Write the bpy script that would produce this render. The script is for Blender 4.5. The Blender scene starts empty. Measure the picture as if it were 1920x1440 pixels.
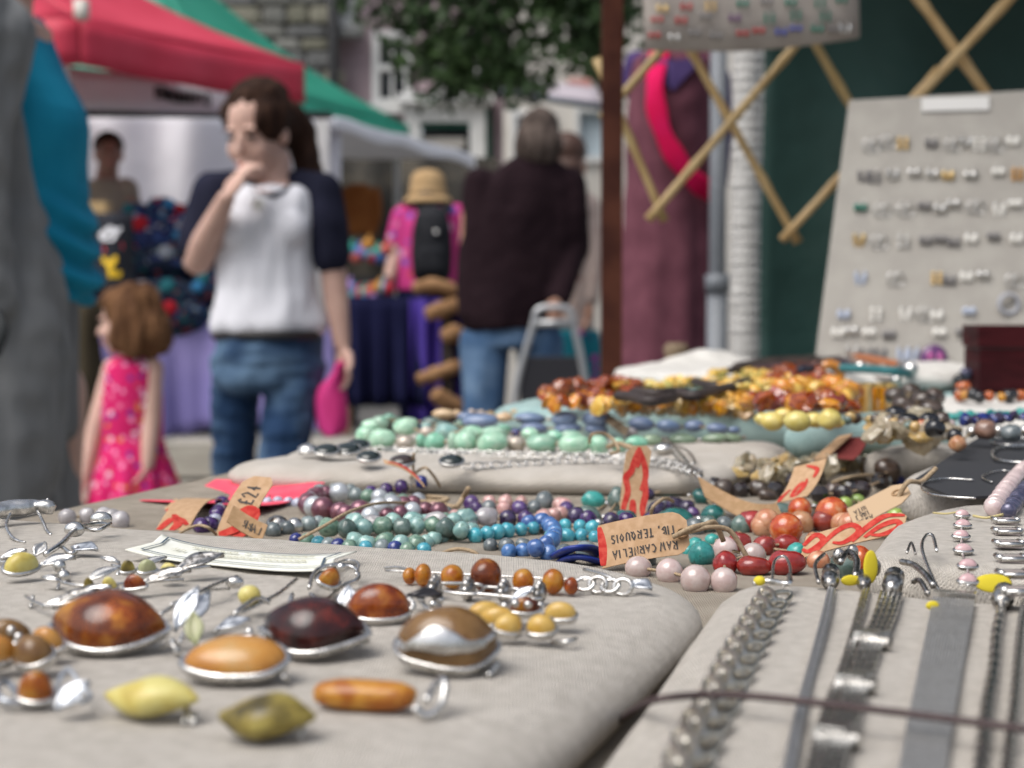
import bpy, bmesh, math, random
from mathutils import Vector, Matrix, noise
random.seed(7)
sc = bpy.context.scene
PI = math.pi
# ---------------------------------------------------------------- camera
F = 2900.0; CZ = 1.0
PITCH = math.atan(130 / F); CP, SP = math.cos(PITCH), math.sin(PITCH)
cd = bpy.data.cameras.new('camera'); cam = bpy.data.objects.new('camera', cd)
sc.collection.objects.link(cam); sc.camera = cam
cam.location = (0, 0, CZ); cam.rotation_euler = (PI / 2 - PITCH, 0, 0)
cd.sensor_width = 36; cd.lens = 36 * F / 1920; cd.clip_start = 0.02; cd.clip_end = 400
cd.dof.use_dof = True; cd.dof.focus_distance = 0.60; cd.dof.aperture_fstop = 12.8
# ---------------------------------------------------------------- sky and sun (overcast)
SUN_EL, SUN_AZ = math.radians(58), math.radians(232)
w = bpy.data.worlds.new('World'); sc.world = w; w.use_nodes = True
nt = w.node_tree; nt.nodes.clear()
sky = nt.nodes.new('ShaderNodeTexSky'); sky.sky_type = 'NISHITA'; sky.sun_disc = False
sky.sun_elevation = SUN_EL; sky.sun_rotation = SUN_AZ
sky.air_density = 1.0; sky.dust_density = 4.0; sky.ozone_density = 1.0
hs = nt.nodes.new('ShaderNodeHueSaturation'); hs.inputs['Saturation'].default_value = 0.52
bg = nt.nodes.new('ShaderNodeBackground'); bg.inputs['Strength'].default_value = 0.10
wo = nt.nodes.new('ShaderNodeOutputWorld')
nt.links.new(sky.outputs[0], hs.inputs['Color']); nt.links.new(hs.outputs[0], bg.inputs[0]); nt.links.new(bg.outputs[0], wo.inputs[0])
sd = bpy.data.lights.new('sun', 'SUN'); sd.energy = 1.5; sd.angle = math.radians(50); sd.color = (1, .98, .95)
sun = bpy.data.objects.new('sun', sd); sc.collection.objects.link(sun)
sdir = Vector((math.sin(SUN_AZ) * math.cos(SUN_EL), math.cos(SUN_AZ) * math.cos(SUN_EL), math.sin(SUN_EL)))
sun.rotation_euler = sdir.to_track_quat('Z', 'Y').to_euler()
sun.location = sdir * 30
vs = sc.view_settings
vs.view_transform = 'Standard'; vs.look = 'None'; vs.gamma = 1; vs.use_curve_mapping = False
vs.exposure = 0.72
# ---------------------------------------------------------------- geometry helpers
C = sc.collection
CAM = Vector((0, 0, CZ))
def ray(px, py):
    u = (px - 960) / F; v = (720 - py) / F
    return Vector((u, CP + v * SP, -SP + v * CP))
def on(px, py, h):                      # point of the level plane z = CZ - h seen at that photo position
    r = ray(px, py); return CAM + r * (-h / r.z)
def at(px, py, d):                      # point at distance y = d
    r = ray(px, py); return CAM + r * (d / r.y)
ORG = {}
def setp(o, label=None, cat=None, group=None, kind=None):
    if label: o['label'] = label
    if cat: o['category'] = cat
    if group: o['group'] = group
    if kind: o['kind'] = kind
    return o
def thing(name, label, cat, loc, group=None, kind=None):
    o = bpy.data.objects.new(name, None); C.objects.link(o); o.empty_display_size = .05
    o.location = loc; ORG[o.name] = Vector(loc)
    return setp(o, label, cat, group, kind)
def frames(pts, closed=False):
    n = len(pts); T = []
    for i in range(n):
        if closed: t = pts[(i + 1) % n] - pts[i - 1]
        else: t = pts[min(i + 1, n - 1)] - pts[max(i - 1, 0)]
        T.append(t.normalized() if t.length > 1e-9 else Vector((0, 0, 1)))
    up = Vector((0, 0, 1)) if abs(T[0].z) < .9 else Vector((1, 0, 0))
    N = [(up - T[0] * up.dot(T[0])).normalized()]
    for i in range(1, n):
        v = N[-1] - T[i] * N[-1].dot(T[i])
        N.append(v.normalized() if v.length > 1e-6 else N[-1])
    return T, N, [T[i].cross(N[i]) for i in range(n)]
def smooth_path(pts, k=4, closed=False):
    pts = [Vector(p) for p in pts]; n = len(pts); out = []
    segs = n if closed else n - 1
    for i in range(segs):
        p0 = pts[i - 1] if (i > 0 or closed) else pts[0]
        p1 = pts[i]; p2 = pts[(i + 1) % n]
        p3 = pts[(i + 2) % n] if (i + 2 < n or closed) else pts[-1]
        for j in range(k):
            t = j / k
            out.append(.5 * ((2 * p1) + (p2 - p0) * t + (2 * p0 - 5 * p1 + 4 * p2 - p3) * t * t + (3 * p1 - p0 - 3 * p2 + p3) * t ** 3))
    if not closed: out.append(pts[-1])
    return out
class MB:
    def __init__(s): s.v = []; s.f = []; s.m = []
    def add(s, vs, fs, mi=0):
        b = len(s.v); s.v += [Vector(x) for x in vs]
        s.f += [tuple(i + b for i in f) for f in fs]; s.m += [mi] * len(fs); return s
    def box(s, c, size, R=None, mi=0, taper=1):
        x, y, z = [q / 2 for q in size]
        vs = [Vector((sx * x * (taper if sz > 0 else 1), sy * y * (taper if sz > 0 else 1), sz * z)) for sz in (-1, 1) for sx, sy in ((-1, -1), (1, -1), (1, 1), (-1, 1))]
        c = Vector(c); vs = [c + (R @ v if R else v) for v in vs]
        return s.add(vs, [(3, 2, 1, 0), (4, 5, 6, 7), (0, 1, 5, 4), (1, 2, 6, 5), (2, 3, 7, 6), (3, 0, 4, 7)], mi)
    def tube(s, pts, r, n=8, closed=False, mi=0, sq=1.0):
        pts = [Vector(p) for p in pts]; T, N, B = frames(pts, closed); vs = []; fs = []; L = len(pts)
        for i, p in enumerate(pts):
            rr = r[i] if isinstance(r, (list, tuple)) else r
            for k in range(n):
                a = 2 * PI * k / n
                vs.append(p + N[i] * (math.sin(a) * rr * sq) + B[i] * (math.cos(a) * rr))
        for i in range(L if closed else L - 1):
            j = (i + 1) % L
            for k in range(n):
                q = (k + 1) % n
                fs.append((i * n + k, i * n + q, j * n + q, j * n + k))
        if not closed:
            fs.append(tuple(range(n - 1, -1, -1))); fs.append(tuple((L - 1) * n + k for k in range(n)))
        return s.add(vs, fs, mi)
    def ell(s, c, r, R=None, nu=14, nv=9, mi=0, fn=None):
        if not isinstance(r, (list, tuple, Vector)): r = (r, r, r)
        c = Vector(c); vs = []; fs = []
        def put(v):
            if fn: v = fn(v)
            v = Vector((v.x * r[0], v.y * r[1], v.z * r[2])); vs.append(c + (R @ v if R else v))
        put(Vector((0, 0, -1)))
        for j in range(1, nv):
            t = PI * j / nv
            for k in range(nu):
                a = 2 * PI * k / nu; put(Vector((math.sin(t) * math.cos(a), math.sin(t) * math.sin(a), -math.cos(t))))
        put(Vector((0, 0, 1))); e = len(vs) - 1
        for k in range(nu): fs.append((0, 1 + (k + 1) % nu, 1 + k))
        for j in range(nv - 2):
            for k in range(nu):
                a = 1 + j * nu + k; b = 1 + j * nu + (k + 1) % nu; fs.append((a, b, b + nu, a + nu))
        o = 1 + (nv - 2) * nu
        for k in range(nu): fs.append((o + k, o + (k + 1) % nu, e))
        return s.add(vs, fs, mi)
    def loft(s, rings, n=24, mi=0):     # rings: (x,y,z,rx,ry[,yaw])
        vs = []; fs = []
        for q in rings:
            x, y, z, rx, ry = q[:5]; ya = q[5] if len(q) > 5 else 0
            for k in range(n):
                a = 2 * PI * k / n; u, v = rx * math.cos(a), ry * math.sin(a)
                vs.append(Vector((x + u * math.cos(ya) - v * math.sin(ya), y + u * math.sin(ya) + v * math.cos(ya), z)))
        up = rings[-1][2] > rings[0][2]
        for i in range(len(rings) - 1):
            for k in range(n):
                q = (k + 1) % n; f = (i * n + k, i * n + q, (i + 1) * n + q, (i + 1) * n + k)
                fs.append(f if up else f[::-1])
        a = tuple(range(n)); b = tuple((len(rings) - 1) * n + k for k in range(n))
        fs += [a[::-1], b] if up else [a, b[::-1]]
        return s.add(vs, fs, mi)
    def cap(s, p0, p1, r0, r1, mi=0, n=12):
        p0 = Vector(p0); p1 = Vector(p1); d = (p1 - p0); L = d.length; d = d / max(L, 1e-6)
        pts = []; rs = []
        for k in range(4):
            a = PI / 2 * (k + .15) / 4; pts.append(p0 - d * r0 * math.cos(a)); rs.append(r0 * math.sin(a))
        pts.append(p0); rs.append(r0); pts.append(p1); rs.append(r1)
        for k in range(3, -1, -1):
            a = PI / 2 * (k + .15) / 4; pts.append(p1 + d * r1 * math.cos(a)); rs.append(r1 * math.sin(a))
        return s.tube(pts, rs, n, mi=mi)
    def grid(s, fn, nu, nv, th=0.0, mi=0):      # fn(u,v)->Vector ; thickness th along the normal
        P = [[Vector(fn(i / nu, j / nv)) for j in range(nv + 1)] for i in range(nu + 1)]
        def nrm(i, j):
            a = P[min(i + 1, nu)][j] - P[max(i - 1, 0)][j]; b = P[i][min(j + 1, nv)] - P[i][max(j - 1, 0)]
            q = a.cross(b); return q.normalized() if q.length > 1e-12 else Vector((0, 0, 1))
        m = (nu + 1) * (nv + 1); idx = lambda i, j: i * (nv + 1) + j
        vs = [P[i][j] + (nrm(i, j) * th / 2) for i in range(nu + 1) for j in range(nv + 1)]; fs = []
        for i in range(nu):
            for j in range(nv): fs.append((idx(i, j), idx(i + 1, j), idx(i + 1, j + 1), idx(i, j + 1)))
        if th:
            vs += [P[i][j] - (nrm(i, j) * th / 2) for i in range(nu + 1) for j in range(nv + 1)]
            fs += [tuple(q + m for q in f[::-1]) for f in fs[:nu * nv]]
            ed = [idx(i, 0) for i in range(nu + 1)] + [idx(nu, j) for j in range(1, nv + 1)] + [idx(i, nv) for i in range(nu - 1, -1, -1)] + [idx(0, j) for j in range(nv - 1, 0, -1)]
            for a in range(len(ed)):
                b = (a + 1) % len(ed); fs.append((ed[a], ed[a] + m, ed[b] + m, ed[b]))
        return s.add(vs, fs, mi)
    def prism(s, poly, M, z0, z1, mi=0):
        n = len(poly); vs = [M @ Vector((x, y, z0)) for x, y in poly] + [M @ Vector((x, y, z1)) for x, y in poly]
        fs = [tuple(range(n - 1, -1, -1)), tuple(range(n, 2 * n))] + [(i, (i + 1) % n, n + (i + 1) % n, n + i) for i in range(n)]
        return s.add(vs, fs, mi)
    def mesh(s, name, mats, org=None, smooth=True):
        me = bpy.data.meshes.new(name); o = org or Vector((0, 0, 0))
        me.from_pydata([v - o for v in s.v], [], s.f)
        for m in (mats if isinstance(mats, (list, tuple)) else [mats]): me.materials.append(m)
        if any(s.m): me.polygons.foreach_set('material_index', s.m)
        if smooth is True: me.polygons.foreach_set('use_smooth', [True] * len(s.f))
        me.update(); return me
    def build(s, name, mats, parent=None, smooth=True, label=None, cat=None, group=None, kind=None, angle=None):
        if parent: org = ORG[parent.name]
        else:
            xs = [v.x for v in s.v]; ys = [v.y for v in s.v]; zs = [v.z for v in s.v]
            org = Vector(((min(xs) + max(xs)) / 2, (min(ys) + max(ys)) / 2, min(zs)))
        me = s.mesh(name, mats, org, smooth)
        if angle: me.set_sharp_from_angle(angle=math.radians(angle))
        o = bpy.data.objects.new(name, me); C.objects.link(o); ORG[o.name] = org
        if parent: o.parent = parent
        else: o.location = org
        return setp(o, label, cat, group, kind)
def place(mesh, name, parent, loc, scale=1.0, R=None):
    o = bpy.data.objects.new(name, mesh); C.objects.link(o); o.parent = parent
    o.location = Vector(loc) - ORG[parent.name]
    o.scale = (scale,) * 3 if isinstance(scale, (int, float)) else scale
    if R is not None: o.rotation_euler = R.to_euler()
    ORG[o.name] = Vector(loc); return o
def blob(mb, name, mats, vox, parent=None, smooth=6, assign=None, disp=None, **kw):     # fuse the shapes into one continuous skin
    me = mb.mesh('tmp', [], smooth=False)
    ob = bpy.data.objects.new('tmp', me); C.objects.link(ob)
    r = ob.modifiers.new('r', 'REMESH'); r.mode = 'VOXEL'; r.voxel_size = vox
    if smooth: s = ob.modifiers.new('s', 'SMOOTH'); s.factor = .5; s.iterations = smooth
    dg = bpy.context.evaluated_depsgraph_get(); ev = ob.evaluated_get(dg)
    m2 = bpy.data.meshes.new_from_object(ev)
    bpy.data.objects.remove(ob); bpy.data.meshes.remove(me)
    out = MB(); nr = [v.normal.copy() for v in m2.vertices]
    out.v = [v.co.copy() for v in m2.vertices]
    if disp: out.v = [v + n * disp(v, n) for v, n in zip(out.v, nr)]
    out.f = [tuple(p.vertices) for p in m2.polygons]
    out.m = [assign(p.center) if assign else 0 for p in m2.polygons]
    bpy.data.meshes.remove(m2)
    return out.build(name, mats, parent, **kw)
def fbm(v, s): return noise.noise(Vector(v) * s)
def align(d, up=Vector((0, 0, 1))):     # rotation whose x axis is d
    x = Vector(d).normalized(); y = up.cross(x)
    y = y.normalized() if y.length > 1e-5 else Vector((0, 1, 0)); z = x.cross(y)
    return Matrix((x, y, z)).transposed()
def Rz(a): return Matrix.Rotation(a, 3, 'Z')
def REul(x, y, z): return Matrix.Rotation(z, 3, 'Z') @ Matrix.Rotation(y, 3, 'Y') @ Matrix.Rotation(x, 3, 'X')
# ---------------------------------------------------------------- materials
MT = {}
def srgb(r, g=None, b=None):
    c = (r, g, b); return tuple((q / 255 / 12.92) if q / 255 <= .04045 else ((q / 255 + .055) / 1.055) ** 2.4 for q in c) + (1,)
def mat(name, col, rough=.6, metal=0, col2=None, scale=20, cr=(.4, .62), detail=4, bump=0, bscale=None, bdist=.002, rnd=0, weave=0, wscale=900,
        coat=0, trans=0, sss=0, spec=.5, col3=None, stretch=None, ior=1.5, sheen=0, rvar=0):
    if name in MT: return MT[name]
    if rough >= .84 and spec == .5: spec = .12
    m = bpy.data.materials.new(name); m.use_nodes = True; t = m.node_tree; b = t.nodes['Principled BSDF']
    N = t.nodes.new; Lk = t.links.new
    col = tuple(col) + ((1,) if len(col) == 3 else ())
    b.inputs['Base Color'].default_value = col; b.inputs['Roughness'].default_value = rough; b.inputs['Metallic'].default_value = metal
    b.inputs['Coat Weight'].default_value = coat; b.inputs['Coat Roughness'].default_value = .06; b.inputs['Transmission Weight'].default_value = trans
    b.inputs['Specular IOR Level'].default_value = spec; b.inputs['IOR'].default_value = ior; b.inputs['Sheen Weight'].default_value = sheen
    if sss: b.inputs['Subsurface Weight'].default_value = sss; b.inputs['Subsurface Radius'].default_value = (.006, .003, .0015)
    tc = N('ShaderNodeTexCoord'); vec = tc.outputs['Object']
    oi = N('ShaderNodeObjectInfo')
    va = N('ShaderNodeVectorMath'); va.operation = 'MULTIPLY_ADD'; cx = N('ShaderNodeCombineXYZ')
    mu = N('ShaderNodeMath'); mu.operation = 'MULTIPLY'; mu.inputs[1].default_value = 37.0; Lk(oi.outputs['Random'], mu.inputs[0])
    for k in range(3): Lk(mu.outputs[0], cx.inputs[k])
    Lk(vec, va.inputs[0]); va.inputs[1].default_value = stretch or (1, 1, 1); Lk(cx.outputs[0], va.inputs[2]); vec = va.outputs[0]
    last = None
    if col2 is not None:
        col2 = tuple(col2) + ((1,) if len(col2) == 3 else ())
        nz = N('ShaderNodeTexNoise'); nz.inputs['Scale'].default_value = scale; nz.inputs['Detail'].default_value = detail; Lk(vec, nz.inputs['Vector'])
        rp = N('ShaderNodeValToRGB'); Lk(nz.outputs['Fac'], rp.inputs[0])
        rp.color_ramp.elements[0].position = cr[0]; rp.color_ramp.elements[0].color = col
        rp.color_ramp.elements[1].position = cr[1]; rp.color_ramp.elements[1].color = col2
        if col3 is not None:
            e = rp.color_ramp.elements.new(min(.95, cr[1] + .14)); e.color = tuple(col3) + ((1,) if len(col3) == 3 else ())
        last = rp.outputs[0]
        if rvar:
            mr = N('ShaderNodeMath'); mr.operation = 'MULTIPLY_ADD'; mr.inputs[1].default_value = rvar; mr.inputs[2].default_value = rough - rvar / 2
            Lk(nz.outputs['Fac'], mr.inputs[0]); Lk(mr.outputs[0], b.inputs['Roughness'])
    if rnd:
        h = N('ShaderNodeHueSaturation'); h.inputs['Color'].default_value = col
        if last: Lk(last, h.inputs['Color'])
        mr = N('ShaderNodeMapRange'); mr.inputs['To Min'].default_value = 1 - rnd; mr.inputs['To Max'].default_value = 1 + rnd
        Lk(oi.outputs['Random'], mr.inputs['Value']); Lk(mr.outputs[0], h.inputs['Value'])
        mh = N('ShaderNodeMapRange'); mh.inputs['To Min'].default_value = .5 + rnd * .05; mh.inputs['To Max'].default_value = .5 - rnd * .05
        Lk(oi.outputs['Random'], mh.inputs['Value']); Lk(mh.outputs[0], h.inputs['Hue']); last = h.outputs[0]
    hsrc = None
    if weave:
        hs = []
        for ax in ('X', 'Y'):
            wv = N('ShaderNodeTexWave'); wv.bands_direction = ax; wv.inputs['Scale'].default_value = wscale / 6.28; wv.inputs['Distortion'].default_value = 2.5; wv.inputs['Detail'].default_value = 2
            wv.inputs['Detail Scale'].default_value = 1.3
            Lk(tc.outputs['Object'], wv.inputs['Vector']); hs.append(wv.outputs['Fac'])
        mx = N('ShaderNodeMath'); mx.operation = 'MULTIPLY'; Lk(hs[0], mx.inputs[0]); Lk(hs[1], mx.inputs[1])
        hsrc = mx.outputs[0]
        mc = N('ShaderNodeMix'); mc.data_type = 'RGBA'; mc.blend_type = 'MULTIPLY'; mc.inputs['Factor'].default_value = weave
        if last: Lk(last, mc.inputs['A'])
        else: mc.inputs['A'].default_value = col
        r2 = N('ShaderNodeMapRange'); r2.inputs['To Min'].default_value = .62; r2.inputs['To Max'].default_value = 1.18
        Lk(mx.outputs[0], r2.inputs['Value']); Lk(r2.outputs[0], mc.inputs['B']); last = mc.outputs['Result']
    if last: Lk(last, b.inputs['Base Color'])
    if bump:
        bp = N('ShaderNodeBump'); bp.inputs['Strength'].default_value = bump; bp.inputs['Distance'].default_value = bdist
        n2 = N('ShaderNodeTexNoise'); n2.inputs['Scale'].default_value = bscale or scale * 2; n2.inputs['Detail'].default_value = 5; Lk(vec, n2.inputs['Vector'])
        if hsrc:
            ad = N('ShaderNodeMath'); Lk(hsrc, ad.inputs[0]); Lk(n2.outputs['Fac'], ad.inputs[1]); Lk(ad.outputs[0], bp.inputs['Height'])
        else: Lk(n2.outputs['Fac'], bp.inputs['Height'])
        Lk(bp.outputs[0], b.inputs['Normal'])
    MT[name] = m; return m
def spots(name, base, cols, scale, thr=.32, rough=.85):       # printed cloth with irregular blotches in several colours
    m = bpy.data.materials.new(name); m.use_nodes = True; t = m.node_tree; b = t.nodes['Principled BSDF']; N = t.nodes.new; Lk = t.links.new
    b.inputs['Roughness'].default_value = rough; b.inputs['Specular IOR Level'].default_value = .12; tc = N('ShaderNodeTexCoord')
    vo = N('ShaderNodeTexVoronoi'); vo.inputs['Scale'].default_value = scale; Lk(tc.outputs['Object'], vo.inputs['Vector'])
    rp = N('ShaderNodeValToRGB'); rp.color_ramp.interpolation = 'CONSTANT'; sx = N('ShaderNodeSeparateColor'); Lk(vo.outputs['Color'], sx.inputs[0]); Lk(sx.outputs[0], rp.inputs[0])
    el = rp.color_ramp.elements; n = len(cols)
    for i, c in enumerate(cols):
        e = el[i] if i < 2 else el.new(i / n)
        e.position = i / n; e.color = tuple(c) + ((1,) if len(c) == 3 else ())
    nz = N('ShaderNodeTexNoise'); nz.inputs['Scale'].default_value = scale * 1.7; Lk(tc.outputs['Object'], nz.inputs['Vector'])
    ad = N('ShaderNodeMath'); ad.operation = 'MULTIPLY_ADD'; ad.inputs[1].default_value = .35; Lk(nz.outputs['Fac'], ad.inputs[0]); Lk(vo.outputs['Distance'], ad.inputs[2])
    lt = N('ShaderNodeMath'); lt.operation = 'LESS_THAN'; lt.inputs[1].default_value = thr + .175; Lk(ad.outputs[0], lt.inputs[0])
    mx = N('ShaderNodeMix'); mx.data_type = 'RGBA'; mx.inputs['A'].default_value = tuple(base) + ((1,) if len(base) == 3 else ())
    Lk(lt.outputs[0], mx.inputs['Factor']); Lk(rp.outputs[0], mx.inputs['B']); Lk(mx.outputs['Result'], b.inputs['Base Color'])
    MT[name] = m; return m
linen = mat('linen', (.50, .455, .395), .95, col2=(.56, .515, .455), scale=45, weave=.55, wscale=2600, bump=.5, bscale=900, bdist=.0006, sheen=.15)
hessian = mat('hessian', (.34, .295, .24), .95, col2=(.41, .36, .295), scale=60, weave=.8, wscale=2200, bump=.6, bscale=800, bdist=.0008)
aqua_cloth = mat('aqua_cloth', (.30, .43, .42), .95, col2=(.36, .49, .47), scale=40, weave=.4, wscale=2600, bump=.3, bscale=900, bdist=.0006)
silver = mat('silver', (.76, .745, .72), .27, 1, col2=(.42, .41, .39), scale=330, cr=(.35, .7), rvar=.2)
oxid = mat('oxidised_silver', (.55, .53, .5), .28, 1, col2=(.16, .15, .14), scale=700, cr=(.45, .6))
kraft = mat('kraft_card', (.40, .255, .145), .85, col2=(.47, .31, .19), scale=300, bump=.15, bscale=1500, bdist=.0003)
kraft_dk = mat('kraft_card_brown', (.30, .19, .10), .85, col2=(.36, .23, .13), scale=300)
redink = mat('red_ink', (.40, .03, .025), .85, col2=(.50, .07, .05), scale=400)
ink = mat('black_ink', (.02, .018, .018), .7)
twine = mat('twine', (.30, .22, .14), .9, col2=(.42, .32, .21), scale=900, bump=.5, bscale=2500, bdist=.0004)
black_cord = mat('black_cord', (.03, .02, .018), .6)
steel_w = mat('white_paint', (.72, .72, .71), .5, col2=(.60, .60, .58), scale=3)
# ================================================================ SETTING
asphalt = mat('paving', (.17, .165, .155), .9, col2=(.23, .222, .21), scale=1.5, bump=.3, bscale=40, bdist=.01)
stone_pale = mat('pale_stone', (.36, .335, .29), .9, col2=(.46, .43, .375), scale=5, bump=.4, bscale=30, bdist=.006, rnd=.1)
g = MB(); g.grid(lambda u, v: Vector((-60 + 120 * u, -20 + 140 * v, 0)), 2, 2); g.build('ground', asphalt, kind='structure', smooth=False)
# raised pavement under the far stalls: two courses of kerb stones
plat = MB(); plat.box((-4.66, 11.2, .225), (8.08, 9.2, .45)); plat.box((-.46, 11.9, .224), (.32, 7.9, .448)); pv = plat.build('raised_pavement', asphalt, kind='structure', smooth=False)
kb = MB(); kb.box((0, 0, 0), (1, 1, 1)); kmesh = kb.mesh('kerb_stone', stone_pale, smooth=False)
x = -4.6
while x < -.7:
    wd = random.uniform(.7, 1.0)
    if x + wd > -.75: wd = -.36 - x
    place(kmesh, 'kerb_stone', pv, (x + wd / 2, 6.44, .405), (wd - .015, .28, .135))
    place(kmesh, 'kerb_stone', pv, (x + wd / 2 + .2, 6.2, .16), (wd - .015, .34, .32)); x += wd
# ---- stone building at the back left
rubble = mat('rubble_mortar', (.22, .21, .185), .95, col2=(.28, .265, .235), scale=4)
stn = [mat('stone_%s' % n, c, .92, col2=c2, scale=9, bump=.4, bscale=30, bdist=.01, rnd=.22) for n, c, c2 in (('grey', (.18, .18, .165), (.25, .25, .225)), ('olive', (.20, .195, .15), (.26, .25, .20)), ('slate', (.13, .135, .135), (.2, .2, .195)))]
glass_dk = mat('dark_glass', (.015, .018, .022), .08, spec=.6)
tb = thing('stone_building', 'grey rubble stone building rising behind the green canopy', 'building', at(300, 1000, 17) * Vector((1, 1, 0)) if False else Vector((-3.6, 17, 0)))
m = MB(); m.box((-6.1, 20, 4), (8.4, 6, 8)); m.build('wall', rubble, tb, smooth=False)
smesh = []
for k in range(6):
    q = MB()
    def warp(v, k=k): return v * (1 + .1 * noise.noise(v * 1.3 + Vector((k * 7, 0, 0))))
    bm = bmesh.new(); bmesh.ops.create_cube(bm, size=1); bmesh.ops.bevel(bm, geom=bm.edges[:], offset=.16, segments=1, affect='EDGES')
    q.add([warp(v.co) for v in bm.verts], [[v.index for v in f.verts] for f in bm.faces]); bm.free()
    smesh.append(q.mesh('stone', stn[k % 3], smooth=False))
z = 2.9
while z < 5.4:
    hh = random.uniform(.13, .24); xx = -4.2
    while xx < -2.0:
        ww = random.uniform(.2, .48)
        place(random.choice(smesh), 'stone', tb, (xx + ww / 2, 16.97, z + hh / 2), (ww - .02, .16, hh - .02)); xx += ww
    z += hh
m = MB(); m.tube([(-1.93, 16.85, 0), (-1.93, 16.85, 8)], .06, 10); m.build('drainpipe', mat('drain_dark', (.03, .03, .032), .5), tb)
# ---- pink rendered house with white windows and shopfront
pinkw = mat('pink_render', (.36, .27, .30), .9, col2=(.42, .33, .35), scale=2)
creamw = mat('cream_render', (.55, .52, .47), .9, col2=(.63, .60, .55), scale=2)
greenp = mat('green_paint', (.015, .11, .075), .5)
th = thing('rendered_house', 'dusky pink rendered house with white sash windows and white shopfront behind the tree', 'building', (0.3, 17.2, 0))
def wallholes(x0, x1, z0, z1, y, holes, t=.3):      # wall in pieces round its openings
    mm = MB(); xs = sorted(set([x0, x1] + [h[0] for h in holes] + [h[1] for h in holes])); zs = sorted(set([z0, z1] + [h[2] for h in holes] + [h[3] for h in holes]))
    for i in range(len(xs) - 1):
        for j in range(len(zs) - 1):
            cx, cz = (xs[i] + xs[i + 1]) / 2, (zs[j] + zs[j + 1]) / 2
            if any(h[0] < cx < h[1] and h[2] < cz < h[3] for h in holes): continue
            mm.box((cx, y + t / 2, cz), (xs[i + 1] - xs[i], t, zs[j + 1] - zs[j]))
    return mm
def X(px, d): return (px - 960) / F * d
def Z(py, d): return at(960, py, d).z
D = 17.2
wins = [(X(702, D), X(772, D), Z(196, D), Z(60, D)), (X(822, D), X(905, D), Z(186, D), Z(48, D)), (X(615, D), X(668, D), Z(40, D), Z(-90, D)), (X(985, D), X(1050, D), Z(150, D), Z(20, D))]
door = (X(768, D), X(910, D), .25, Z(205, D))
wallholes(-1.9, .85, 0, 8, D, wins + [door]).build('wall', pinkw, th, smooth=False)
for (x0, x1, z0, z1) in wins:
    m = MB(); cx, cz, ww, hh = (x0 + x1) / 2, (z0 + z1) / 2, x1 - x0, z1 - z0
    for sx in (x0 + .03, x1 - .03): m.box((sx, D - .01, cz), (.08, .1, hh))
    for sz in (z0 + .03, cz, z1 - .03): m.box((cx, D - .013, sz), (ww - .1, .09, .06))
    m.box((cx, D + .02, cz), (.03, .06, hh - .1)); wf = m.build('window', steel_w, th, smooth=False)
    m = MB(); m.box((cx, D - .06, z0 - .06), (ww + .16, .2, .1)); m.build('sill', steel_w, wf, smooth=False)
    for qx in (-1, 1):
        for qz in (-1, 1):
            m = MB(); m.box((cx + qx * ww * .235, D + .05, cz + qz * hh * .235), (ww * .42, .01, hh * .42)); m.build('pane', glass_dk, wf, smooth=False)
m = MB(); x0, x1, z0, z1 = door
for sx in (x0 + .05, x1 - .08): m.box((sx, D - .12, (z0 + z1) / 2), (.17, .16, z1 - z0))
m.box(((x0 + x1) / 2, D - .12, z1 - .06), (x1 - x0 - .25, .15, .2)); m.box(((x0 + x1) / 2, D - .18, z1 + .08), (x1 - x0 + .2, .3, .1))
m.box(((x0 + x1) / 2 - .05, D - .1, z0 + .4), (x1 - x0 - .22, .1, .7)); sf = m.build('shopfront', steel_w, th, smooth=False)
m = MB(); m.box(((x0 + x1) / 2, D - .03, z1 - .9), (x1 - x0 - .3, .02, 1.55)); m.build('shop_window', glass_dk, sf, smooth=False)
m = MB(); m.box(((x0 + x1) / 2 - .03, D - .1, z1 - .19), (x1 - x0 - .27, .06, .05)); m.box((x1 + .04, D - .06, (z0 + z1) / 2), (.06, .1, z1 - z0)); m.build('green_trim', greenp, sf, smooth=False)
m = MB(); m.box(((x0 + x1) / 2 - .1, D - .08, z1 - .38), (.6, .04, .12)); m.build('shop_sign', mat('beige_sign', (.45, .42, .38), .7), sf, smooth=False)
# ---- cream house on the right
tc_ = thing('cream_house', 'cream rendered house seen between the brown post and the tree', 'building', (3, 16.6, 0))
D2 = 16.6
w2 = [(X(940, D2) + .1, X(1035, D2), Z(300, D2), Z(208, D2)), (X(1075, D2), X(1150, D2), Z(305, D2), Z(200, D2))]
wallholes(X(935, D2) + .05, 8, 0, 8, D2, w2).build('wall', creamw, tc_, smooth=False)
for (x0, x1, z0, z1) in w2:
    m = MB(); cx, cz, ww, hh = (x0 + x1) / 2, (z0 + z1) / 2, x1 - x0, z1 - z0
    for sx in (x0 + .03, x1 - .03): m.box((sx, D2 - .01, cz), (.06, .1, hh))
    for sz in (z0 + .03, z1 - .03): m.box((cx, D2 - .013, sz), (ww - .1, .09, .06))
    wf = m.build('window', steel_w, tc_, smooth=False)
    m = MB(); m.box((cx, D2 + .06, cz), (ww - .1, .01, hh - .1)); m.build('pane', mat('bright_pane', (.45, .53, .58), .15), wf, smooth=False)
m = MB(); m.tube([at(935, 172, 15.5), at(1128, 200, 14.6)], .035, 8)
tl = m.build('awning_rail', mat('rail_blue', (.08, .10, .13), .5), tc_)
m = MB()
m.grid(lambda u, v: at(938, 178, 15.5).lerp(at(1128, 206, 14.6), u) + Vector((0, .55 * v, .28 * v)), 8, 3, .01)
m.build('awning', mat('lilac_awning', (.42, .38, .42), .85), tc_)
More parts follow.
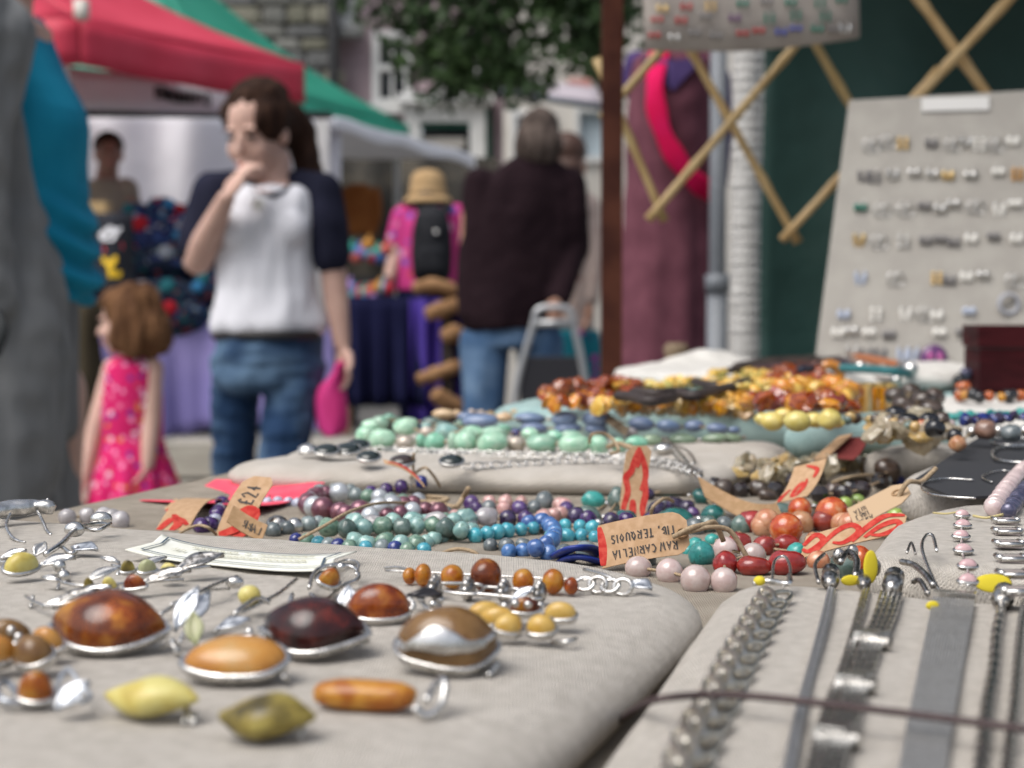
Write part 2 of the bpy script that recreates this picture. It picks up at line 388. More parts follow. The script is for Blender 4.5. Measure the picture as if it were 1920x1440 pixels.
m = MB(); m.box((X(1085, D2), D2 - .04, Z(160, D2)), (.25, .05, .12)); m.build('wall_sign', mat('pink_sign', (.55, .25, .22), .7), tc_, smooth=False)
# ---- tree
tr = thing('leafy_tree', 'dark green broadleaf tree hanging over the street behind the market', 'tree', (1.0, 12.8, 0))
bark = mat('bark', (.09, .07, .05), .95, col2=(.14, .11, .085), scale=12, bump=.6, bscale=30, bdist=.02)
m = MB(); m.tube(smooth_path([(.84, 12.8, 0), (.82, 12.8, 1.4), (.82, 12.8, 2.6), (.75, 12.8, 4.2), (.6, 12.7, 5.6)]), [.1 - .004 * i for i in range(17)], 10)
for e in ((-.9, 12.3, 4.0), (-1.3, 12.9, 4.6), (.0, 12.2, 4.2), (1.4, 12.6, 4.4), (-.4, 13.4, 5.0), (2.1, 13.1, 5.0), (-.2, 12.4, 3.5)):
    m.tube(smooth_path([(.86, 12.8, 2.6 + random.random()), (Vector(e) + Vector((.8, 12.8, 3.6))) / 2 + Vector((0, 0, .2)), e]), [.08, .072, .065, .058, .05, .045, .04, .03, .02], 6)
m.build('trunk', bark, tr)
leafm = mat('leaf', (.016, .042, .012), .55, col2=(.06, .11, .03), scale=2.2, cr=(.35, .65), rnd=0)
m = MB(); rr = random.Random(3)
cl = [(-.95, 12.6, 3.75, .62), (-.45, 12.4, 3.55, .6), (-.1, 12.5, 3.35, .5), (.25, 12.5, 3.75, .65), (.7, 12.4, 3.55, .55), (-.6, 12.6, 3.05, .42), (-.2, 12.6, 4.2, .8), (-1.2, 12.8, 4.3, .7), (.9, 12.7, 4.3, .8), (1.4, 12.6, 3.7, .6), (2.0, 12.9, 4.4, .8), (0.1, 12.7, 5.1, .9), (1.2, 12.8, 5.2, .9), (-1.0, 12.8, 5.1, .8), (.62, 12.3, 3.15, .35), (-.35, 12.5, 2.95, .3), (.05, 12.4, 2.92, .33)]
for (cx, cy, cz, r) in cl:
    for k in range(int(1150 * r * r) + 150):
        d = Vector((rr.gauss(0, 1), rr.gauss(0, 1), rr.gauss(0, 1))).normalized() * r * rr.random() ** .45
        p = Vector((cx, cy, cz)) + d * (1 + .3 * fbm(d * 3 + Vector((cx, cy, cz)), 1.0))
        R = REul(rr.uniform(-1.2, 1.2), rr.uniform(-1.2, 1.2), rr.uniform(0, 6.3)); s = rr.uniform(.04, .085)
        m.add([p + R @ Vector(q) * s for q in ((-1, 0, 0), (-.1, .5, .06), (1, 0, -.1), (-.1, -.5, .06))], [(0, 1, 2, 3)])
m.build('crown', leafm, tr, smooth=False)

# ================================================================ FAR STALLS
redc = mat('red_canvas', (.52, .022, .055), .6, col2=(.58, .035, .075), scale=4, bump=.15, bscale=20, bdist=.01)
grnc = mat('green_canvas', (.014, .23, .15), .6, col2=(.022, .27, .18), scale=4, bump=.15, bscale=20, bdist=.01)
whc = mat('white_sheet', (.82, .82, .86), .9, col2=(.76, .76, .80), scale=3, bump=.25, bscale=8, bdist=.03)
polem = mat('stall_pole', (.55, .55, .54), .4, .3)
def canopy(root, A, B, depth_dir, zt, zb, apex, mt, width2):
    # A, B: near corner and far corner of the visible side; other two corners offset by depth_dir
    c = [A, B, B + depth_dir, A + depth_dir]; m = MB()
    for i in range(4):
        p, q = c[i], c[(i + 1) % 4]
        m.grid(lambda u, v: (p.lerp(q, u).lerp(apex, v)) + Vector((0, 0, -.012 * math.sin(PI * u) * (1 - v) - .12 * math.sin(PI * v))), 10, 8, .006)
    m.build('roof', mt, root)
    for i in (0, 2, 3):
        p, q = c[i], c[(i + 1) % 4]; m = MB()
        nn = (q - p).cross(Vector((0, 0, 1))).normalized()
        m.grid(lambda u, v: p.lerp(q, u) + Vector((0, 0, -(zt - zb) * v - .012 * math.sin(PI * u) * (1 - v) - .012 * math.sin(PI * u))) + nn * (.012 * math.sin(u * 19) * v + .01), 24, 3, .005)
        m.build('valance', mt, root)
    ctr = sum(c, Vector()) / 4
    for p in c:
        p = p + (ctr - p).normalized() * .09
        m = MB(); m.tube([(p.x, p.y, .45 if p.y > 6.3 else 0), (p.x, p.y, zt - .02)], .022, 8); m.build('pole', polem, root)
A = at(148, 35, 6.7); zt = A.z; zb = zt - .2
B = Vector((-1.06, 7.9, zt))
redt = thing('red_gazebo', 'red canvas market gazebo at the upper left', 'gazebo', (A.x, A.y, .0))
dd = Vector((-2.4, -.15, 0))
canopy(redt, A, B, dd, zt, zb, (A + B) / 2 + dd / 2 + Vector((0, 0, .85)), redc, 2)
m = MB(); m.box(at(153, 18, 6.62), (.055, .05, .075)); m.ell(at(153, 24, 6.62), (.034, .03, .034)); m.build('corner_bracket', mat('bracket_white', (.62, .58, .52), .5), redt)
m = MB(); m.box(at(88, 92, 6.6), (.05, .03, .05)); m.build('corner_bracket', MT['bracket_white'], redt, smooth=False)
# green gazebo further back
A2 = at(560, 165, 9.6); z2 = A2.z - .0
B2 = at(768, 196, 11.4); B2.z = z2 - .0
grt = thing('green_gazebo', 'green canvas market gazebo behind the red one', 'gazebo', (A2.x, A2.y, .45))
A2 = Vector((-1.62, 8.9, 2.36)); B2 = Vector((-.75, 11.2, 2.36))
dd2 = Vector((-2.5, .1, 0))
canopy(grt, A2, B2, dd2, 2.36, 2.13, (A2 + B2) / 2 + dd2 / 2 + Vector((0, 0, 1.15)), grnc, 2)
# banner, back sheet, white awning strip
bn = thing('stall_banner', 'white stall banner with blurred black lettering under the red canopy', 'banner', at(280, 215, 7.9))
def banq(px, py): return at(px, py, 7.55 + (px - 150) / 280 * .55)
m = MB(); m.grid(lambda u, v: banq(130, 125).lerp(banq(470, 165), u).lerp(banq(130, 205).lerp(banq(470, 215), u), v) + Vector((0, .012 * math.sin(u * 14), 0)), 14, 3, .006); m.build('cloth', whc, bn)
m = MB()
for k, (x0, x1, y0) in enumerate(((292, 312, 165), (314, 322, 170), (325, 338, 172), (340, 352, 173), (355, 362, 174), (366, 380, 176), (384, 396, 178))):
    for yy in (0, 9, 18):
        if (k + yy) % 4 == 3: continue
        p, q = banq(x0, y0 + yy), banq(x1, y0 + yy + 2); m.tube([p + Vector((0, -.022, 0)), q + Vector((0, -.022, 0))], .008, 5)
    for xx in (x0 + 2, x1 - 2):
        m.tube([banq(xx, y0) + Vector((0, -.022, 0)), banq(xx, y0 + 20) + Vector((0, -.022, 0))], .008, 5)
m.build('lettering', ink, bn)
m = MB(); m.grid(lambda u, v: at(100, 208, 8.2).lerp(at(640, 214, 8.9), u).lerp(at(100, 660, 8.2).lerp(at(640, 660, 8.9), u), v) + Vector((0, .06 * math.sin(u * 9 + v * 2) + .04 * math.sin(u * 23), .03 * math.sin(u * 5))), 40, 14, .006)
m.build('white_back_sheet', whc, label='white cloth sheet hung as backdrop behind the seated man', cat='sheet')
m = MB(); m.tube([at(150, 212, 7.7), at(620, 216, 8.6)], .022, 8); m.build('stall_rail', mat('dark_rail', (.02, .025, .022), .5), label='dark rail under the white lettered banner', cat='rail')
aw = thing('white_awning', 'white awning of the open stall below the green canopy', 'awning', at(620, 500, 9.0) * Vector((1, 1, 0)))
m = MB(); P, Q = at(618, 218, 8.7), at(888, 292, 10.9)
m.grid(lambda u, v: P.lerp(Q, u) + Vector((-.3 * v, .5 * v, .0 + .10 * v)) if False else P.lerp(Q, u) + Vector((0, 0, -.075 * v + .012 * math.sin(u * 17))), 20, 3, .02); m.build('front_edge', whc, aw)
m = MB(); m.grid(lambda u, v: P.lerp(Q, u) + Vector((-1.6 * v, .6 * v, .10 * v - .04 * math.sin(PI * v))), 12, 6, .008); m.build('roof_sheet', whc, aw)
for px, d in ((605, 8.7), (885, 10.9)):
    t_ = at(px, 225 if px < 700 else 298, d); m = MB(); m.box((t_.x, t_.y, (t_.z + .45) / 2), (.07 if px < 700 else .05, .05, t_.z - .45)); m.build('post', steel_w, aw, smooth=False)
m = MB(); m.grid(lambda u, v: at(560, 215, 8.75).lerp(at(622, 222, 8.75), u).lerp(at(570, 360, 8.75).lerp(at(612, 360, 8.75), u), v) + Vector((0, .03 * math.sin(u * 12), 0)), 12, 8, .006); m.build('side_curtain', whc, aw)
# dark sheet coloured to stand for the shade inside that stall
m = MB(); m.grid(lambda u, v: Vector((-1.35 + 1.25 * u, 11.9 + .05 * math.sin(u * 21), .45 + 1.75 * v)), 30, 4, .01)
m.build('stall_shade_sheet', mat('stall_shade', (.035, .033, .03), .9, col2=(.07, .062, .05), scale=4), label='dark sheet painted as shade inside the open stall right of the woman', cat='shade sheet')
# ---- table with heap of knitted hats, purple cloth
purp = mat('purple_cloth', (.30, .26, .56), .85, col2=(.36, .31, .62), scale=3, bump=.2, bscale=6, bdist=.03)
def draped_table(name, label, p0, p1, ztop, zbot, depth, clothm, sag=.0, seed=0):
    t = thing(name, label, 'table', ((p0.x + p1.x) / 2, (p0.y + p1.y) / 2, .45))
    bk = Vector((-(p1 - p0).y, (p1 - p0).x, 0)).normalized() * depth
    m = MB(); c = (p0 + p1) / 2 + bk / 2; m.box((c.x, c.y, ztop - .02), ((p1 - p0).length, depth, .04), Rz(math.atan2((p1 - p0).y, (p1 - p0).x))); m.build('tabletop', mat('table_wood', (.2, .13, .08), .7), t, smooth=False)
    nn = -bk.normalized(); m = MB()
    m.grid(lambda u, v: Vector((*(p0.lerp(p1, u)).xy, 0)) + Vector((0, 0, ztop + .004 - (ztop - zbot) * v - sag * math.sin(PI * u * 2.5) * v * v)) + nn * (.015 + (.035 * math.sin(u * 26 + seed) + .02 * math.sin(u * 61 + seed)) * v + .05 * v), 60, 8, .006)
    m.build('front_cloth', clothm, t)
    m = MB(); m.box((c.x, c.y, ztop + .003), ((p1 - p0).length + .03, depth + .02, .006), Rz(math.atan2((p1 - p0).y, (p1 - p0).x))); m.build('top_cloth', clothm, t, smooth=False)
    for u in (.05, .95):
        for v in (.1, .9):
            q = p0.lerp(p1, u) + bk * v; m = MB(); m.box((q.x, q.y, (ztop + .41) / 2), (.05, .05, ztop - .45)); m.build('leg', MT['table_wood'], t, smooth=False)
    return t
pa, pb = at(120, 600, 6.9), at(625, 600, 7.4)
draped_table('hat_table', 'stall table with lilac purple cloth behind the little girl', pa, pb, .99, .44, .9, purp, .05)
dk = mat('under_table_shade', (.02, .015, .05), .9)
m = MB(); m.box(((pa.x + pb.x) / 2, 7.7, .66), (1.3, .1, .40)); m.build('table_shade_block', dk, label='dark block painted as shade under the purple-clothed table', cat='shade block', smooth=False)  # dark block standing in for the shade beneath the table
knit = spots('knit_mix', (.025, .035, .10), [(.05, .09, .24), (.42, .03, .04), (.03, .14, .18), (.015, .02, .05), (.34, .14, .05), (.07, .26, .46), (.3, .3, .34)], 26, .44)
knit2 = spots('knit_dark', (.014, .022, .045), [(.015, .08, .08), (.03, .04, .12), (.16, .19, .21), (.012, .014, .02), (.18, .04, .04), (.03, .08, .18)], 30, .42)
hatlist = [(220, 545, 60), (275, 560, 55), (330, 560, 60), (372, 555, 45), (250, 500, 58), (310, 500, 62), (362, 495, 50), (235, 452, 55), (290, 445, 60), (345, 440, 55), (262, 408, 42), (312, 402, 44), (355, 408, 38), (205, 500, 45), (400, 540, 45), (285, 590, 60), (340, 598, 55), (228, 590, 55)]
words = ['front row far left', 'front row second', 'front row third', 'front row right', 'middle row left', 'middle row centre', 'middle row right', 'upper row left', 'upper row centre', 'upper row right', 'top left', 'top centre', 'top right', 'left flank', 'right flank beside the elbow', 'lowest centre', 'lowest right', 'lowest left']
for i, (px, py, r) in enumerate(hatlist):
    d = 7.15 + (600 - py) / 200 * .45; c = at(px, py, d); rr_ = r / F * d; m = MB()
    m.ell(c, (rr_, rr_ * .9, rr_ * .62), REul(.3 * math.sin(i), .3 * math.cos(i * 2), i), 18, 12, fn=lambda v: v * (1 + .16 * noise.noise(v * 2.2 + Vector((i, 0, 0)))))
    h = m.build('knitted_hat', knit if py < 480 else knit2, label='dark patterned knitted hat in the heap on the purple table, %s' % words[i], cat='hat', group='knitted hats heaped on the table')
    m = MB(); m.ell(c + Vector((.3 * rr_ * math.sin(i * 3), -.75 * rr_, rr_ * .35)), rr_ * .26, fn=lambda v: v * (1 + .2 * noise.noise(v * 4)))
    m.build('pompom', [mat('pom_red', (.42, .02, .03), .9), mat('pom_blue', (.05, .22, .42), .9), mat('pom_teal', (.03, .16, .18), .9), mat('pom_grey', (.25, .27, .30), .9)][(i * 7) % 4], h)
# dark t-shirt and coat hung at the table corner
blk = mat('charcoal_cotton', (.022, .024, .03), .9, col2=(.03, .032, .04), scale=8)
ts = thing('hanging_tshirt', 'charcoal t-shirt with red and yellow print hung at the stall corner', 'shirt', at(210, 560, 6.5))
def TS(px, py): return at(px, py, 6.5 + .02 * math.sin(px * .08))
m = MB(); m.grid(lambda u, v: TS(172 + 75 * u - 6 * v * (1 - 2 * u), 400 + 150 * v), 10, 8, .03); m.build('cloth', blk, ts)
for nm, cc, poly in (('yellow_print', (.75, .48, .02), [(193, 482), (222, 480), (221, 494), (213, 498), (216, 508), (231, 509), (228, 521), (206, 522), (203, 497), (195, 494)]), ('red_print', (.55, .03, .05), [(195, 462), (232, 455), (233, 467), (197, 475)]), ('white_print', (.75, .75, .78), [(187, 440), (206, 424), (232, 427), (222, 440), (214, 452), (192, 452)])):
    m = MB(); vs_ = [TS(*p) + Vector((0, -.022, 0)) for p in poly]; vs2 = [v + Vector((0, .004, 0)) for v in vs_]; n = len(poly)
    m.add(vs_ + vs2, [tuple(range(n)), tuple(range(2 * n - 1, n - 1, -1))] + [(i, n + i, n + (i + 1) % n, (i + 1) % n) for i in range(n)]); m.build(nm, mat(nm, cc, .8), ts, smooth=False)
ct = mat('brown_coat', (.035, .028, .018), .9, col2=(.06, .048, .03), scale=6, stretch=(3, 3, .4))
m = MB(); c0 = at(165, 560, 6.3); m.loft([(c0.x + .01 * math.sin(k * 2.1), c0.y, at(165, 560 + 34 * k, 6.3).z, .055 + .004 * math.sin(k * 1.7), .06) for k in range(9)]); m.build('hanging_coat', ct, label='dark brown garment hanging beside the little girl', cat='coat')
m = MB(); m.box(at(178, 405, 6.7), (.12, .1, .12)); m.build('cardboard_box', mat('straw_card', (.45, .31, .15), .8), label='small straw-coloured box behind the teal top', cat='box', smooth=False)
# ---- navy table with driftwood
navy = mat('navy_cloth', (.006, .007, .030), .9, col2=(.009, .010, .040), scale=4)
draped_table('craft_table', 'stall table with navy cloth right of the woman', at(640, 560, 7.0), at(806, 560, 7.05), 1.075, .585, .45, navy, .0, 3)
knick = [(.45, .04, .06), (.05, .30, .24), (.08, .16, .40), (.5, .12, .10), (.30, .20, .45), (.42, .2, .05), (.08, .30, .38)]
for i in range(22):
    px = 652 + (i % 11) * 7 + random.uniform(-4, 4); py = (470 + random.uniform(-14, 14)) if i < 11 else (552 + random.uniform(-14, 8)); d = 7.32 if i < 11 else 7.14
    c = at(px, py, d); c.z = c.z; m = MB(); r = .034
    m.ell(c, (r, r, r * .9), fn=lambda v: v * (1 + .25 * noise.noise(v * 2 + Vector((i, 3, 0))))); m.cap(c + Vector((0, 0, r * .5)), c + Vector((.01, 0, r * 1.3)), r * .35, r * .25)
    m.build('felt_trinket', mat('felt_%d' % (i % 7), knick[i % 7], .9), label='%s felt trinket, %s from left in the %s row on the craft table' % (('red', 'green', 'blue', 'coral', 'violet', 'orange', 'turquoise')[i % 7], ('first', 'second', 'third', 'fourth', 'fifth', 'sixth', 'seventh', 'eighth', 'ninth', 'tenth', 'eleventh')[i % 11], 'upper' if i < 11 else 'lower'), cat='trinket', group='felt trinkets on the craft table')
m = MB(); c = at(685, 510, 7.34); m.box((c.x, c.y, 1.13), (.24, .16, .10)); m.build('trinket_riser', mat('black_riser', (.012, .012, .014), .8), label='black riser carrying the upper row of felt trinkets', cat='riser', smooth=False)
m = MB(); c = at(672, 395, 9.4); m.loft([(c.x, c.y, c.z + .16 - .034 * k, .10 + .002 * k - (.05 if k == 0 else 0), .05) for k in range(10)])
m.ell(c + Vector((-.11, 0, .02)), (.035, .04, .13)); m.ell(c + Vector((.11, 0, .02)), (.035, .04, .13)); m.build('brown_jacket', mat('rust_jacket', (.17, .055, .014), .85, col2=(.21, .075, .02), scale=6), label='rust brown jacket hanging inside the open stall', cat='jacket')
m = MB(); m.grid(lambda u, v: at(770, 560, 7.0).lerp(at(862, 560, 6.95), u) + Vector((0, .03 * math.sin(u * 16), -.62 * v)), 30, 4, .01); m.build('violet_drape', mat('violet_cloth', (.05, .028, .20), .85, col2=(.065, .04, .25), scale=3), label='violet drape hanging behind the driftwood pieces', cat='drape')
dw = mat('driftwood', (.25, .125, .05), .8, col2=(.36, .20, .09), scale=14, stretch=(1, 1, 4), bump=.5, bscale=30, bdist=.01)
for i, (pts, r, lb) in enumerate([([(775, 540), (815, 535), (862, 548)], 13, 'top flat driftwood piece above the violet drape'), ([(800, 590), (828, 580), (868, 566)], 15, 'second driftwood piece, slanting up right'), ([(832, 632), (852, 625), (880, 640)], 16, 'small knotted driftwood piece beside the jeans'), ([(783, 712), (820, 700), (872, 680)], 13, 'long driftwood branch low on the violet drape'), ([(815, 735), (835, 752), (870, 768)], 16, 'lowest curved driftwood piece beside the jeans')]):
    q = smooth_path([at(a, b, 6.86 + .03 * k) for k, (a, b) in enumerate(pts)], 4); R_ = r / F * 6.9
    m = MB(); m.tube(q, [R_ * (.5 + .6 * math.sin(PI * (.12 + .76 * k / (len(q) - 1))) + .12 * math.sin(k * 2.3)) for k in range(len(q))], 9); m.build('driftwood_piece', dw, label=lb, cat='driftwood', group='driftwood pieces on the craft stall')
m = MB(); m.box((X(838, 6.93), 6.93, .6), (.05, .05, 1.1)); m.build('driftwood_stand', mat('dark_post', (.03, .02, .015), .8), label='dark upright carrying the driftwood pieces', cat='stand', smooth=False)
# ================================================================ PEOPLE
skin = mat('skin_fair', (.52, .325, .26), .6, col2=(.60, .385, .31), scale=14, sss=.15)
skin_tan = mat('skin_tan', (.40, .21, .14), .55, col2=(.46, .25, .17), scale=14, sss=.1)
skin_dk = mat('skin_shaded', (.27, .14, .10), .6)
hair_dk = mat('hair_dark', (.022, .011, .008), .85, col2=(.045, .022, .014), scale=60, stretch=(1, 1, .15), bump=.4, bscale=120, bdist=.003)
hair_br = mat('hair_brown', (.085, .04, .02), .85, col2=(.17, .085, .04), scale=30, stretch=(1, 1, .2), bump=.4, bscale=80, bdist=.003)
hair_gr = mat('hair_grey_brown', (.055, .041, .035), .85, col2=(.11, .085, .072), scale=40, stretch=(1, 1, .2), bump=.4, bscale=80, bdist=.003)
eye_m = mat('eye', (.02, .012, .01), .2); lip_m = mat('lips', (.42, .12, .11), .5); brow_m = mat('brow', (.05, .028, .02), .8)
denim = mat('denim', (.018, .042, .095), .9, col2=(.11, .18, .27), scale=6, cr=(.42, .72), bump=.3, bscale=25, bdist=.01)
denim_lt = mat('denim_light', (.05, .10, .19), .9, col2=(.12, .19, .29), scale=6, cr=(.42, .68), bump=.3, bscale=25, bdist=.01)
shoe_m = mat('shoe_dark', (.03, .028, .027), .6)
def head_prims(mb, c, s, R, ears=True):
    q = lambda *p: Vector(c) + R @ (Vector(p) * s)
    E = lambda p, r: mb.ell(q(*p), [k * s for k in r], R, 18, 12)
    E((0, .012, .03), (.073, .092, .085)); E((0, -.022, -.03), (.060, .068, .082)); E((0, -.052, -.092), (.03, .028, .022))
    for k in (-1, 1):
        E((k * .034, -.058, -.035), (.026, .024, .03)); E((k * .03, -.078, .022), (.022, .009, .006))
        if ears: E((k * .072, .012, -.012), (.011, .02, .031))
    mb.cap(q(0, -.085, .008), q(0, -.106, -.03), .008 * s, .0125 * s); E((0, -.087, -.062), (.022, .008, .008)); E((0, -.085, -.075), (.018, .008, .006))
def face_parts(parent, c, s, R, mouth=True):
    q = lambda *p: Vector(c) + R @ (Vector(p) * s)
    for k in (-1, 1):
        m = MB(); m.ell(q(k * .03, -.0825, .002), [.0115 * s, .0075 * s, .0046 * s], R); m.build('eye', eye_m, parent)
        m = MB(); m.tube([q(k * .014, -.092, .02), q(k * .032, -.092, .0265), q(k * .05, -.08, .018)], .0022 * s, 6); m.build('eyebrow', brow_m, parent)
    if mouth:
        m = MB(); m.ell(q(0, -.0925, -.067), [.02 * s, .006 * s, .006 * s], R); m.build('lips', lip_m, parent)
def hand(mb, wrist, dirv, palm_n, s=1.0, curl=.6, side=1):
    d = Vector(dirv).normalized(); n = Vector(palm_n); n = (n - d * n.dot(d)).normalized(); b = d.cross(n) * side
    w = Vector(wrist); pc = w + d * .048 * s
    R = Matrix((b, n, d)).transposed()
    mb.ell(pc, (.038 * s, .015 * s, .052 * s), R)
    for k, (o, L) in enumerate(((-.028, .066), (-.0095, .075), (.0095, .071), (.027, .056))):
        p = w + d * .088 * s + b * o * s; a = 0; r = .0088 * s
        for j in range(3):
            a += curl * (.55 + .25 * j); q = p + (d * math.cos(a) + n * math.sin(a)) * (L * s / 3 * (1.15 - .15 * j)); mb.cap(p, q, r, r * .92, n=8); p = q; r *= .92
    p = w + d * .03 * s - b * .034 * s; dv = (d * .75 - b * .65 + n * .25).normalized(); q = p + dv * .036 * s; mb.cap(p, q, .012 * s, .0098 * s, n=8)
    mb.cap(q, q + (dv + n * .5 + d * .3).normalized() * .03 * s, .0098 * s, .0085 * s, n=8)
def folds(amp, s=14, st=(1, 1, .35)): return lambda v, n: amp * noise.noise(Vector((v.x * st[0], v.y * st[1], v.z * st[2])) * s)
def shoes(parent, pts, matl, yaw=0):
    for p in pts:
        m = MB(); R = Rz(yaw); m.ell(Vector((p[0], p[1], .045)) + R @ Vector((0, -.05, 0)), (.045, .13, .045), R, fn=lambda v: Vector((v.x, v.y, max(v.z, -.9)))); m.build('shoe', matl, parent)
# ---------------------------------------------------------------- woman in white raglan top
D = 4.3; S = F / D
def W(px, py, dd=0): return at(px, py, D + dd)
wm = thing('person', 'woman in white top with navy sleeves and blue jeans holding her hand to her mouth', 'person', (W(500, 1200).x, D, 0))
hc = W(482, 247, -.01); HR = REul(.32, 0, -.42)
b = MB(); head_prims(b, hc, 1.05, HR)
b.cap(W(515, 300, .03), W(514, 366, .02), .046, .052)
b.ell(W(512, 372, .01), (.13, .06, .05))
b.cap(W(621, 460, .02), W(630, 560, .0), .041, .036); b.cap(W(630, 560, .0), W(641, 645, -.02), .036, .024)
hand(b, W(642, 645, -.02), (.05, -.1, -1), (-.75, -.5, 0), 1.05, .75, 1)
el = W(371, 488, -.02); wr = W(424, 372, -.19)
b.cap(W(378, 430, .0), el, .044, .041); b.cap(el, el.lerp(wr, .35), .042, .041); b.cap(el.lerp(wr, .35), wr, .041, .024)
hand(b, wr, (.52, .12, .85), (.75, .55, -.3), .98, .80, -1)
b.loft([(W(502, y).x, D, W(502, y).z, .1, .08) for y in (620, 520, 420, 360)])
bd = blob(b, 'body', [skin], .0055, wm, 4)
face_parts(bd, hc, 1.05, HR)
m = MB()
m.loft([(W(cx, y).x, D + .005, W(cx, y).z, hw / S, ry) for y, cx, hw, ry in ((348, 512, 52, .06), (362, 506, 84, .085), (385, 501, 95, .10), (420, 499, 97, .115), (450, 499, 96, .112), (490, 500, 95, .105), (540, 501, 97, .108), (580, 501, 106, .122), (606, 501, 111, .132), (626, 500, 107, .126))])
m.ell(W(450, 430, -.07), (.06, .05, .06)); m.ell(W(540, 430, -.06), (.06, .05, .06))
wtop = mat('white_jersey', (.70, .70, .74), .9, bump=.15, scale=30, bdist=.004)
def nk(v, n): return .012 * noise.noise(Vector(((v.x - v.z * .35) * 16, v.y * 8, v.z * 4))) + .006 * noise.noise(Vector((v.x * 30, v.y * 20, v.z * 12)))
navyj = mat('navy_jersey', (.012, .013, .026), .9, col2=(.017, .018, .035), scale=12)
def scoop(p):      # navy neck binding and raglan colour seam
    q = (p - W(508, 345)); return 0
sh = blob(m, 'white_top', [wtop], .008, wm, 5, None, nk)
m = MB()
m.cap(W(470, 348, .03), W(404, 362, .02), .045, .066); m.cap(W(404, 362, .02), W(383, 420, .0), .066, .062); m.cap(W(383, 420, .0), W(371, 462, -.01), .062, .058)
blob(m, 'sleeve', [navyj], .009, wm, 4, None, folds(.008, 20))
m = MB()
m.cap(W(556, 345, .03), W(596, 362, .02), .045, .064); m.cap(W(596, 362, .02), W(613, 425, .0), .064, .060); m.cap(W(613, 425, .0), W(620, 478, .0), .060, .055)
blob(m, 'sleeve', [navyj], .009, wm, 4, None, folds(.008, 20))
m = MB(); m.tube(smooth_path([W(470, 338, .02), W(482, 358, -.06), W(506, 367, -.085), W(535, 357, -.06), W(553, 336, .02)], 5), .007, 6); m.build('neck_binding', navyj, sh)
m = MB()
m.loft([(W(502, y).x, D + .005, W(502, y).z, hw / S, ry) for y, hw, ry in ((600, 94, .11), (630, 100, .12), (670, 104, .13), (710, 102, .13), (735, 84, .11))])
hipL, hipR = W(444, 690, .03), W(555, 690, -.01); kL, kR = W(436, 935, .06), W(516, 935, -.12); aL, aR = W(440, 1195, .1), W(498, 1200, -.02)
m.cap(hipL, kL, .076, .055); m.cap(kL, aL, .055, .044); m.cap(hipR, kR, .082, .058); m.cap(kR, aR, .064, .045)
blob(m, 'jeans', [denim], .008, wm, 4, None, lambda v, n: .009 * noise.noise(v * 18) + .007 * noise.noise(Vector((v.x * 12, v.y * 12, v.z * 45))))
m = MB(); m.tube([W(500 + 100 * math.cos(a), 628, -.122 * math.sin(a)) for a in [2 * PI * k / 28 for k in range(28)]], .007, 6, True, sq=2.0); m.build('belt', mat('belt_black', (.015, .013, .013), .5), wm)
shoes(wm, ((aL.x, aL.y), (aR.x, aR.y)), shoe_m)
m = MB(); q = lambda *p: hc + HR @ (Vector(p) * 1.05)
m.ell(q(0, .03, .042), (.084, .098, .088), HR); m.ell(q(.0, .03, .075), (.083, .092, .067), HR); m.ell(q(.052, .005, .035), (.040, .080, .068), HR); m.ell(q(-.052, .01, .05), (.036, .07, .058), HR); m.ell(q(0, .085, .0), (.075, .06, .08), HR)
pt = smooth_path([W(540, 218, .09), W(562, 245, .12), W(572, 290, .12), W(582, 332, .11)], 3)
for k in range(len(pt) - 1): m.cap(pt[k], pt[k + 1], .046 - .001 * k, .046 - .001 * k)
blob(m, 'hair', [hair_dk], .006, wm, 2, None, lambda v, n: .007 * noise.noise(Vector((v.x * 50, v.y * 50, v.z * 12))) + .004 * noise.noise(Vector((v.x * 130, v.y * 130, v.z * 20))))
m = MB(); m.ell(W(484, 383, -.14), (.018, .006, .018)); pn = m.build('pendant', mat('pearl_white', (.8, .78, .72), .3), wm)
m = MB(); m.tube(smooth_path([W(474, 352, -.07), W(478, 368, -.11), W(484, 380, -.135), W(500, 365, -.11), W(520, 350, -.06)], 4), .0014, 5); m.build('neck_chain', silver, pn)
# pink pouch in her hand
pb_ = MB(); c = W(625, 765, -.04)
pb_.loft([(W(cx, y).x, D - .05, W(cx, y).z, hw / S, .045) for y, cx, hw in ((815, 628, 14), (800, 627, 27), (775, 625, 31), (745, 624, 31), (722, 626, 25), (705, 634, 13), (690, 640, 10), (678, 643, 9))])
blob(pb_, 'pink_pouch', [mat('pink_fabric', (.60, .025, .19), .7, col2=(.66, .04, .25), scale=8)], .006, None, 4, None, folds(.008, 22), label='bright pink soft pouch held in the woman\'s hand', cat='bag')
# ---------------------------------------------------------------- little girl in pink dress
D = 4.75; S = F / D
def W(px, py, dd=0): return at(px, py, D + dd)
gl = thing('person', 'little girl with bobbed brown hair in a pink flowered sleeveless dress', 'person', (W(250, 900).x, D, 0))
hc = W(236, 603, 0); HR = REul(.12, 0, -1.75); b = MB(); head_prims(b, hc, .86, HR)
b.cap(W(246, 640), W(248, 685), .036, .04); b.loft([(W(250, y).x, D, W(250, y).z, .08, .06) for y in (860, 780, 700, 678)])
b.cap(W(286, 690, -.02), W(282, 790, -.05), .034, .031); b.cap(W(282, 790, -.05), W(276, 872, -.09), .031, .022); hand(b, W(276, 872, -.09), (-.1, -.1, -1), (-.9, .1, 0), .72, .7, 1)
b.cap(W(212, 690, .06), W(180, 800, -.0), .033, .030); b.cap(W(180, 800, -.0), W(155, 905, -.06), .030, .021); hand(b, W(155, 905, -.06), (-.1, -.1, -1), (.8, .2, 0), .72, .5, -1)
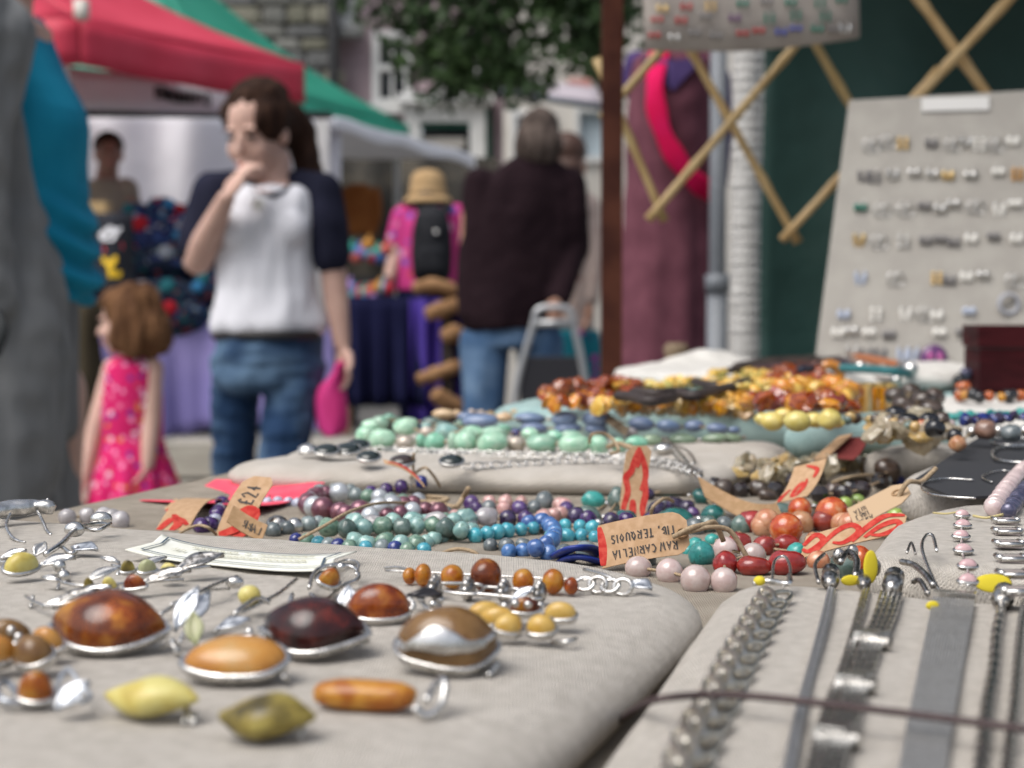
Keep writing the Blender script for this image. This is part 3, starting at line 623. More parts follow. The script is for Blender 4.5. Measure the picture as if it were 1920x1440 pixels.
for x_ in (238, 268): b.cap(W(x_, 900), (W(x_, 0).x, D, .30), .055, .04); b.cap((W(x_, 0).x, D, .30), (W(x_, 0).x, D, .07), .042, .03)
bd = blob(b, 'body', [skin], .0055, gl, 4); face_parts(bd, hc, .86, HR)
dress = spots('pink_floral', (.60, .02, .13), [(.80, .55, .66), (.72, .16, .30), (.70, .20, .03), (.12, .04, .25), (.80, .28, .48), (.55, .015, .12)], 40, .36)
m = MB(); m.loft([(W(cx, y).x, D, W(cx, y).z, hw / S, ry) for y, cx, hw, ry in ((668, 248, 34, .05), (685, 250, 52, .075), (720, 249, 55, .085), (780, 248, 57, .09), (820, 249, 56, .09), (850, 251, 63, .11), (900, 254, 76, .14), (955, 256, 86, .165))])
blob(m, 'dress', [dress], .008, gl, 3, None, lambda v, n: .016 * math.sin(math.atan2(v.y - D, v.x - W(254, 900).x) * 11) * max(0, min(1, (W(0, 840).z - v.z) * 5)))
m = MB(); q = lambda *p: hc + HR @ (Vector(p) * .86)
m.ell(q(0, .035, .045), (.082, .092, .078), HR); m.ell(q(0, .07, -.02), (.085, .07, .085), HR); m.ell(q(.07, .045, -.035), (.038, .07, .09), HR); m.ell(q(-.07, .045, -.035), (.038, .07, .09), HR); m.ell(q(0, .09, -.05), (.085, .06, .08), HR); m.ell(q(0, -.035, .078), (.055, .045, .03), HR)
blob(m, 'hair', [hair_br], .006, gl, 2, None, lambda v, n: .014 * noise.noise(Vector((v.x * 26, v.y * 26, v.z * 9))) + .007 * noise.noise(Vector((v.x * 70, v.y * 70, v.z * 18))))
shoes(gl, ((W(238, 0).x, D), (W(268, 0).x, D)), mat('shoe_pink', (.5, .1, .2), .6))
# ---------------------------------------------------------------- near woman in grey cardigan at the left edge (faces right)
D = 2.8; S = F / D
def W(px, py, dd=0): return at(px, py, D + dd)
cw = thing('person', 'woman at the left edge in long grey cardigan over a teal top', 'person', (W(20, 900).x, D, 0))
hc = W(15, -130); HR = REul(0, 0, 1.45); b = MB(); head_prims(b, hc, 1.0, HR)
b.cap(W(8, -90), W(4, 20), .05, .055); b.loft([(W(20, y).x, D + .02, W(20, y).z, .06, .12) for y in (700, 500, 300, 100, 40)])
b.cap(W(-20, 60, -.17), W(-48, 330, -.18), .05, .042); b.cap(W(-48, 330, -.18), W(-8, 580, -.19), .042, .03); hand(b, W(-8, 585, -.19), (.05, 0, -1), (.0, 1, 0), 1, .7, 1)
for dy in (-.09, .09):
    b.cap((W(40, 0).x, D + dy, .85), (W(35, 0).x, D + dy, .5), .085, .06); b.cap((W(35, 0).x, D + dy, .5), (W(30, 0).x, D + dy, .1), .06, .045)
bd = blob(b, 'body', [skin], .008, cw, 4); face_parts(bd, hc, 1, HR)
m = MB(); q = lambda *p: hc + HR @ Vector(p); m.ell(q(0, .03, .04), (.088, .1, .09), HR); m.ell(q(0, .08, -.03), (.08, .06, .11), HR); blob(m, 'hair', [hair_br], .008, cw, 3)
teal = mat('teal_jersey', (.010, .22, .36), .85, col2=(.014, .26, .41), scale=8)
prof = [(560, 165), (530, 168), (490, 168), (455, 166), (425, 166), (400, 160), (370, 152), (340, 148), (300, 148), (265, 153), (235, 154), (205, 148), (170, 130), (135, 108), (100, 92), (60, 76), (20, 58)]
m = MB(); back = -70
m.loft([(W((xr + back) / 2, y).x, D + .03, W(0, y).z, (xr - back) / 2 / S, .15) for y, xr in prof])
def tf(v, n):
    k = max(0, min(1, (W(0, 330).z - v.z) * 6)); return k * .012 * math.sin((v.z + v.x * .55 + .02 * noise.noise(v * 6)) * 120) + .004 * noise.noise(v * 12)
blob(m, 'teal_top', [teal], .006, cw, 4, None, tf)
m = MB(); m.loft([(W(28, 0).x, D, z, .10, .15) for z in (1.04, .95, .85, .78)]); 
for dy in (-.09, .09): m.cap((W(28, 0).x, D + dy, .82), (W(28, 0).x, D + dy, .5), .09, .08); m.cap((W(35, 0).x, D + dy, .5), (W(30, 0).x, D + dy, .1), .08, .07)
blob(m, 'trousers', [mat('grey_wool', (.16, .165, .17), .95, col2=(.22, .225, .23), scale=10, stretch=(2, 2, .4))], .01, cw, 4, None, folds(.01, 10))
cardi = mat('grey_knit', (.185, .19, .193), .95, col2=(.225, .23, .232), scale=9, stretch=(3, 3, .6), bump=.3, bscale=300, bdist=.002, sheen=.1)
cp = [(1010, 118), (950, 126), (880, 138), (800, 146), (700, 148), (620, 146), (570, 140), (500, 128), (440, 118), (380, 108), (320, 96), (260, 88), (200, 78), (140, 66), (80, 48), (30, 28), (-20, 10)]
m = MB(); m.loft([(W((xr - 130) / 2, y).x, D - .09, W(0, y).z, (xr + 130) / 2 / S, .13 + .0001 * max(0, y - 400)) for y, xr in cp])
m.cap(W(-30, 60, -.2), W(-52, 330, -.22), .075, .06); m.cap(W(-52, 330, -.22), W(-22, 560, -.22), .06, .05)
blob(m, 'cardigan', [cardi], .008, cw, 4, None, lambda v, n: .024 * noise.noise(Vector((v.x * 24, v.y * 16, v.z * 2.2))) + .008 * noise.noise(v * 22))
shoes(cw, ((W(30, 0).x, D - .09), (W(30, 0).x, D + .09)), shoe_m, 1.5)
bgm = mat('grey_bag', (.03, .033, .034), .85, col2=(.055, .058, .06), scale=8)
m = MB(); m.loft([(W(-30, y).x, D - .30, W(0, y, -.3).z, hw / S, .07) for y, hw in ((870, 60), (855, 80), (800, 86), (740, 84), (690, 70), (655, 50))])
hb = blob(m, 'shoulder_bag', [bgm], .008, None, 4, None, folds(.006, 12), label='dark grey soft bag hanging beside the grey cardigan at the left edge', cat='bag')
m = MB(); m.tube(smooth_path([W(-10, 665, -.3), W(5, 620, -.29), W(-8, 588, -.24), W(-25, 625, -.27), W(-45, 668, -.3)], 4), .009, 8); m.build('handle', bgm, hb)
# ---------------------------------------------------------------- man from behind in dark jacket
D = 6.6; S = F / D
def W(px, py, dd=0): return at(px, py, D + dd)
mn = thing('person', 'long-haired person seen from behind in dark maroon jacket pulling a trolley', 'person', (W(975, 900).x, D, 0))
hc = W(1012, 262); HR = REul(0, 0, PI - .1); b = MB(); head_prims(b, hc, 1.08, HR); b.cap(W(1010, 285), W(1005, 325), .06, .07)
b.loft([(W(985, y).x, D, W(985, y).z, .12, .09) for y in (640, 500, 380, 330)])
b.cap(W(1070, 350), W(1075, 470), .05, .045); b.cap(W(1075, 470), W(1045, 565, -.12), .045, .032); hand(b, W(1045, 558, -.12), (-.1, -.05, -1), (-.2, 1, 0), 1.0, 1.0, 1)
b.cap(W(890, 350), W(878, 480), .05, .042); b.cap(W(878, 480), W(880, 590, -.05), .042, .03)
for x_ in (908, 1015): b.cap(W(x_, 640), (W(x_, 0).x, D, .5), .08, .055); b.cap((W(x_, 0).x, D, .5), (W(x_, 0).x, D, .08), .055, .04)
bd = blob(b, 'body', [skin_tan], .008, mn, 4); face_parts(bd, hc, 1.08, HR)
jk = mat('maroon_jacket', (.012, .0055, .008), .95, col2=(.018, .009, .012), scale=5)
m = MB(); m.loft([(W(cx, y).x, D, W(cx, y).z, hw / S, ry) for y, cx, hw, ry in ((618, 962, 92, .15), (560, 965, 96, .155), (480, 975, 98, .15), (400, 985, 96, .145), (350, 990, 92, .13), (318, 998, 68, .11), (296, 1006, 40, .085))])
m.cap(W(905, 345), W(888, 470), .075, .07); m.cap(W(888, 470), W(884, 585, -.03), .07, .06); m.cap(W(1068, 345), W(1075, 465), .075, .07); m.cap(W(1075, 465), W(1045, 558, -.1), .07, .055)
blob(m, 'jacket', [jk], .011, mn, 4, None, lambda v, n: .02 * noise.noise(Vector((v.x * 9, v.y * 9, v.z * 4))) + .004 * noise.noise(v * 20))
m = MB(); m.loft([(W(960, y).x, D, W(960, y).z, .19, .13) for y in (650, 620, 590)])
m.cap(W(910, 640), (W(905, 0).x, D - .06, .52), .105, .082); m.cap((W(905, 0).x, D - .06, .52), (W(900, 0).x, D, .1), .082, .07); m.cap(W(1012, 640), (W(1015, 0).x, D, .5), .105, .075); m.cap((W(1015, 0).x, D, .5), (W(1015, 0).x, D + .02, .1), .075, .065)
blob(m, 'jeans', [denim_lt], .011, mn, 4, None, folds(.014, 12))
m = MB(); q = lambda *p: hc + HR @ (Vector(p) * 1.08); m.ell(q(0, .02, .045), (.088, .1, .088), HR); m.ell(q(0, .055, -.02), (.11, .085, .1), HR); m.ell(q(0, .055, -.045), (.108, .075, .055), HR); blob(m, 'hair', [hair_gr], .009, mn, 3, None, folds(.01, 24, (1, 1, .3)))
shoes(mn, ((W(902, 0).x, D), (W(1015, 0).x, D)), shoe_m, PI)
tl = thing('shopping_trolley', 'silver tubular trolley frame held by the person in the dark jacket', 'trolley', (W(1035, 0).x, D - .25, 0))
tm = mat('trolley_grey', (.42, .43, .44), .35, .6)
L0 = Vector((W(942, 0, -.3).x, D - .3, .12)); R0 = Vector((W(1125, 0, -.3).x, D - .3, .12))
m = MB(); m.tube(smooth_path([L0, W(966, 742, -.3), W(1000, 608, -.3), W(1006, 585, -.3), W(1020, 577, -.3), W(1055, 577, -.3), W(1070, 585, -.3), W(1075, 608, -.3), W(1098, 725, -.3), R0], 5), .014, 8); m.build('frame', tm, tl)
m = MB(); m.tube([W(1003, 606, -.3), W(1074, 606, -.3)], .016, 8); m.build('crossbar', tm, tl)
m = MB(); m.box((W(1035, 0, -.3).x, D - .2, .55), (.26, .2, .55)); m.build('bag', mat('trolley_bag', (.015, .015, .02), .8), tl, smooth=False)
for p in (L0, R0): m = MB(); m.tube([p + Vector((-.015, 0, -.05)), p + Vector((.015, 0, -.05))], .07, 16); m.build('wheel', shoe_m, tl)
# ---------------------------------------------------------------- person half hidden behind (patterned top, teal skirt)
D = 7.2; S = F / D
def W(px, py, dd=0): return at(px, py, D + dd)
hp = thing('person', 'person half hidden by the brown post in beige patterned top and teal skirt', 'person', (W(1082, 0).x, D, 0))
hc = W(1068, 300); HR = REul(0, 0, 2.6); b = MB(); head_prims(b, hc, 1, HR); b.cap(W(1068, 325), W(1072, 350), .05, .06); b.loft([(W(1078, y).x, D, W(1078, y).z, .09, .08) for y in (640, 480, 370)])
b.cap(W(1100, 380), W(1108, 500, -.03), .045, .04); b.cap(W(1108, 500, -.03), W(1100, 590, -.08), .04, .03); hand(b, W(1100, 590, -.08), (-.1, 0, -1), (-1, 0, 0), 1, .5)
for x_ in (1065, 1095): b.cap((W(x_, 0).x, D, .7), (W(x_, 0).x, D, .4), .07, .055); b.cap((W(x_, 0).x, D, .4), (W(x_, 0).x, D, .08), .055, .04)
bd = blob(b, 'body', [skin_tan], .009, hp, 4); face_parts(bd, hc, 1, HR)
m = MB(); q = lambda *p: hc + HR @ Vector(p); m.ell(q(0, .03, .04), (.095, .1, .09), HR); m.ell(q(0, .06, -.05), (.1, .07, .09), HR); blob(m, 'hair', [mat('hair_auburn', (.06, .025, .015), .6)], .01, hp, 3)
m = MB(); m.loft([(W(1076, y).x, D, W(1076, y).z, hw / S, .12) for y, hw in ((620, 38), (540, 36), (450, 37), (390, 38), (355, 22))]); m.cap(W(1102, 385), W(1110, 490, -.03), .06, .055); m.cap(W(1110, 490, -.03), W(1103, 560, -.06), .055, .05)
blob(m, 'patterned_top', [spots('beige_print', (.42, .33, .29), [(.25, .12, .10), (.5, .42, .38), (.35, .25, .22)], 20, .3)], .011, hp, 4, None, folds(.008, 16))
m = MB(); m.loft([(W(1078, 0).x, D, z, r, .15) for z, r in ((.93, .12), (.8, .14), (.66, .16), (.58, .17))]); blob(m, 'skirt', [spots('teal_print', (.01, .13, .17), [(.3, .03, .22), (.02, .07, .12), (.03, .2, .24)], 14, .3)], .011, hp, 4, None, folds(.01, 12))
shoes(hp, ((W(1065, 0).x, D), (W(1095, 0).x, D)), shoe_m, PI)
# ---------------------------------------------------------------- lady with straw hat and rucksack
D = 7.85; S = F / D
def W(px, py, dd=0): return at(px, py, D + dd)
hl = thing('person', 'lady in pink flowered blouse seen from behind under a straw hat', 'person', (W(805, 0).x, D, .0))
hc = W(802, 374); HR = REul(0, 0, PI + .25); b = MB(); head_prims(b, hc, .95, HR); b.cap(W(803, 375), W(805, 402), .05, .055); b.loft([(W(805, y).x, D, W(805, y).z, .11, .08) for y in (620, 500, 420, 400)])
b.cap(W(752, 415), W(740, 480, -.02), .045, .04); b.cap(W(740, 480, -.02), W(727, 535, -.1), .04, .03); hand(b, W(727, 535, -.1), (-.2, -.3, -1), (1, 0, 0), .9, .5)
b.cap(W(860, 415), W(872, 490), .045, .04); b.cap(W(872, 490), W(875, 560, -.05), .04, .03)
for x_ in (780, 832): b.cap(W(x_, 600), (W(x_, 0).x, D, .5), .09, .06); b.cap((W(x_, 0).x, D, .5), (W(x_, 0).x, D, .08), .06, .045)
bd = blob(b, 'body', [skin], .009, hl, 4); face_parts(bd, hc, .95, HR)
m = MB(); m.ell(hc + Vector((0, -.02, .0)), (.083, .09, .09)); blob(m, 'hair', [hair_gr], .01, hl, 2)
bl = spots('pink_blue_floral', (.55, .05, .22), [(.65, .18, .36), (.13, .09, .42), (.6, .08, .12), (.7, .35, .5), (.10, .12, .45)], 17, .34)
m = MB(); m.loft([(W(cx, y).x, D, W(cx, y).z, hw / S, ry) for y, cx, hw, ry in ((545, 800, 62, .14), (480, 803, 58, .13), (420, 806, 58, .12), (395, 806, 45, .1), (380, 805, 26, .08))]); m.cap(W(757, 408), W(744, 452), .065, .06); m.cap(W(855, 405), W(866, 455), .065, .06)
blob(m, 'blouse', [bl], .011, hl, 4, None, folds(.006, 14))
m = MB(); m.loft([(W(805, 0).x, D, z, .17, .14) for z in (1.12, 1.0, .85, .7)]); m.cap((W(780, 0).x, D, .8), (W(780, 0).x, D, .1), .11, .07); m.cap((W(832, 0).x, D, .8), (W(832, 0).x, D, .1), .11, .07); blob(m, 'trousers', [navy], .012, hl, 3)
shoes(hl, ((W(780, 0).x, D), (W(832, 0).x, D)), shoe_m, PI)
straw = mat('straw', (.38, .25, .125), .85, col2=(.46, .32, .17), scale=50, bump=.4, bscale=120, bdist=.003)
hat = thing('sun_hat', 'straw sun hat with drooping brim worn by the lady with the rucksack', 'hat', W(802, 368))
m = MB(); c = W(802, 368); m.loft([(c.x, c.y, c.z + z, r, r * 1.05) for z, r in ((-.035, .128), (-.022, .122), (-.004, .108), (.004, .092), (.05, .09), (.1, .082), (.125, .06), (.135, .02))], 28)
m.build('crown_and_brim', straw, hat); m = MB(); m.loft([(c.x, c.y, c.z + z, r, r * 1.05) for z, r in ((.006, .0945), (.028, .0935))], 28); m.build('band', mat('straw_band', (.40, .26, .12), .8), hat)
rs = thing('rucksack', 'black rucksack on the back of the lady in pink', 'rucksack', W(812, 530, -.2))
rm = mat('black_nylon', (.014, .015, .018), .85, col2=(.028, .029, .033), scale=9, bump=.3, bscale=30, bdist=.006)
m = MB(); m.loft([(W(813, y).x, D - .19, W(813, y).z, hw / S, ry) for y, hw, ry in ((532, 26, .05), (518, 35, .09), (480, 38, .105), (440, 36, .1), (410, 30, .085), (392, 18, .05))]); blob(m, 'bag', [rm], .009, rs, 4)
m = MB(); m.loft([(W(815, y).x, D - .285, W(815, y).z, hw / S, ry) for y, hw, ry in ((522, 22, .02), (505, 27, .035), (478, 26, .035), (465, 18, .02))]); m.build('pocket', rm, rs)
for sx in (-1, 1):
    m = MB(); m.tube(smooth_path([W(812 + sx * 22, 400, -.15), W(812 + sx * 28, 384, -.06), W(812 + sx * 30, 386, .04), W(812 + sx * 32, 420, .13)], 4), .02, 8, sq=.4); m.build('strap', rm, rs)
m = MB(); m.ell(W(818, 436, -.295), (.012, .006, .012)); m.build('badge', silver, rs)
# ---------------------------------------------------------------- seated man in the shade
D = 7.75; S = F / D
def W(px, py, dd=0): return at(px, py, D + dd)
sm = thing('person', 'dark-haired man in beige shirt sitting in the shade of the red canopy', 'person', (W(200, 0).x, D, .45))
hc = W(204, 288); HR = REul(-.1, 0, .3); b = MB(); head_prims(b, hc, .9, HR); b.cap(W(203, 308), W(200, 340), .05, .06); b.loft([(W(198, y).x, D, W(198, y).z, .12, .09) for y in (560, 440, 345)])
for sx in (-1, 1):
    b.cap(W(198 + sx * 42, 352), W(198 + sx * 52, 450, -.05), .045, .04); b.cap(W(198 + sx * 52, 450, -.05), W(198 + sx * 20, 490, -.22), .04, .03); hand(b, W(198 + sx * 20, 490, -.22), (-sx * .4, -1, 0), (0, 0, -1), .9, .4, sx)
    b.cap(W(198 + sx * 22, 560), W(198 + sx * 28, 585, -.4), .08, .065); b.cap(W(198 + sx * 28, 585, -.4), (W(198 + sx * 28, 0).x, D - .4, .52), .06, .045)
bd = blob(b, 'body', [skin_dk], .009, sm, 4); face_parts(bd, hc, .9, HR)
m = MB(); q = lambda *p: hc + HR @ (Vector(p) * .9); m.ell(q(0, .025, .05), (.078, .092, .075), HR); blob(m, 'hair', [hair_dk], .009, sm, 3)
m = MB(); m.loft([(W(198, y).x, D, W(198, y).z, hw / S, .12) for y, hw in ((560, 46), (480, 44), (400, 46), (355, 44), (338, 24))]); m.cap(W(158, 355), W(150, 420), .06, .055); m.cap(W(238, 355), W(246, 420), .06, .055)
blob(m, 'shirt', [mat('beige_shirt', (.26, .22, .17), .9, col2=(.31, .26, .2), scale=6)], .011, sm, 4, None, folds(.008, 12))
m = MB(); m.cap(W(176, 560), W(170, 590, -.42), .09, .075); m.cap(W(220, 560), W(226, 590, -.42), .09, .075); m.cap(W(170, 590, -.42), (W(170, 0).x, D - .42, .55), .075, .06); m.cap(W(226, 590, -.42), (W(226, 0).x, D - .42, .55), .075, .06); m.ell(W(198, 560), (.19, .14, .09)); blob(m, 'trousers', [blk], .012, sm, 3)
st_ = thing('folding_stool', 'dark stool under the seated man', 'stool', (W(198, 0).x, D, .45)); m = MB(); zs = W(198, 590).z - .04; m.box((W(198, 0).x, D, zs), (.36, .34, .05)); m.build('seat', shoe_m, st_, smooth=False)
for sx in (-1, 1):
    for sy in (-1, 1): m = MB(); m.box((W(198, 0).x + sx * .15, D + sy * .14, (zs + .425) / 2), (.03, .03, zs - .475)); m.build('leg', shoe_m, st_, smooth=False)
# ================================================================ OUR STALL: table, pads, boards, trellis
ANG = math.radians(15.5); AX = Vector((math.sin(ANG), math.cos(ANG), 0)); BX = Vector((math.cos(ANG), -math.sin(ANG), 0))
HB = .108; TZ = CZ - HB
T0 = Vector((-.242, .846, TZ))
def tab(a, b): return T0 + AX * a + BX * b
tbl = thing('stall_table', 'long jewellery stall table covered in taupe hessian cloth', 'table', tab(.5, .6) * Vector((1, 1, 0)))
m = MB(); m.grid(lambda u, v: tab(-1.1 + 3.3 * u, 1.5 * v) + Vector((0, 0, -.0)), 60, 30, .004); m.build('top_cloth', hessian, tbl)
c_ = tab(.55, .75); m = MB(); m.box((c_.x, c_.y, TZ - .022), (1.49, 3.29, .034), Rz(-ANG)); m.build('tabletop', MT['table_wood'], tbl, smooth=False)
def skirt(p, q, nn):
    m = MB(); m.grid(lambda u, v: p.lerp(q, u) + Vector((0, 0, -.002 - (TZ - .06) * v)) + nn * (.004 + .012 * math.sin(min(v * 6, 1.57)) + .03 * v * math.sin(u * 40) + .015 * v), 90, 10, .004); m.build('side_cloth', hessian, tbl)
skirt(tab(2.2, 0), tab(-1.1, 0), -BX); skirt(tab(2.2, 1.5), tab(2.2, 0), AX); skirt(tab(-1.1, 1.5), tab(2.2, 1.5), BX); skirt(tab(-1.1, 0), tab(-1.1, 1.5), -AX)
for a in (-1.0, 2.1):
    for b_ in (.1, 1.4):
        q = tab(a, b_); m = MB(); m.box((q.x, q.y, (TZ - .04) / 2), (.05, .05, TZ - .04)); m.build('leg', MT['table_wood'], tbl, smooth=False)
def pad(name, label, outline, htop, hbot, mt, r=.012, wob=.0016, seed=0, seam=True):
    pts = [Vector((x, y, 0)) for x, y in outline]; n = len(pts)
    area = sum(pts[i].x * pts[(i + 1) % n].y - pts[(i + 1) % n].x * pts[i].y for i in range(n))
    if area < 0: pts.reverse()
    # round the corners, resample
    rr = .030; loop = []
    for i in range(n):
        p, a, b = pts[i], pts[i - 1], pts[(i + 1) % n]; da, db = (a - p), (b - p); k = min(rr, da.length * .45, db.length * .45)
        s, e = p + da.normalized() * k, p + db.normalized() * k
        for t in (0, .25, .5, .75, 1): loop.append(s * (1 - t) ** 2 + p * 2 * t * (1 - t) + e * t * t)
    full = []
    for i in range(len(loop)):
        p, q = loop[i], loop[(i + 1) % len(loop)]; k = max(1, int((q - p).length / .012))
        for j in range(k): full.append(p.lerp(q, j / k))
    N = len(full); nor = []
    for i in range(N):
        t = (full[(i + 1) % N] - full[i - 1]).normalized(); nor.append(Vector((t.y, -t.x, 0)))
    cen = sum(full, Vector()) / N; zt, zb = CZ - htop, CZ - hbot; th = zt - zb
    rings = []
    def ring(ins, z, w=0): rings.append([full[i] - nor[i] * ins + Vector((0, 0, z)) for i in range(N)])
    ring(r * .5, zb + .0008); ring(r * .12, zb + th * .2); ring(0, zb + th * .45)
    for k in range(1, 6):
        a = PI / 2 * k / 5; ring(r * (1 - math.cos(a)), zb + th * .45 + th * .55 * math.sin(a))
    base = rings[-1]; m = MB(); vs = []; fs = []
    for R in rings: vs += R
    steps = 14
    for k in range(1, steps):
        t = k / steps; vs += [p.lerp(Vector((cen.x, cen.y, p.z)), t) for p in base]
    tot = len(rings) + steps - 1
    vs = [v + Vector((0, 0, (wob * noise.noise(Vector((v.x * 22, v.y * 22, seed))) + .6 * wob * noise.noise(Vector((v.x * 60, v.y * 60, seed)))) if v.z > zb + th * .3 else 0)) for v in vs]
    vs.append(Vector((cen.x, cen.y, zt)))
    for i in range(tot - 1):
        for k in range(N): q = (k + 1) % N; fs.append((i * N + k, i * N + q, (i + 1) * N + q, (i + 1) * N + k))
    for k in range(N): fs.append(((tot - 1) * N + k, (tot - 1) * N + (k + 1) % N, len(vs) - 1))
    m.add(vs, fs); return m.build(name, mt, label=label, cat='pad')
linA = mat('linen_pale', (.425, .388, .34), .95, col2=(.545, .505, .45), scale=240, cr=(.3, .7), detail=8, weave=.26, wscale=2300, bump=.7, bscale=700, bdist=.0008, sheen=.1)
HA = .088
pad('display_pad', 'cream linen display pad at the front left carrying amber brooches', [(-.40, .768), (.040, .556), (.066, .492), (-.045, .165), (-.45, .30)], HA, .1075, linA, .019, .0009, seed=1)
HE = .090
pad('display_pad', 'cream linen pad at the front right carrying silver chain bracelets', [(.074, .533), (.158, .485), (.33, .39), (.22, .12), (-.030, .14)], HE, .1076, linA, .014, .0009, seed=2)
HF = .0855
pad('display_pad', 'cream linen pad at right carrying pink stone and square link bracelets', [(.120, .540), (.160, .655), (.205, .708), (.42, .62), (.36, .42), (.165, .51)], HF, .1077, linA, .012, .0008, seed=3)
HBp = .091
pad('display_pad', 'grey linen cushion in the middle carrying the mint green necklace', [(-.182, .960), (-.155, .918), (.105, .893), (.130, .925), (.208, 1.10), (.04, 1.19), (-.10, 1.19)], HBp, .1075, linen, .020, .003, seed=4)
HC = .079
pad('display_pad', 'pale aqua cloth pad under the amber necklaces', [(-.025, 1.33), (.05, 1.28), (.225, 1.20), (.34, 1.14), (.62, 1.60), (.13, 1.90)], HC, .1074, aqua_cloth, .016, seed=5)
HD = .060
pad('display_pad', 'white linen pad at the back under the leather cords', [(.10, 1.66), (.44, 1.56), (.62, 1.90), (.25, 2.12)], HD, .0775, mat('linen_white', (.58, .56, .52), .95, col2=(.63, .61, .57), scale=40, weave=.3, wscale=2400), .02, .004, seed=6)
HH = .084
pad('display_pad', 'pale linen pad under the black card of silver wire earrings', [(.195, .795), (.283, .975), (.60, .86), (.53, .70), (.215, .735)], HH, .1073, linA, .01, .0006, seed=7)
HI = .086
pad('display_pad', 'narrow pale pad under the smoky quartz chips', [(.212, .962), (.268, 1.055), (.36, 1.03), (.29, .985)], HI, .1072, linA, .01, seed=8)
HJ = .074
pad('display_pad', 'white pad at the right edge beside the dark red box', [(.325, 1.12), (.37, 1.40), (.75, 1.35), (.62, 1.02)], HJ, .1071, MT['linen_white'], .014, .003, seed=9)
# folded white cloth at the back
m = MB(); c = at(1325, 690, 2.0); m.ell(c, (.06, .05, .022), Rz(.3), 24, 14, fn=lambda v: v * (1 + .25 * noise.noise(v * 2))); m.ell(c + Vector((-.06, .0, -.008)), (.06, .045, .014), Rz(-.2), 24, 14)
blob(m, 'folded_cloth', [MT['linen_white']], .004, None, 3, None, folds(.004, 30, (1, 1, 1)), label='crumpled white cloth at the back of the stall beside the maroon dress', cat='cloth')
m = MB(); a_, b_ = at(1665, 716, 1.72), at(1795, 722, 1.68); m.cap(a_, b_, .021, .019); blob(m, 'cloth_roll', [MT['linen_white']], .004, None, 3, label='white cloth roll in front of the earring board', cat='cloth')
m = MB(); a_, b_ = on(1505, 826, .083), on(1640, 822, .083); m.cap(a_, b_, .0135, .0125); blob(m, 'cloth_roll', [aqua_cloth], .004, None, 3, None, folds(.002, 40, (1, 1, 1)), label='rolled aqua cloth edge behind the dark faceted beads', cat='cloth')
# dark red box
bx = thing('wooden_box', 'dark red lacquered box at the right edge of the stall', 'box', at(1900, 750, 1.55))
lac = mat('red_lacquer', (.026, .0035, .005), .85, col2=(.045, .006, .008), scale=20, stretch=(1, 1, 5), coat=.04)
c = at(1905, 682, 1.58); R = Rz(-.12)
m = MB(); m.box(c + Vector((0, 0, -.012)), (.088, .09, .055), R); m.build('body', lac, bx, smooth=False)
m = MB(); m.box(c + Vector((0, 0, .0285)), (.092, .094, .022), R); m.build('lid', lac, bx, smooth=False)
m = MB(); m.box(c + Vector((0, 0, .0165)), (.086, .088, .0035), R); m.box(c + Vector((0, 0, -.045)), (.094, .096, .01), R); m.build('moulding', mat('dark_lacquer', (.02, .004, .004), .5), bx, smooth=False)
# ---------------------------------------------------------------- earring board
P_bl, P_tl, P_tr = at(1525, 698, 1.98), at(1592, 188, 2.10), at(1990, 166, 2.02)
Ub, Vb = P_tr - P_tl, P_tl - P_bl; Nb = Ub.cross(Vb).normalized()
if Nb.y > 0: Nb = -Nb
def bpt(px, py, off=0):      # point of the board plane under that photo position
    r = ray(px, py); t = (P_bl - CAM).dot(Nb) / r.dot(Nb); return CAM + r * t + Nb * off
boardm = mat('grey_felt_board', (.335, .315, .285), .95, col2=(.375, .355, .32), scale=30, weave=.3, wscale=1800, bump=.2, bscale=500, bdist=.0006)
bdT = thing('earring_board', 'tall grey cloth board pinned with rows of silver earrings at right', 'board', P_bl)
m = MB(); m.grid(lambda u, v: P_bl + Ub * u + Vb * v - Nb * .005, 4, 4, .01); m.build('panel', boardm, bdT, smooth=False)
m = MB(); q = [bpt(1728, 186, .003), bpt(1855, 183, .003), bpt(1855, 208, .003), bpt(1728, 211, .003)]; m.grid(lambda u, v: q[0].lerp(q[1], u).lerp(q[3].lerp(q[2], u), v), 2, 2, .001); m.build('paper_strip', mat('paper', (.56, .55, .53), .8), bdT, smooth=False)
m = MB(); s0 = P_tl.lerp(P_tr, .5); m.tube([s0 - Nb * .012, Vector((s0.x + .0, s0.y + .2, TZ))], .008, 8); m.build('prop_leg', MT['table_wood'], bdT)
stones = {'silver': silver, 'pearl': mat('white_pearl', (.75, .73, .68), .25, coat=.3), 'green': mat('green_glass', (.01, .16, .11), .15, coat=.5), 'dark': mat('grey_stone', (.17, .16, .16), .3, coat=.3), 'pale': mat('pale_blue_stone', (.42, .47, .58), .25, coat=.3), 'amber': mat('amber_chip', (.50, .24, .03), .2, coat=.4), 'gold': mat('brass', (.7, .5, .22), .3, .9), 'red': mat('red_glass', (.35, .02, .02), .15, coat=.5), 'blue': mat('blue_glass', (.04, .06, .3), .15, coat=.5), 'purple': mat('purple_stone', (.10, .03, .12), .25, coat=.4)}
ORD = ['first', 'second', 'third', 'fourth', 'fifth', 'sixth', 'seventh', 'eighth', 'ninth', 'tenth', 'eleventh', 'twelfth', 'thirteenth', 'fourteenth', 'fifteenth', 'sixteenth']
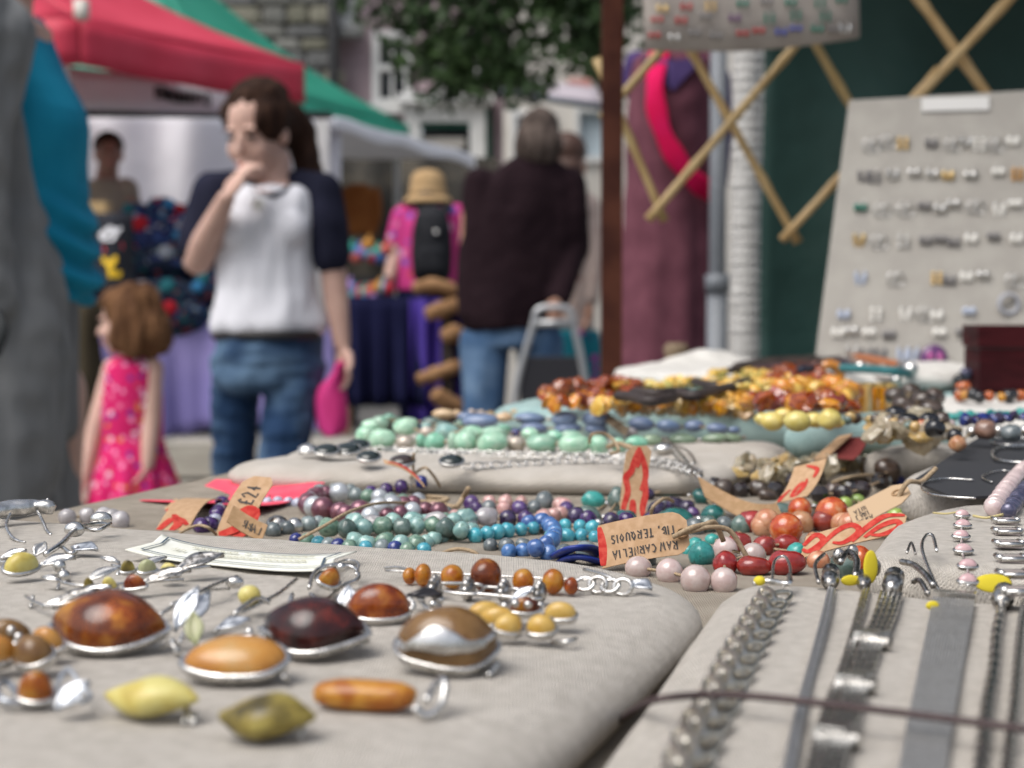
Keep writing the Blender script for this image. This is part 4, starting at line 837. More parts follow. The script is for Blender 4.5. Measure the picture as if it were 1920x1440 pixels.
def earrings(px, py, kind, stone, label, grp, bp, s=1.0, gap=13, lit=None):
    p0 = bp(px, py, .002); t = thing('earrings', label, 'earrings', p0, grp)
    for k in (-1, 1):
        p = bp(px + k * gap / 2, py, .006); m = MB(); up = Vector((0, 0, 1))
        m.tube(smooth_path([bp(px + k * gap / 2, py - 7, -.002), bp(px + k * gap / 2, py - 10, .006), p + up * .003], 3), .0006, 5)
        R = REul(.1, .2 * k, .1)
        if kind == 'drop': m.ell(p - up * .004 * s, (.0042 * s, .003 * s, .0066 * s), R, 10, 7, mi=1)
        elif kind == 'stud': m.ell(p, (.005 * s, .003 * s, .005 * s), R, 10, 7, mi=1)
        elif kind == 'hoop': m.tube([p + Vector((math.cos(a) * .0065 * s, 0, math.sin(a) * .0085 * s - .005)) for a in [2 * PI * i / 16 for i in range(16)]], .0011 * s, 6, True)
        elif kind == 'leaf': m.ell(p - up * .006 * s, (.0035 * s, .0015, .0095 * s), R, 8, 7, mi=1)
        elif kind == 'square': m.box(p - up * .003, (.008 * s, .003, .009 * s), R, mi=1)
        elif kind == 'multi':
            for j in range(3): m.ell(p - up * .0058 * s * j, .003 * s, mi=1, nu=8, nv=6)
        m.build('earring', [silver, stones[stone]], t)
rows = [(505, 'top', [(370, 'hoop', 'dark'), (430, 'hoop', 'silver'), (480, 'multi', 'gold'), (580, 'drop', 'dark'), (660, 'hoop', 'gold'), (705, 'leaf', 'silver'), (750, 'multi', 'pearl'), (810, 'hoop', 'dark'), (870, 'drop', 'pearl')]),
 (615, 'second', [(340, 'leaf', 'dark'), (380, 'multi', 'dark'), (445, 'leaf', 'silver'), (520, 'stud', 'silver'), (585, 'drop', 'silver'), (640, 'drop', 'gold'), (720, 'square', 'silver'), (820, 'square', 'pearl'), (885, 'multi', 'amber')]),
 (735, 'third', [(330, 'square', 'green'), (410, 'hoop', 'silver'), (490, 'hoop', 'silver'), (555, 'stud', 'dark'), (612, 'drop', 'silver'), (660, 'stud', 'silver'), (740, 'hoop', 'pearl'), (822, 'leaf', 'pearl'), (878, 'stud', 'pearl')]),
 (850, 'fourth', [(325, 'leaf', 'gold'), (398, 'hoop', 'pearl'), (480, 'multi', 'silver'), (560, 'drop', 'dark'), (612, 'stud', 'dark'), (660, 'drop', 'dark'), (722, 'drop', 'pearl'), (800, 'stud', 'dark'), (882, 'drop', 'pearl')]),
 (985, 'fifth', [(330, 'leaf', 'pale'), (455, 'hoop', 'gold'), (600, 'multi', 'gold'), (645, 'drop', 'dark'), (705, 'drop', 'pearl'), (765, 'stud', 'silver'), (875, 'hoop', 'amber')]),
 (1110, 'sixth', [(270, 'drop', 'pale'), (385, 'multi', 'pearl'), (490, 'leaf', 'pearl'), (560, 'hoop', 'silver'), (600, 'drop', 'pearl'), (715, 'stud', 'pale')]),
 (1180, 'seventh', [(250, 'drop', 'pearl'), (300, 'stud', 'silver'), (360, 'stud', 'pearl'), (430, 'square', 'dark'), (610, 'stud', 'pearl'), (690, 'stud', 'dark')]),
 (1250, 'lowest', [(300, 'leaf', 'silver'), (350, 'leaf', 'dark'), (400, 'leaf', 'dark'), (480, 'leaf', 'pale'), (515, 'leaf', 'pale')])]
shapew = {'hoop': 'hoop', 'drop': 'drop', 'stud': 'stud', 'leaf': 'long leaf', 'square': 'square', 'multi': 'bead cluster'}
for Y, rn, items in rows:
    for i, (X_, kd, stn_) in enumerate(items):
        earrings(1440 + X_ / 1.894, Y / 1.894 + random.uniform(-4, 4), kd, stn_, '%s %s earrings, %s from the left in the %s row of the tall board' % (stn_, shapew[kd], ORD[i], rn), 'earrings on the tall grey board', bpt, 1.02, 13)
m = MB(); p = bpt(1440 + 855 / 1.894, 1085 / 1.894, .006); m.tube([p + Vector((math.cos(a) * .012, 0, math.sin(a) * .012)) for a in [2 * PI * i / 24 for i in range(24)]], .0042, 8, True, sq=.6); m.build('ring_brooch', mat('grey_enamel', (.35, .36, .4), .3), label='large grey ring brooch low on the tall earring board', cat='brooch')
m = MB(); p = bpt(1440 + 590 / 1.894, 1285 / 1.894, .012); m.ell(p, (.018, .007, .018)); dsc = m.build('round_brooch', stones['purple'], label='round dark brooch with pink spots at the foot of the tall board', cat='brooch')
for sx, sz in ((-.006, .004), (.006, .003), (0, -.007)): m = MB(); m.ell(p + Vector((sx, -.006, sz)), (.004, .0025, .005)); m.build('pink_spot', mat('pink_enamel', (.45, .10, .3), .3), dsc)
# ---------------------------------------------------------------- hanging bead board
Q_bl, Q_br, Q_tl = at(1212, 92, 2.10), at(1612, 70, 2.16), at(1206, -150, 2.10)
Uq, Vq = Q_br - Q_bl, Q_tl - Q_bl; Nq = Uq.cross(Vq).normalized()
if Nq.y > 0: Nq = -Nq
def qpt(px, py, off=0): r = ray(px, py); t = (Q_bl - CAM).dot(Nq) / r.dot(Nq); return CAM + r * t + Nq * off
hb_ = thing('hanging_board', 'beige cloth panel of coloured bead earrings hung from the bamboo trellis', 'board', Q_bl)
m = MB(); m.grid(lambda u, v: Q_bl + Uq * u + Vq * v - Nq * .006 + Vector((0, 0, -.008 * math.sin(PI * u) * (1 - v))), 12, 4, .012); m.build('panel', mat('beige_felt', (.36, .32, .29), .95, col2=(.41, .37, .335), scale=30, weave=.3, wscale=1800), hb_)
m = MB(); m.box(Q_bl + Uq * .5 + Vq * .98 - Nq * .02, (Uq.length, .012, .012)); m.build('top_rail', MT['table_wood'], hb_, smooth=False)
hr = [(14, 'upper', [(1240, 'drop', 'gold'), (1285, 'drop', 'red'), (1330, 'multi', 'gold'), (1390, 'drop', 'green'), (1435, 'drop', 'dark'), (1480, 'drop', 'green'), (1535, 'multi', 'green'), (1575, 'drop', 'green')]),
      (40, 'middle', [(1230, 'stud', 'red'), (1275, 'drop', 'red'), (1320, 'stud', 'dark'), (1375, 'drop', 'purple'), (1440, 'multi', 'green'), (1490, 'multi', 'green'), (1545, 'multi', 'green')]),
      (70, 'lowest', [(1225, 'stud', 'red'), (1262, 'drop', 'silver'), (1300, 'stud', 'dark'), (1340, 'drop', 'dark'), (1390, 'stud', 'red'), (1420, 'stud', 'red'), (1462, 'drop', 'blue'), (1490, 'stud', 'blue'), (1530, 'drop', 'green'), (1562, 'drop', 'dark'), (1582, 'leaf', 'silver')])]
for Y, rn, items in hr:
    for i, (X_, kd, stn_) in enumerate(items):
        earrings(X_, Y - (X_ - 1212) * .05 + random.uniform(-3, 3), kd, stn_, '%s %s earrings, %s from the left in the %s row on the hanging panel' % (stn_, shapew[kd], ORD[i], rn), 'earrings on the hanging panel', qpt, .82, 13)
# ---------------------------------------------------------------- bamboo trellis
bam = mat('bamboo', (.40, .27, .11), .5, col2=(.50, .36, .17), scale=30, stretch=(1, 1, .3), rnd=.12)
tre = thing('bamboo_trellis', 'bamboo lattice trellis hanging across the back of the stall', 'trellis', at(1400, 440, 2.3))
def bamboo(p, q, r):
    m = MB(); L = (q - p).length; k = max(2, int(L / .09)); pts = []; rs = []
    for i in range(k * 4 + 1):
        t = i / (k * 4); pts.append(p.lerp(q, t)); rs.append(r * (1.22 if i % 4 == 0 else 1.0 + .05 * math.sin(i)))
    m.tube(pts, rs, 10); m.build('bamboo_slat', bam, tre)
for a_, b_, d, r in (((1215, 412), (1640, -90), 2.29, .0062), ((1230, -20), (1497, 455), 2.315, .0062), ((1118, 110), (1246, 415), 2.315, .0060), ((1128, 222), (1340, -20), 2.29, .0060), ((1466, 450), (1760, 130), 2.29, .0060), ((1440, -70), (1640, 275), 2.315, .0066), ((1640, -120), (1885, 225), 2.315, .0078), ((1690, 215), (1965, -80), 2.29, .0074)):
    bamboo(at(*a_, d), at(*b_, d), r)
# ---------------------------------------------------------------- post, frame, tarpaulin
rust = mat('rusted_steel', (.042, .014, .010), .85, col2=(.075, .026, .016), scale=14, bump=.3, bscale=60, bdist=.003)
fr = thing('steel_shelter', 'rusty brown square steel post and bars of the stall shelter', 'shelter', (at(1146, 700, 2.15).x, 2.15, 0))
px_ = at(1146, 700, 2.15).x
m = MB(); m.box((px_, 2.15, 1.05), (.028, .028, 2.1)); m.build('post', rust, fr, smooth=False)
m = MB(); m.box((px_ + 1.1, 2.15, 2.085), (2.2, .026, .026)); m.build('crossbar', rust, fr, smooth=False)
m = MB(); m.box((px_ + 2.2, 2.15, 1.05), (.028, .028, 2.1)); m.build('post', rust, fr, smooth=False)
for xx in (.1, .9, 1.9):
    m = MB(); m.box((px_ + xx, 3.1, 2.11), (.026, 1.9, .02)); m.build('rafter', rust, fr, smooth=False)
tarp = mat('green_tarpaulin', (.010, .045, .036), .55, col2=(.016, .06, .05), scale=5, bump=.3, bscale=12, bdist=.02)
tp = thing('green_tarpaulin', 'dark green tarpaulin wall behind the bamboo trellis', 'tarpaulin', (1.3, 3.4, 0))
m = MB(); xL = (1428 - 960) / F * 3.4
m.grid(lambda u, v: Vector((xL + 2.6 * u, 3.4 + .03 * math.sin(u * 34) * (1 - .4 * v) + .05 * noise.noise(Vector((u * 9, v * 3, 0))), .02 + 2.1 * v)), 90, 24, .004); m.build('wall_sheet', tarp, tp)
m = MB(); m.grid(lambda u, v: Vector((px_ + .06 + 2.5 * u, 1.65 + 1.8 * v, 2.135 + .02 * math.sin(u * 20) - .03 * math.sin(PI * v))), 40, 10, .004); m.build('roof_sheet', tarp, tp)  # unseen stall roof, brought forward to darken the earring board
# ---------------------------------------------------------------- white ruched column, grey pipe, dress on stand
wc = mat('white_plastic_wrap', (.44, .43, .41), .6, col2=(.54, .53, .51), scale=30, stretch=(1, 1, 6))
cc = at(1400, 400, 4.2); m = MB(); rg = []; z = .02; k = 0
while z < 2.1:
    rg.append((cc.x + .002 * math.sin(k * 1.7), cc.y, z, .042 + .001 * math.sin(k * 2.1), .042)); rg.append((cc.x, cc.y, z + .016, .0388 + .001 * math.sin(k), .0388)); z += .026 + .006 * math.sin(k * 3.3); k += 1
m.loft(rg, 16); m.build('ruched_column', wc, label='white ruched plastic-wrapped column between grey pipe and green tarpaulin', cat='column', smooth=False)
pc = at(1346, 400, 4.25); gp = thing('grey_pole', 'grey metal pole with lower collar beside the maroon dress', 'pole', (pc.x, pc.y, 0)); gm = mat('grey_pipe', (.15, .165, .185), .5, col2=(.18, .195, .215), scale=5)
m = MB(); m.tube([(pc.x, pc.y, .5), (pc.x, pc.y, 2.1)], .023, 16); m.build('upper_tube', gm, gp); m = MB(); m.tube([(pc.x, pc.y, .0), (pc.x, pc.y, 1.08)], .029, 16); m.build('lower_tube', gm, gp)
m = MB(); m.tube([(pc.x, pc.y, 1.06), (pc.x, pc.y, 1.11)], .034, 16); m.build('collar', gm, gp)
D = 4.5; S = F / D
def W(px, py, dd=0): return at(px, py, D + dd)
dm = thing('dress_form', 'maroon dress with hot pink sash and purple sleeves displayed on a form', 'dress', (W(1240, 0).x, D, 0))
mar = mat('maroon_wool', (.125, .045, .062), .95, col2=(.155, .058, .078), scale=24, stretch=(1, 1, .6), bump=.1, bscale=120, bdist=.002)
m = MB(); m.loft([(W(cx, y).x, D, W(cx, y).z, hw / S, ry) for y, cx, hw, ry in ((1000, 1240, 104, .16), (720, 1240, 96, .15), (620, 1242, 94, .14), (520, 1246, 90, .125), (420, 1250, 84, .11), (350, 1252, 80, .11), (270, 1254, 80, .12), (200, 1256, 80, .125), (150, 1260, 80, .11), (115, 1268, 82, .09), (95, 1272, 60, .07), (80, 1274, 30, .05))])
blob(m, 'dress', [mar], .009, dm, 5, None, lambda v, n: .024 * noise.noise(Vector((v.x * 16, v.y * 12, v.z * 1.6))) * max(.25, min(1, 1.7 - v.z)) + .006 * noise.noise(v * 14))
pur = mat('purple_jersey', (.07, .045, .14), .9, col2=(.09, .06, .17), scale=10)
m = MB(); m.cap(W(1340, 150, .0), W(1345, 260, .02), .05, .045); m.cap(W(1345, 260, .02), W(1340, 345, .02), .045, .038); blob(m, 'sleeve', [pur], .009, dm, 3, None, folds(.006, 20))
m = MB(); m.cap(W(1195, 120, .02), W(1185, 165, .04), .04, .035); blob(m, 'sleeve', [pur], .009, dm, 3)
m = MB(); yk = [W(1205, 108, -.115), W(1260, 112, -.13), W(1320, 108, -.115), W(1262, 170, -.14)]; m.add([p for p in yk] + [p + Vector((0, .05, 0)) for p in yk], [(0, 3, 1), (1, 3, 2), (4, 5, 7), (5, 6, 7), (0, 4, 7, 3), (3, 7, 6, 2), (0, 1, 5, 4), (1, 2, 6, 5)]); m.build('yoke', pur, dm, smooth=False)
sp = smooth_path([W(1238, 92, -.08), W(1228, 150, -.15), W(1232, 210, -.165), W(1250, 265, -.165), W(1278, 310, -.16), W(1310, 345, -.14), W(1338, 365, -.10), W(1345, 370, -.02)], 5)
m = MB(); m.tube(sp, [.027 + .003 * math.sin(k * .8) for k in range(len(sp))], 10, sq=.18); m.build('sash', mat('hot_pink', (.58, .006, .07), .85, col2=(.66, .012, .11), scale=8), dm)
m = MB(); m.tube([(W(1260, 0).x, D, .02), (W(1260, 0).x, D, 1.75)], .02, 10); m.box((W(1260, 0).x, D, .02), (.35, .35, .04)); m.build('stand', MT['dark_post'], dm)
m = MB(); c = at(1268, 668, 2.35); m.loft([(c.x, c.y, c.z + z, r, r) for z, r in ((-.12, .02), (0, .017), (.012, .02), (.02, .014))], 14); m.build('wooden_peg', mat('peg_wood', (.22, .16, .10), .8), label='short wooden peg behind the crumpled white cloth', cat='peg')
# ================================================================ BEADS
def bm_(name, c, c2=None, c3=None, rough=.18, coat=.5, trans=0, scale=1.6, metal=0, rnd=.14, cr=(.4, .6), sss=0, **k):
    return mat(name, c, rough, metal, col2=c2, col3=c3, scale=scale, cr=cr, coat=coat, trans=trans, rnd=rnd, sss=sss, **k)
BM = dict(
    amethyst=bm_('amethyst', (.025, .007, .07), (.08, .03, .17), trans=.15, scale=2.2), lapis=bm_('lapis', (.012, .018, .12), (.02, .035, .2)),
    labra=bm_('labradorite', (.16, .20, .20), (.24, .28, .28), (.10, .15, .15)), slate=bm_('slate_bead', (.09, .11, .115), (.15, .17, .175)),
    pearlp=bm_('plum_pearl', (.16, .055, .085), (.22, .09, .11), rough=.28, metal=.45), pearls=bm_('silver_pearl', (.42, .45, .48), (.52, .54, .56), rough=.28, metal=.35),
    pinkop=bm_('pink_opal', (.46, .24, .22), (.58, .36, .33)), charo=bm_('charoite', (.05, .022, .10), (.11, .06, .19), (.02, .012, .04)),
    darkp=bm_('dark_charoite', (.018, .012, .03), (.05, .03, .09)), lav=bm_('blue_lace', (.42, .45, .58), (.54, .56, .66), trans=.15), clear=bm_('clear_quartz', (.55, .52, .53), (.65, .62, .63), trans=.45, rough=.1),
    aqua=bm_('aquamarine', (.22, .40, .38), (.34, .52, .47), (.18, .32, .26), trans=.2), moss=bm_('moss_apatite', (.10, .19, .14), (.20, .30, .22), (.06, .11, .08)),
    turq=bm_('bright_turquoise', (.05, .36, .47), (.12, .48, .56), trans=.25, scale=2), blue=bm_('blue_agate', (.04, .11, .30), (.08, .18, .40)),
    rturq=bm_('rough_turquoise', (.025, .24, .22), (.05, .33, .30), (.02, .06, .05), rough=.35, scale=2.4), teal=bm_('chrysocolla', (.01, .085, .08), (.02, .14, .125), (.01, .05, .05), scale=2),
    gteal=bm_('grey_green', (.07, .115, .10), (.12, .17, .15)), carn=bm_('carnelian', (.46, .07, .012), (.60, .16, .03), (.64, .34, .16), trans=.25, scale=1.7), carnp=bm_('pale_carnelian', (.48, .19, .09), (.60, .32, .18), trans=.15, scale=1.3),
    jasper=bm_('red_jasper', (.20, .018, .012), (.28, .035, .022), rough=.25), rose=bm_('rose_quartz', (.64, .49, .46), (.74, .61, .57), trans=.35, rough=.16), onyx=bm_('smoky_onyx', (.010, .007, .008), (.025, .016, .016), rough=.08),
    perid=bm_('green_jade', (.24, .36, .07), (.34, .45, .13), trans=.1), mint=bm_('mint_amazonite', (.24, .46, .32), (.40, .58, .44), (.22, .33, .24), rough=.28, coat=.3), mint2=bm_('deep_mint', (.14, .40, .27), (.26, .48, .36), rough=.28, coat=.3), mintb=bm_('mint_brown_vein', (.30, .48, .36), (.36, .50, .38), (.20, .11, .05), rough=.3, coat=.3, scale=1.1),
    cpearl=bm_('cream_pearl', (.46, .38, .31), (.56, .48, .41), rough=.28, metal=.25), bluest=bm_('blue_slate_stone', (.11, .165, .28), (.17, .225, .34), rough=.3, coat=.25), tan=bm_('tan_shell', (.48, .33, .18), (.58, .43, .26), rough=.35, coat=.2), speck=bm_('speckled_green', (.16, .24, .15), (.28, .36, .25), (.03, .05, .035), scale=3),
    cog=bm_('cognac_amber', (.24, .03, .004), (.42, .09, .01), trans=.25, rough=.1), yel=bm_('yellow_amber', (.62, .32, .03), (.70, .46, .10), rough=.22), org=bm_('orange_amber', (.55, .18, .008), (.64, .30, .02), trans=.2, rough=.12), butter=bm_('butterscotch', (.60, .48, .12), (.66, .55, .19), rough=.3, coat=.3), dkbr=bm_('dark_brown_bead', (.035, .022, .016), (.08, .055, .04), rough=.3), smoky=bm_('smoky_chip', (.46, .38, .25), (.62, .54, .38), trans=.5, rough=.12), gold=bm_('gold_chip', (.50, .32, .10), (.58, .42, .18), trans=.25),
    black=bm_('black_bead', (.008, .008, .010), None, rough=.15), silver=silver, oxid=oxid, brownb=bm_('brown_stone_bead', (.16, .085, .06), (.24, .14, .10), rough=.3), ppearl=bm_('pink_pearl', (.56, .43, .42), (.64, .52, .50), rough=.26, metal=.2), nav=bm_('navy_pearl', (.06, .065, .12), (.12, .11, .17), rough=.25, metal=.4))
_bc = {}
def bead_mesh(shape, mk):
    if (shape, mk) in _bc: return _bc[(shape, mk)]
    m = MB(); sm = True
    if shape == 'round': m.ell((0, 0, 0), 1, None, 20, 13)
    elif shape.startswith('rnd'):
        k = int(shape[3:]); m.ell((0, 0, 0), 1, None, 18, 12, fn=lambda v: Vector((v.x * (.94 + .03 * (k % 3)), v.y, v.z)) * (1 + .09 * noise.noise(v * 1.2 + Vector((k * 4.1, k, 3)))) * (.90 if abs(v.x) > .93 else 1))
    elif shape.startswith('nug'):
        k = int(shape[3:]); m.ell((0, 0, 0), 1, None, 18, 12, fn=lambda v: v * (1 + .20 * noise.noise(v * 1.1 + Vector((k * 5.3, k, 0))) + .05 * noise.noise(v * 3 + Vector((k, 0, 0)))))
    elif shape.startswith('chip'):
        k = int(shape[4:]); m.ell((0, 0, 0), 1, None, 8, 6, fn=lambda v: v * (1 + .45 * noise.noise(v * 1.5 + Vector((k * 3.7, k, 9))))); sm = False
    elif shape == 'facet': m.ell((0, 0, 0), 1, None, 9, 6); sm = False
    elif shape == 'barrel': m.loft([(0, 0, z, r, r) for z, r in ((-.95, .55), (-.85, .78), (-.4, .97), (0, 1), (.4, .97), (.85, .78), (.95, .55))], 18); m.v = [Vector((v.z, v.x, v.y)) for v in m.v]
    elif shape == 'spacer':
        for k in range(9):
            a = 2 * PI * k / 9; m.ell((0, .75 * math.cos(a), .75 * math.sin(a)), .33, None, 7, 5)
        m.tube([(-.3, 0, 0), (.3, 0, 0)], .62, 10)
    elif shape == 'slab': m.box((0, 0, 0), (1.8, 1.8, 2)); sm = False
    me = m.mesh('bead', BM[mk], smooth=sm); _bc[(shape, mk)] = me; return me
RB = random.Random(11)
def strand(name, label, cat, beads, path, h, grp=None, closed=False, cord=None, lift=0, gap=1.0, pts=None, nm='bead', jit=.0):
    # beads: cyclic list of (shape, material, diameter m, length ratio)
    if pts is None: pts = [on(x, y, h) for x, y in path]
    pts = smooth_path(pts, 8, closed)
    if closed: pts.append(pts[0].copy())
    cum = [0]
    for i in range(1, len(pts)): cum.append(cum[-1] + (pts[i] - pts[i - 1]).length)
    def P(s):
        s = max(0, min(cum[-1], s)); i = 1
        while i < len(cum) - 1 and cum[i] < s: i += 1
        t = (s - cum[i - 1]) / max(1e-9, cum[i] - cum[i - 1]); return pts[i - 1].lerp(pts[i], t), (pts[i] - pts[i - 1]).normalized()
    if grp == 'bead bracelets on the hessian': beads = [(a, b, c * 1.14, e) for a, b, c, e in beads]
    t = thing(name, label, cat, pts[0] + Vector((0, 0, 0)), grp); s = 0; k = 0; seq = []
    while True:
        sh, mk, dia, lr = beads[k % len(beads)]; L = dia * lr * gap
        if s + L > cum[-1] + L * .3: break
        p, d = P(s + L / 2); s += L; k += 1
        q = p + Vector((RB.uniform(-jit, jit), RB.uniform(-jit, jit), dia / 2 + lift + RB.uniform(0, jit))); seq.append(q)
        R = align(d) @ Matrix.Rotation(RB.uniform(0, 6.28), 3, 'X')
        if sh.startswith('chip'): R = REul(RB.uniform(0, 6), RB.uniform(0, 6), RB.uniform(0, 6))
        if sh in ('nug', 'chip', 'rnd'): sh = sh + str(RB.randrange(5))
        f = RB.uniform(.88, 1.08) * (1 if sh == 'spacer' else 1); place(bead_mesh(sh, mk), 'silver_spacer' if sh == 'spacer' else nm, t, q, (dia * lr / 2 * f, dia / 2 * f, dia / 2 * f), R)
    if len(seq) > 1: m = MB(); m.tube(seq, .0006, 5, closed); m.build('string', cord or twine, t)
    return t
def scatter(name, label, cat, items, h, grp=None, yaw=None, nm='bead', path=True, lift=0):
    # items: (px, py, width_px, height_px, shape, material); each rests on the plane h
    out = []
    for it in items:
        px, py, wp, hp, sh, mk = it[:6]; hh = .01
        for _ in range(4): p = on(px, py, h - lift - hh / 2); hh = hp / F * p.y
        out.append((p, wp / F * p.y, hh, sh, mk, it[6] if len(it) > 6 else 0))
    o0 = sum((q[0] for q in out), Vector()) / len(out); o0.z = CZ - h; t = thing(name, label, cat, o0, grp)
    for p, wd, hh, sh, mk, ya in out:
        if sh in ('nug', 'chip'): sh += str(RB.randrange(5))
        place(bead_mesh(sh, mk), 'silver_spacer' if mk == 'silver' else nm, t, p, (wd / 2, (wd * .35 + hh * .65) / 2, hh / 2), REul(RB.uniform(-.15, .15), RB.uniform(-.1, .1), ya + RB.uniform(-.2, .2)))
    if path: m = MB(); m.tube([q[0] for q in out], .0007, 5); m.build('string', twine, t)
    return t
S_ = ('spacer', 'oxid', .0048, .55)
def B(mk, d=.0078, sh=None, lr=1.0): return (sh or ('round' if 'pearl' in mk or mk in ('silver', 'black') else 'rnd'), mk, d, lr)
strand('bead_bracelet', 'grey, amethyst and lapis bead bracelet lying against the grey cushion', 'bracelet', [B('labra')] * 3 + [S_] + [B('amethyst')] * 3 + [S_] + [B('lapis')] * 3, None, HB, 'bead bracelets on the hessian', pts=[at(x, y, .883) - Vector((0, 0, .004)) for x, y in [(585, 926), (620, 920), (655, 923), (700, 924), (744, 917), (776, 908), (825, 901)]])
strand('pearl_bracelet', 'plum and silver pearl bracelet curled in the middle', 'bracelet', [B('pearls', .0105), B('pearlp', .0086), B('pearlp', .0088), B('pearlp', .0090), B('pearls', .0085), B('pearlp', .0088), B('pearlp', .009), B('pearlp', .009), B('pearls', .0110), B('pearlp', .0112), B('pearlp', .0098), B('pearlp', .0098), B('pearls', .0105)], [(648, 952), (615, 948), (588, 955), (577, 968), (590, 980), (625, 988), (665, 986), (704, 983), (740, 976), (785, 966)], HB, 'bead bracelets on the hessian', lift=.002)
strand('bead_bracelet', 'pink opal and purple charoite bracelet looped beside the pearl bracelet', 'bracelet', [B('charo'), S_, B('pinkop'), B('pinkop'), B('pinkop'), S_, B('slate', .0095), S_, B('pinkop'), B('pinkop'), B('charo'), B('charo'), S_, B('pinkop'), B('pinkop'), B('pinkop'), S_, B('charo'), B('darkp', .0085), B('darkp', .0085), B('pinkop', .007), B('pinkop', .007), B('pinkop', .007), B('slate')], [(872, 961), (914, 957), (960, 957), (1018, 958), (1045, 960), (1062, 969), (1052, 979), (1010, 988), (965, 991), (903, 991), (855, 984), (819, 974), (808, 966)], HB, 'bead bracelets on the hessian')
strand('bead_bracelet', 'pale lavender bead bracelet beside the pink price card', 'bracelet', [B('lav', .0062)], [(492, 956), (520, 953), (550, 955), (585, 960)], HB, 'bead bracelets on the hessian')
strand('bead_bracelet', 'grey labradorite and silver bead bracelet next to the small brown tag', 'bracelet', [B('slate', .0078), B('slate', .0078), B('silver', .0075), B('labra', .0082), B('labra', .0075)], [(497, 1014), (536, 1009), (560, 1002), (585, 1001), (605, 994)], HB, 'bead bracelets on the hessian')
m = MB(); p = on(520, 985, HB - .005); m.ell(p, (.0058, .005, .005)); ob = m.build('silver_bead', oxid, label='ornate round silver bead behind the grey bracelet', cat='bead')
strand('bead_bracelet', 'sea green and aqua glass nugget bracelet at front of the hessian', 'bracelet', [B('aqua', .0078, 'nug', 1.1), B('aqua', .0074, 'nug', 1), B('moss', .0082, 'nug', 1.05), B('aqua', .0076, 'nug', 1.05), B('labra', .0072, 'nug', 1), B('moss', .0078, 'nug', 1)], [(668, 1020), (676, 1008), (705, 997), (737, 996), (775, 997), (815, 995), (850, 997), (885, 1003)], HB, 'bead bracelets on the hessian')
strand('bead_bracelet', 'aqua and moss green bracelet lying along the edge of the front pad', 'bracelet', [B('aqua', .0072, 'nug', 1.1), B('aqua', .0068, 'nug', 1), B('moss', .0078, 'nug', 1.2), B('aqua', .0078, 'nug', 1.05), B('moss', .0074, 'nug', 1.1), B('aqua', .0068)], [(655, 1030), (690, 1036), (731, 1034), (762, 1039), (795, 1033), (830, 1022), (865, 1018), (905, 1012)], HB, 'bead bracelets on the hessian')
strand('bead_bracelet', 'bright turquoise bead bracelet with silver spacer', 'bracelet', [B('turq', .0066)] * 6 + [S_] + [B('turq', .0066)] * 12, [(878, 1026), (905, 1023), (928, 1019), (950, 1015), (973, 1013), (1010, 1009), (1040, 1006), (1068, 1006), (1100, 1008), (1128, 1012)], HB, 'bead bracelets on the hessian', lift=.0015)
strand('bead_bracelet', 'mid blue agate bead bracelet curling beside the blue ribbon', 'bracelet', [B('blue', .0072)], [(985, 1012), (1003, 1004), (1022, 1006), (1036, 1018), (1040, 1032), (1032, 1044), (1015, 1054), (996, 1060)], HB, 'bead bracelets on the hessian', lift=.003, gap=1.55)
strand('bead_bracelet', 'dull grey bead string in front of the turquoise beads', 'bracelet', [B('slate', .0068)], [(908, 1038), (935, 1041), (965, 1040), (1000, 1038)], HB, 'bead bracelets on the hessian')
strand('bead_bracelet', 'clear quartz bead string at left behind the front pad', 'bracelet', [B('clear', .0088)], [(108, 990), (150, 987), (188, 986), (218, 993), (245, 1000)], HB, 'bead bracelets on the hessian')
strand('bead_bracelet', 'deep purple amethyst bracelet tucked under the price tag', 'bracelet', [B('amethyst', .0078, 'nug', 1), B('amethyst', .0078), B('silver', .006), B('lav', .007), B('amethyst', .006), B('amethyst', .007, 'nug', 1)], [(362, 1006), (385, 1004), (402, 994), (408, 978), (412, 966), (420, 956)], HB, 'bead bracelets on the hessian')
strand('bead_bracelet', 'dark blue grey bead string half hidden behind the front pad', 'bracelet', [B('lapis', .0066), B('moss', .0066), B('turq', .0066), B('labra', .0066)], [(545, 1026), (600, 1034), (660, 1044), (720, 1042), (770, 1048), (830, 1046)], HB, 'bead bracelets on the hessian')
strand('bead_bracelet', 'grey moonstone bead string between the raw carnelian tag and the front pad', 'bracelet', [B('slate', .008), B('labra', .009)], [(1040, 1058), (1090, 1056), (1140, 1060), (1200, 1066), (1240, 1072)], HB, 'bead bracelets on the hessian')
G5 = 'bead bracelets on the hessian'
strand('bead_bracelet', 'grey and teal labradorite strand behind the pearl bracelet', 'bracelet', [B('labra', .0082), B('moss', .008), B('pearls', .009)], [(578, 946), (610, 942), (660, 944), (700, 948), (745, 954), (800, 958)], HB, G5)
strand('bead_bracelet', 'pearl and plum bead strand in front of the curled pearl bracelet', 'bracelet', [B('pearlp', .0082), B('pearlp', .0082), B('pearls', .0088)], [(640, 990), (680, 998), (720, 996), (760, 990), (800, 984), (840, 990)], HB, G5, lift=.003)
strand('bead_bracelet', 'clear aqua glass strand between the sea green strands', 'bracelet', [B('aqua', .0085, 'nug', 1.2), B('clear', .0085, 'nug', 1.3), B('aqua', .008, 'nug', 1)], [(650, 1006), (700, 1012), (745, 1008), (790, 1006), (835, 1008), (880, 1000), (930, 996)], HB, G5, lift=.003)
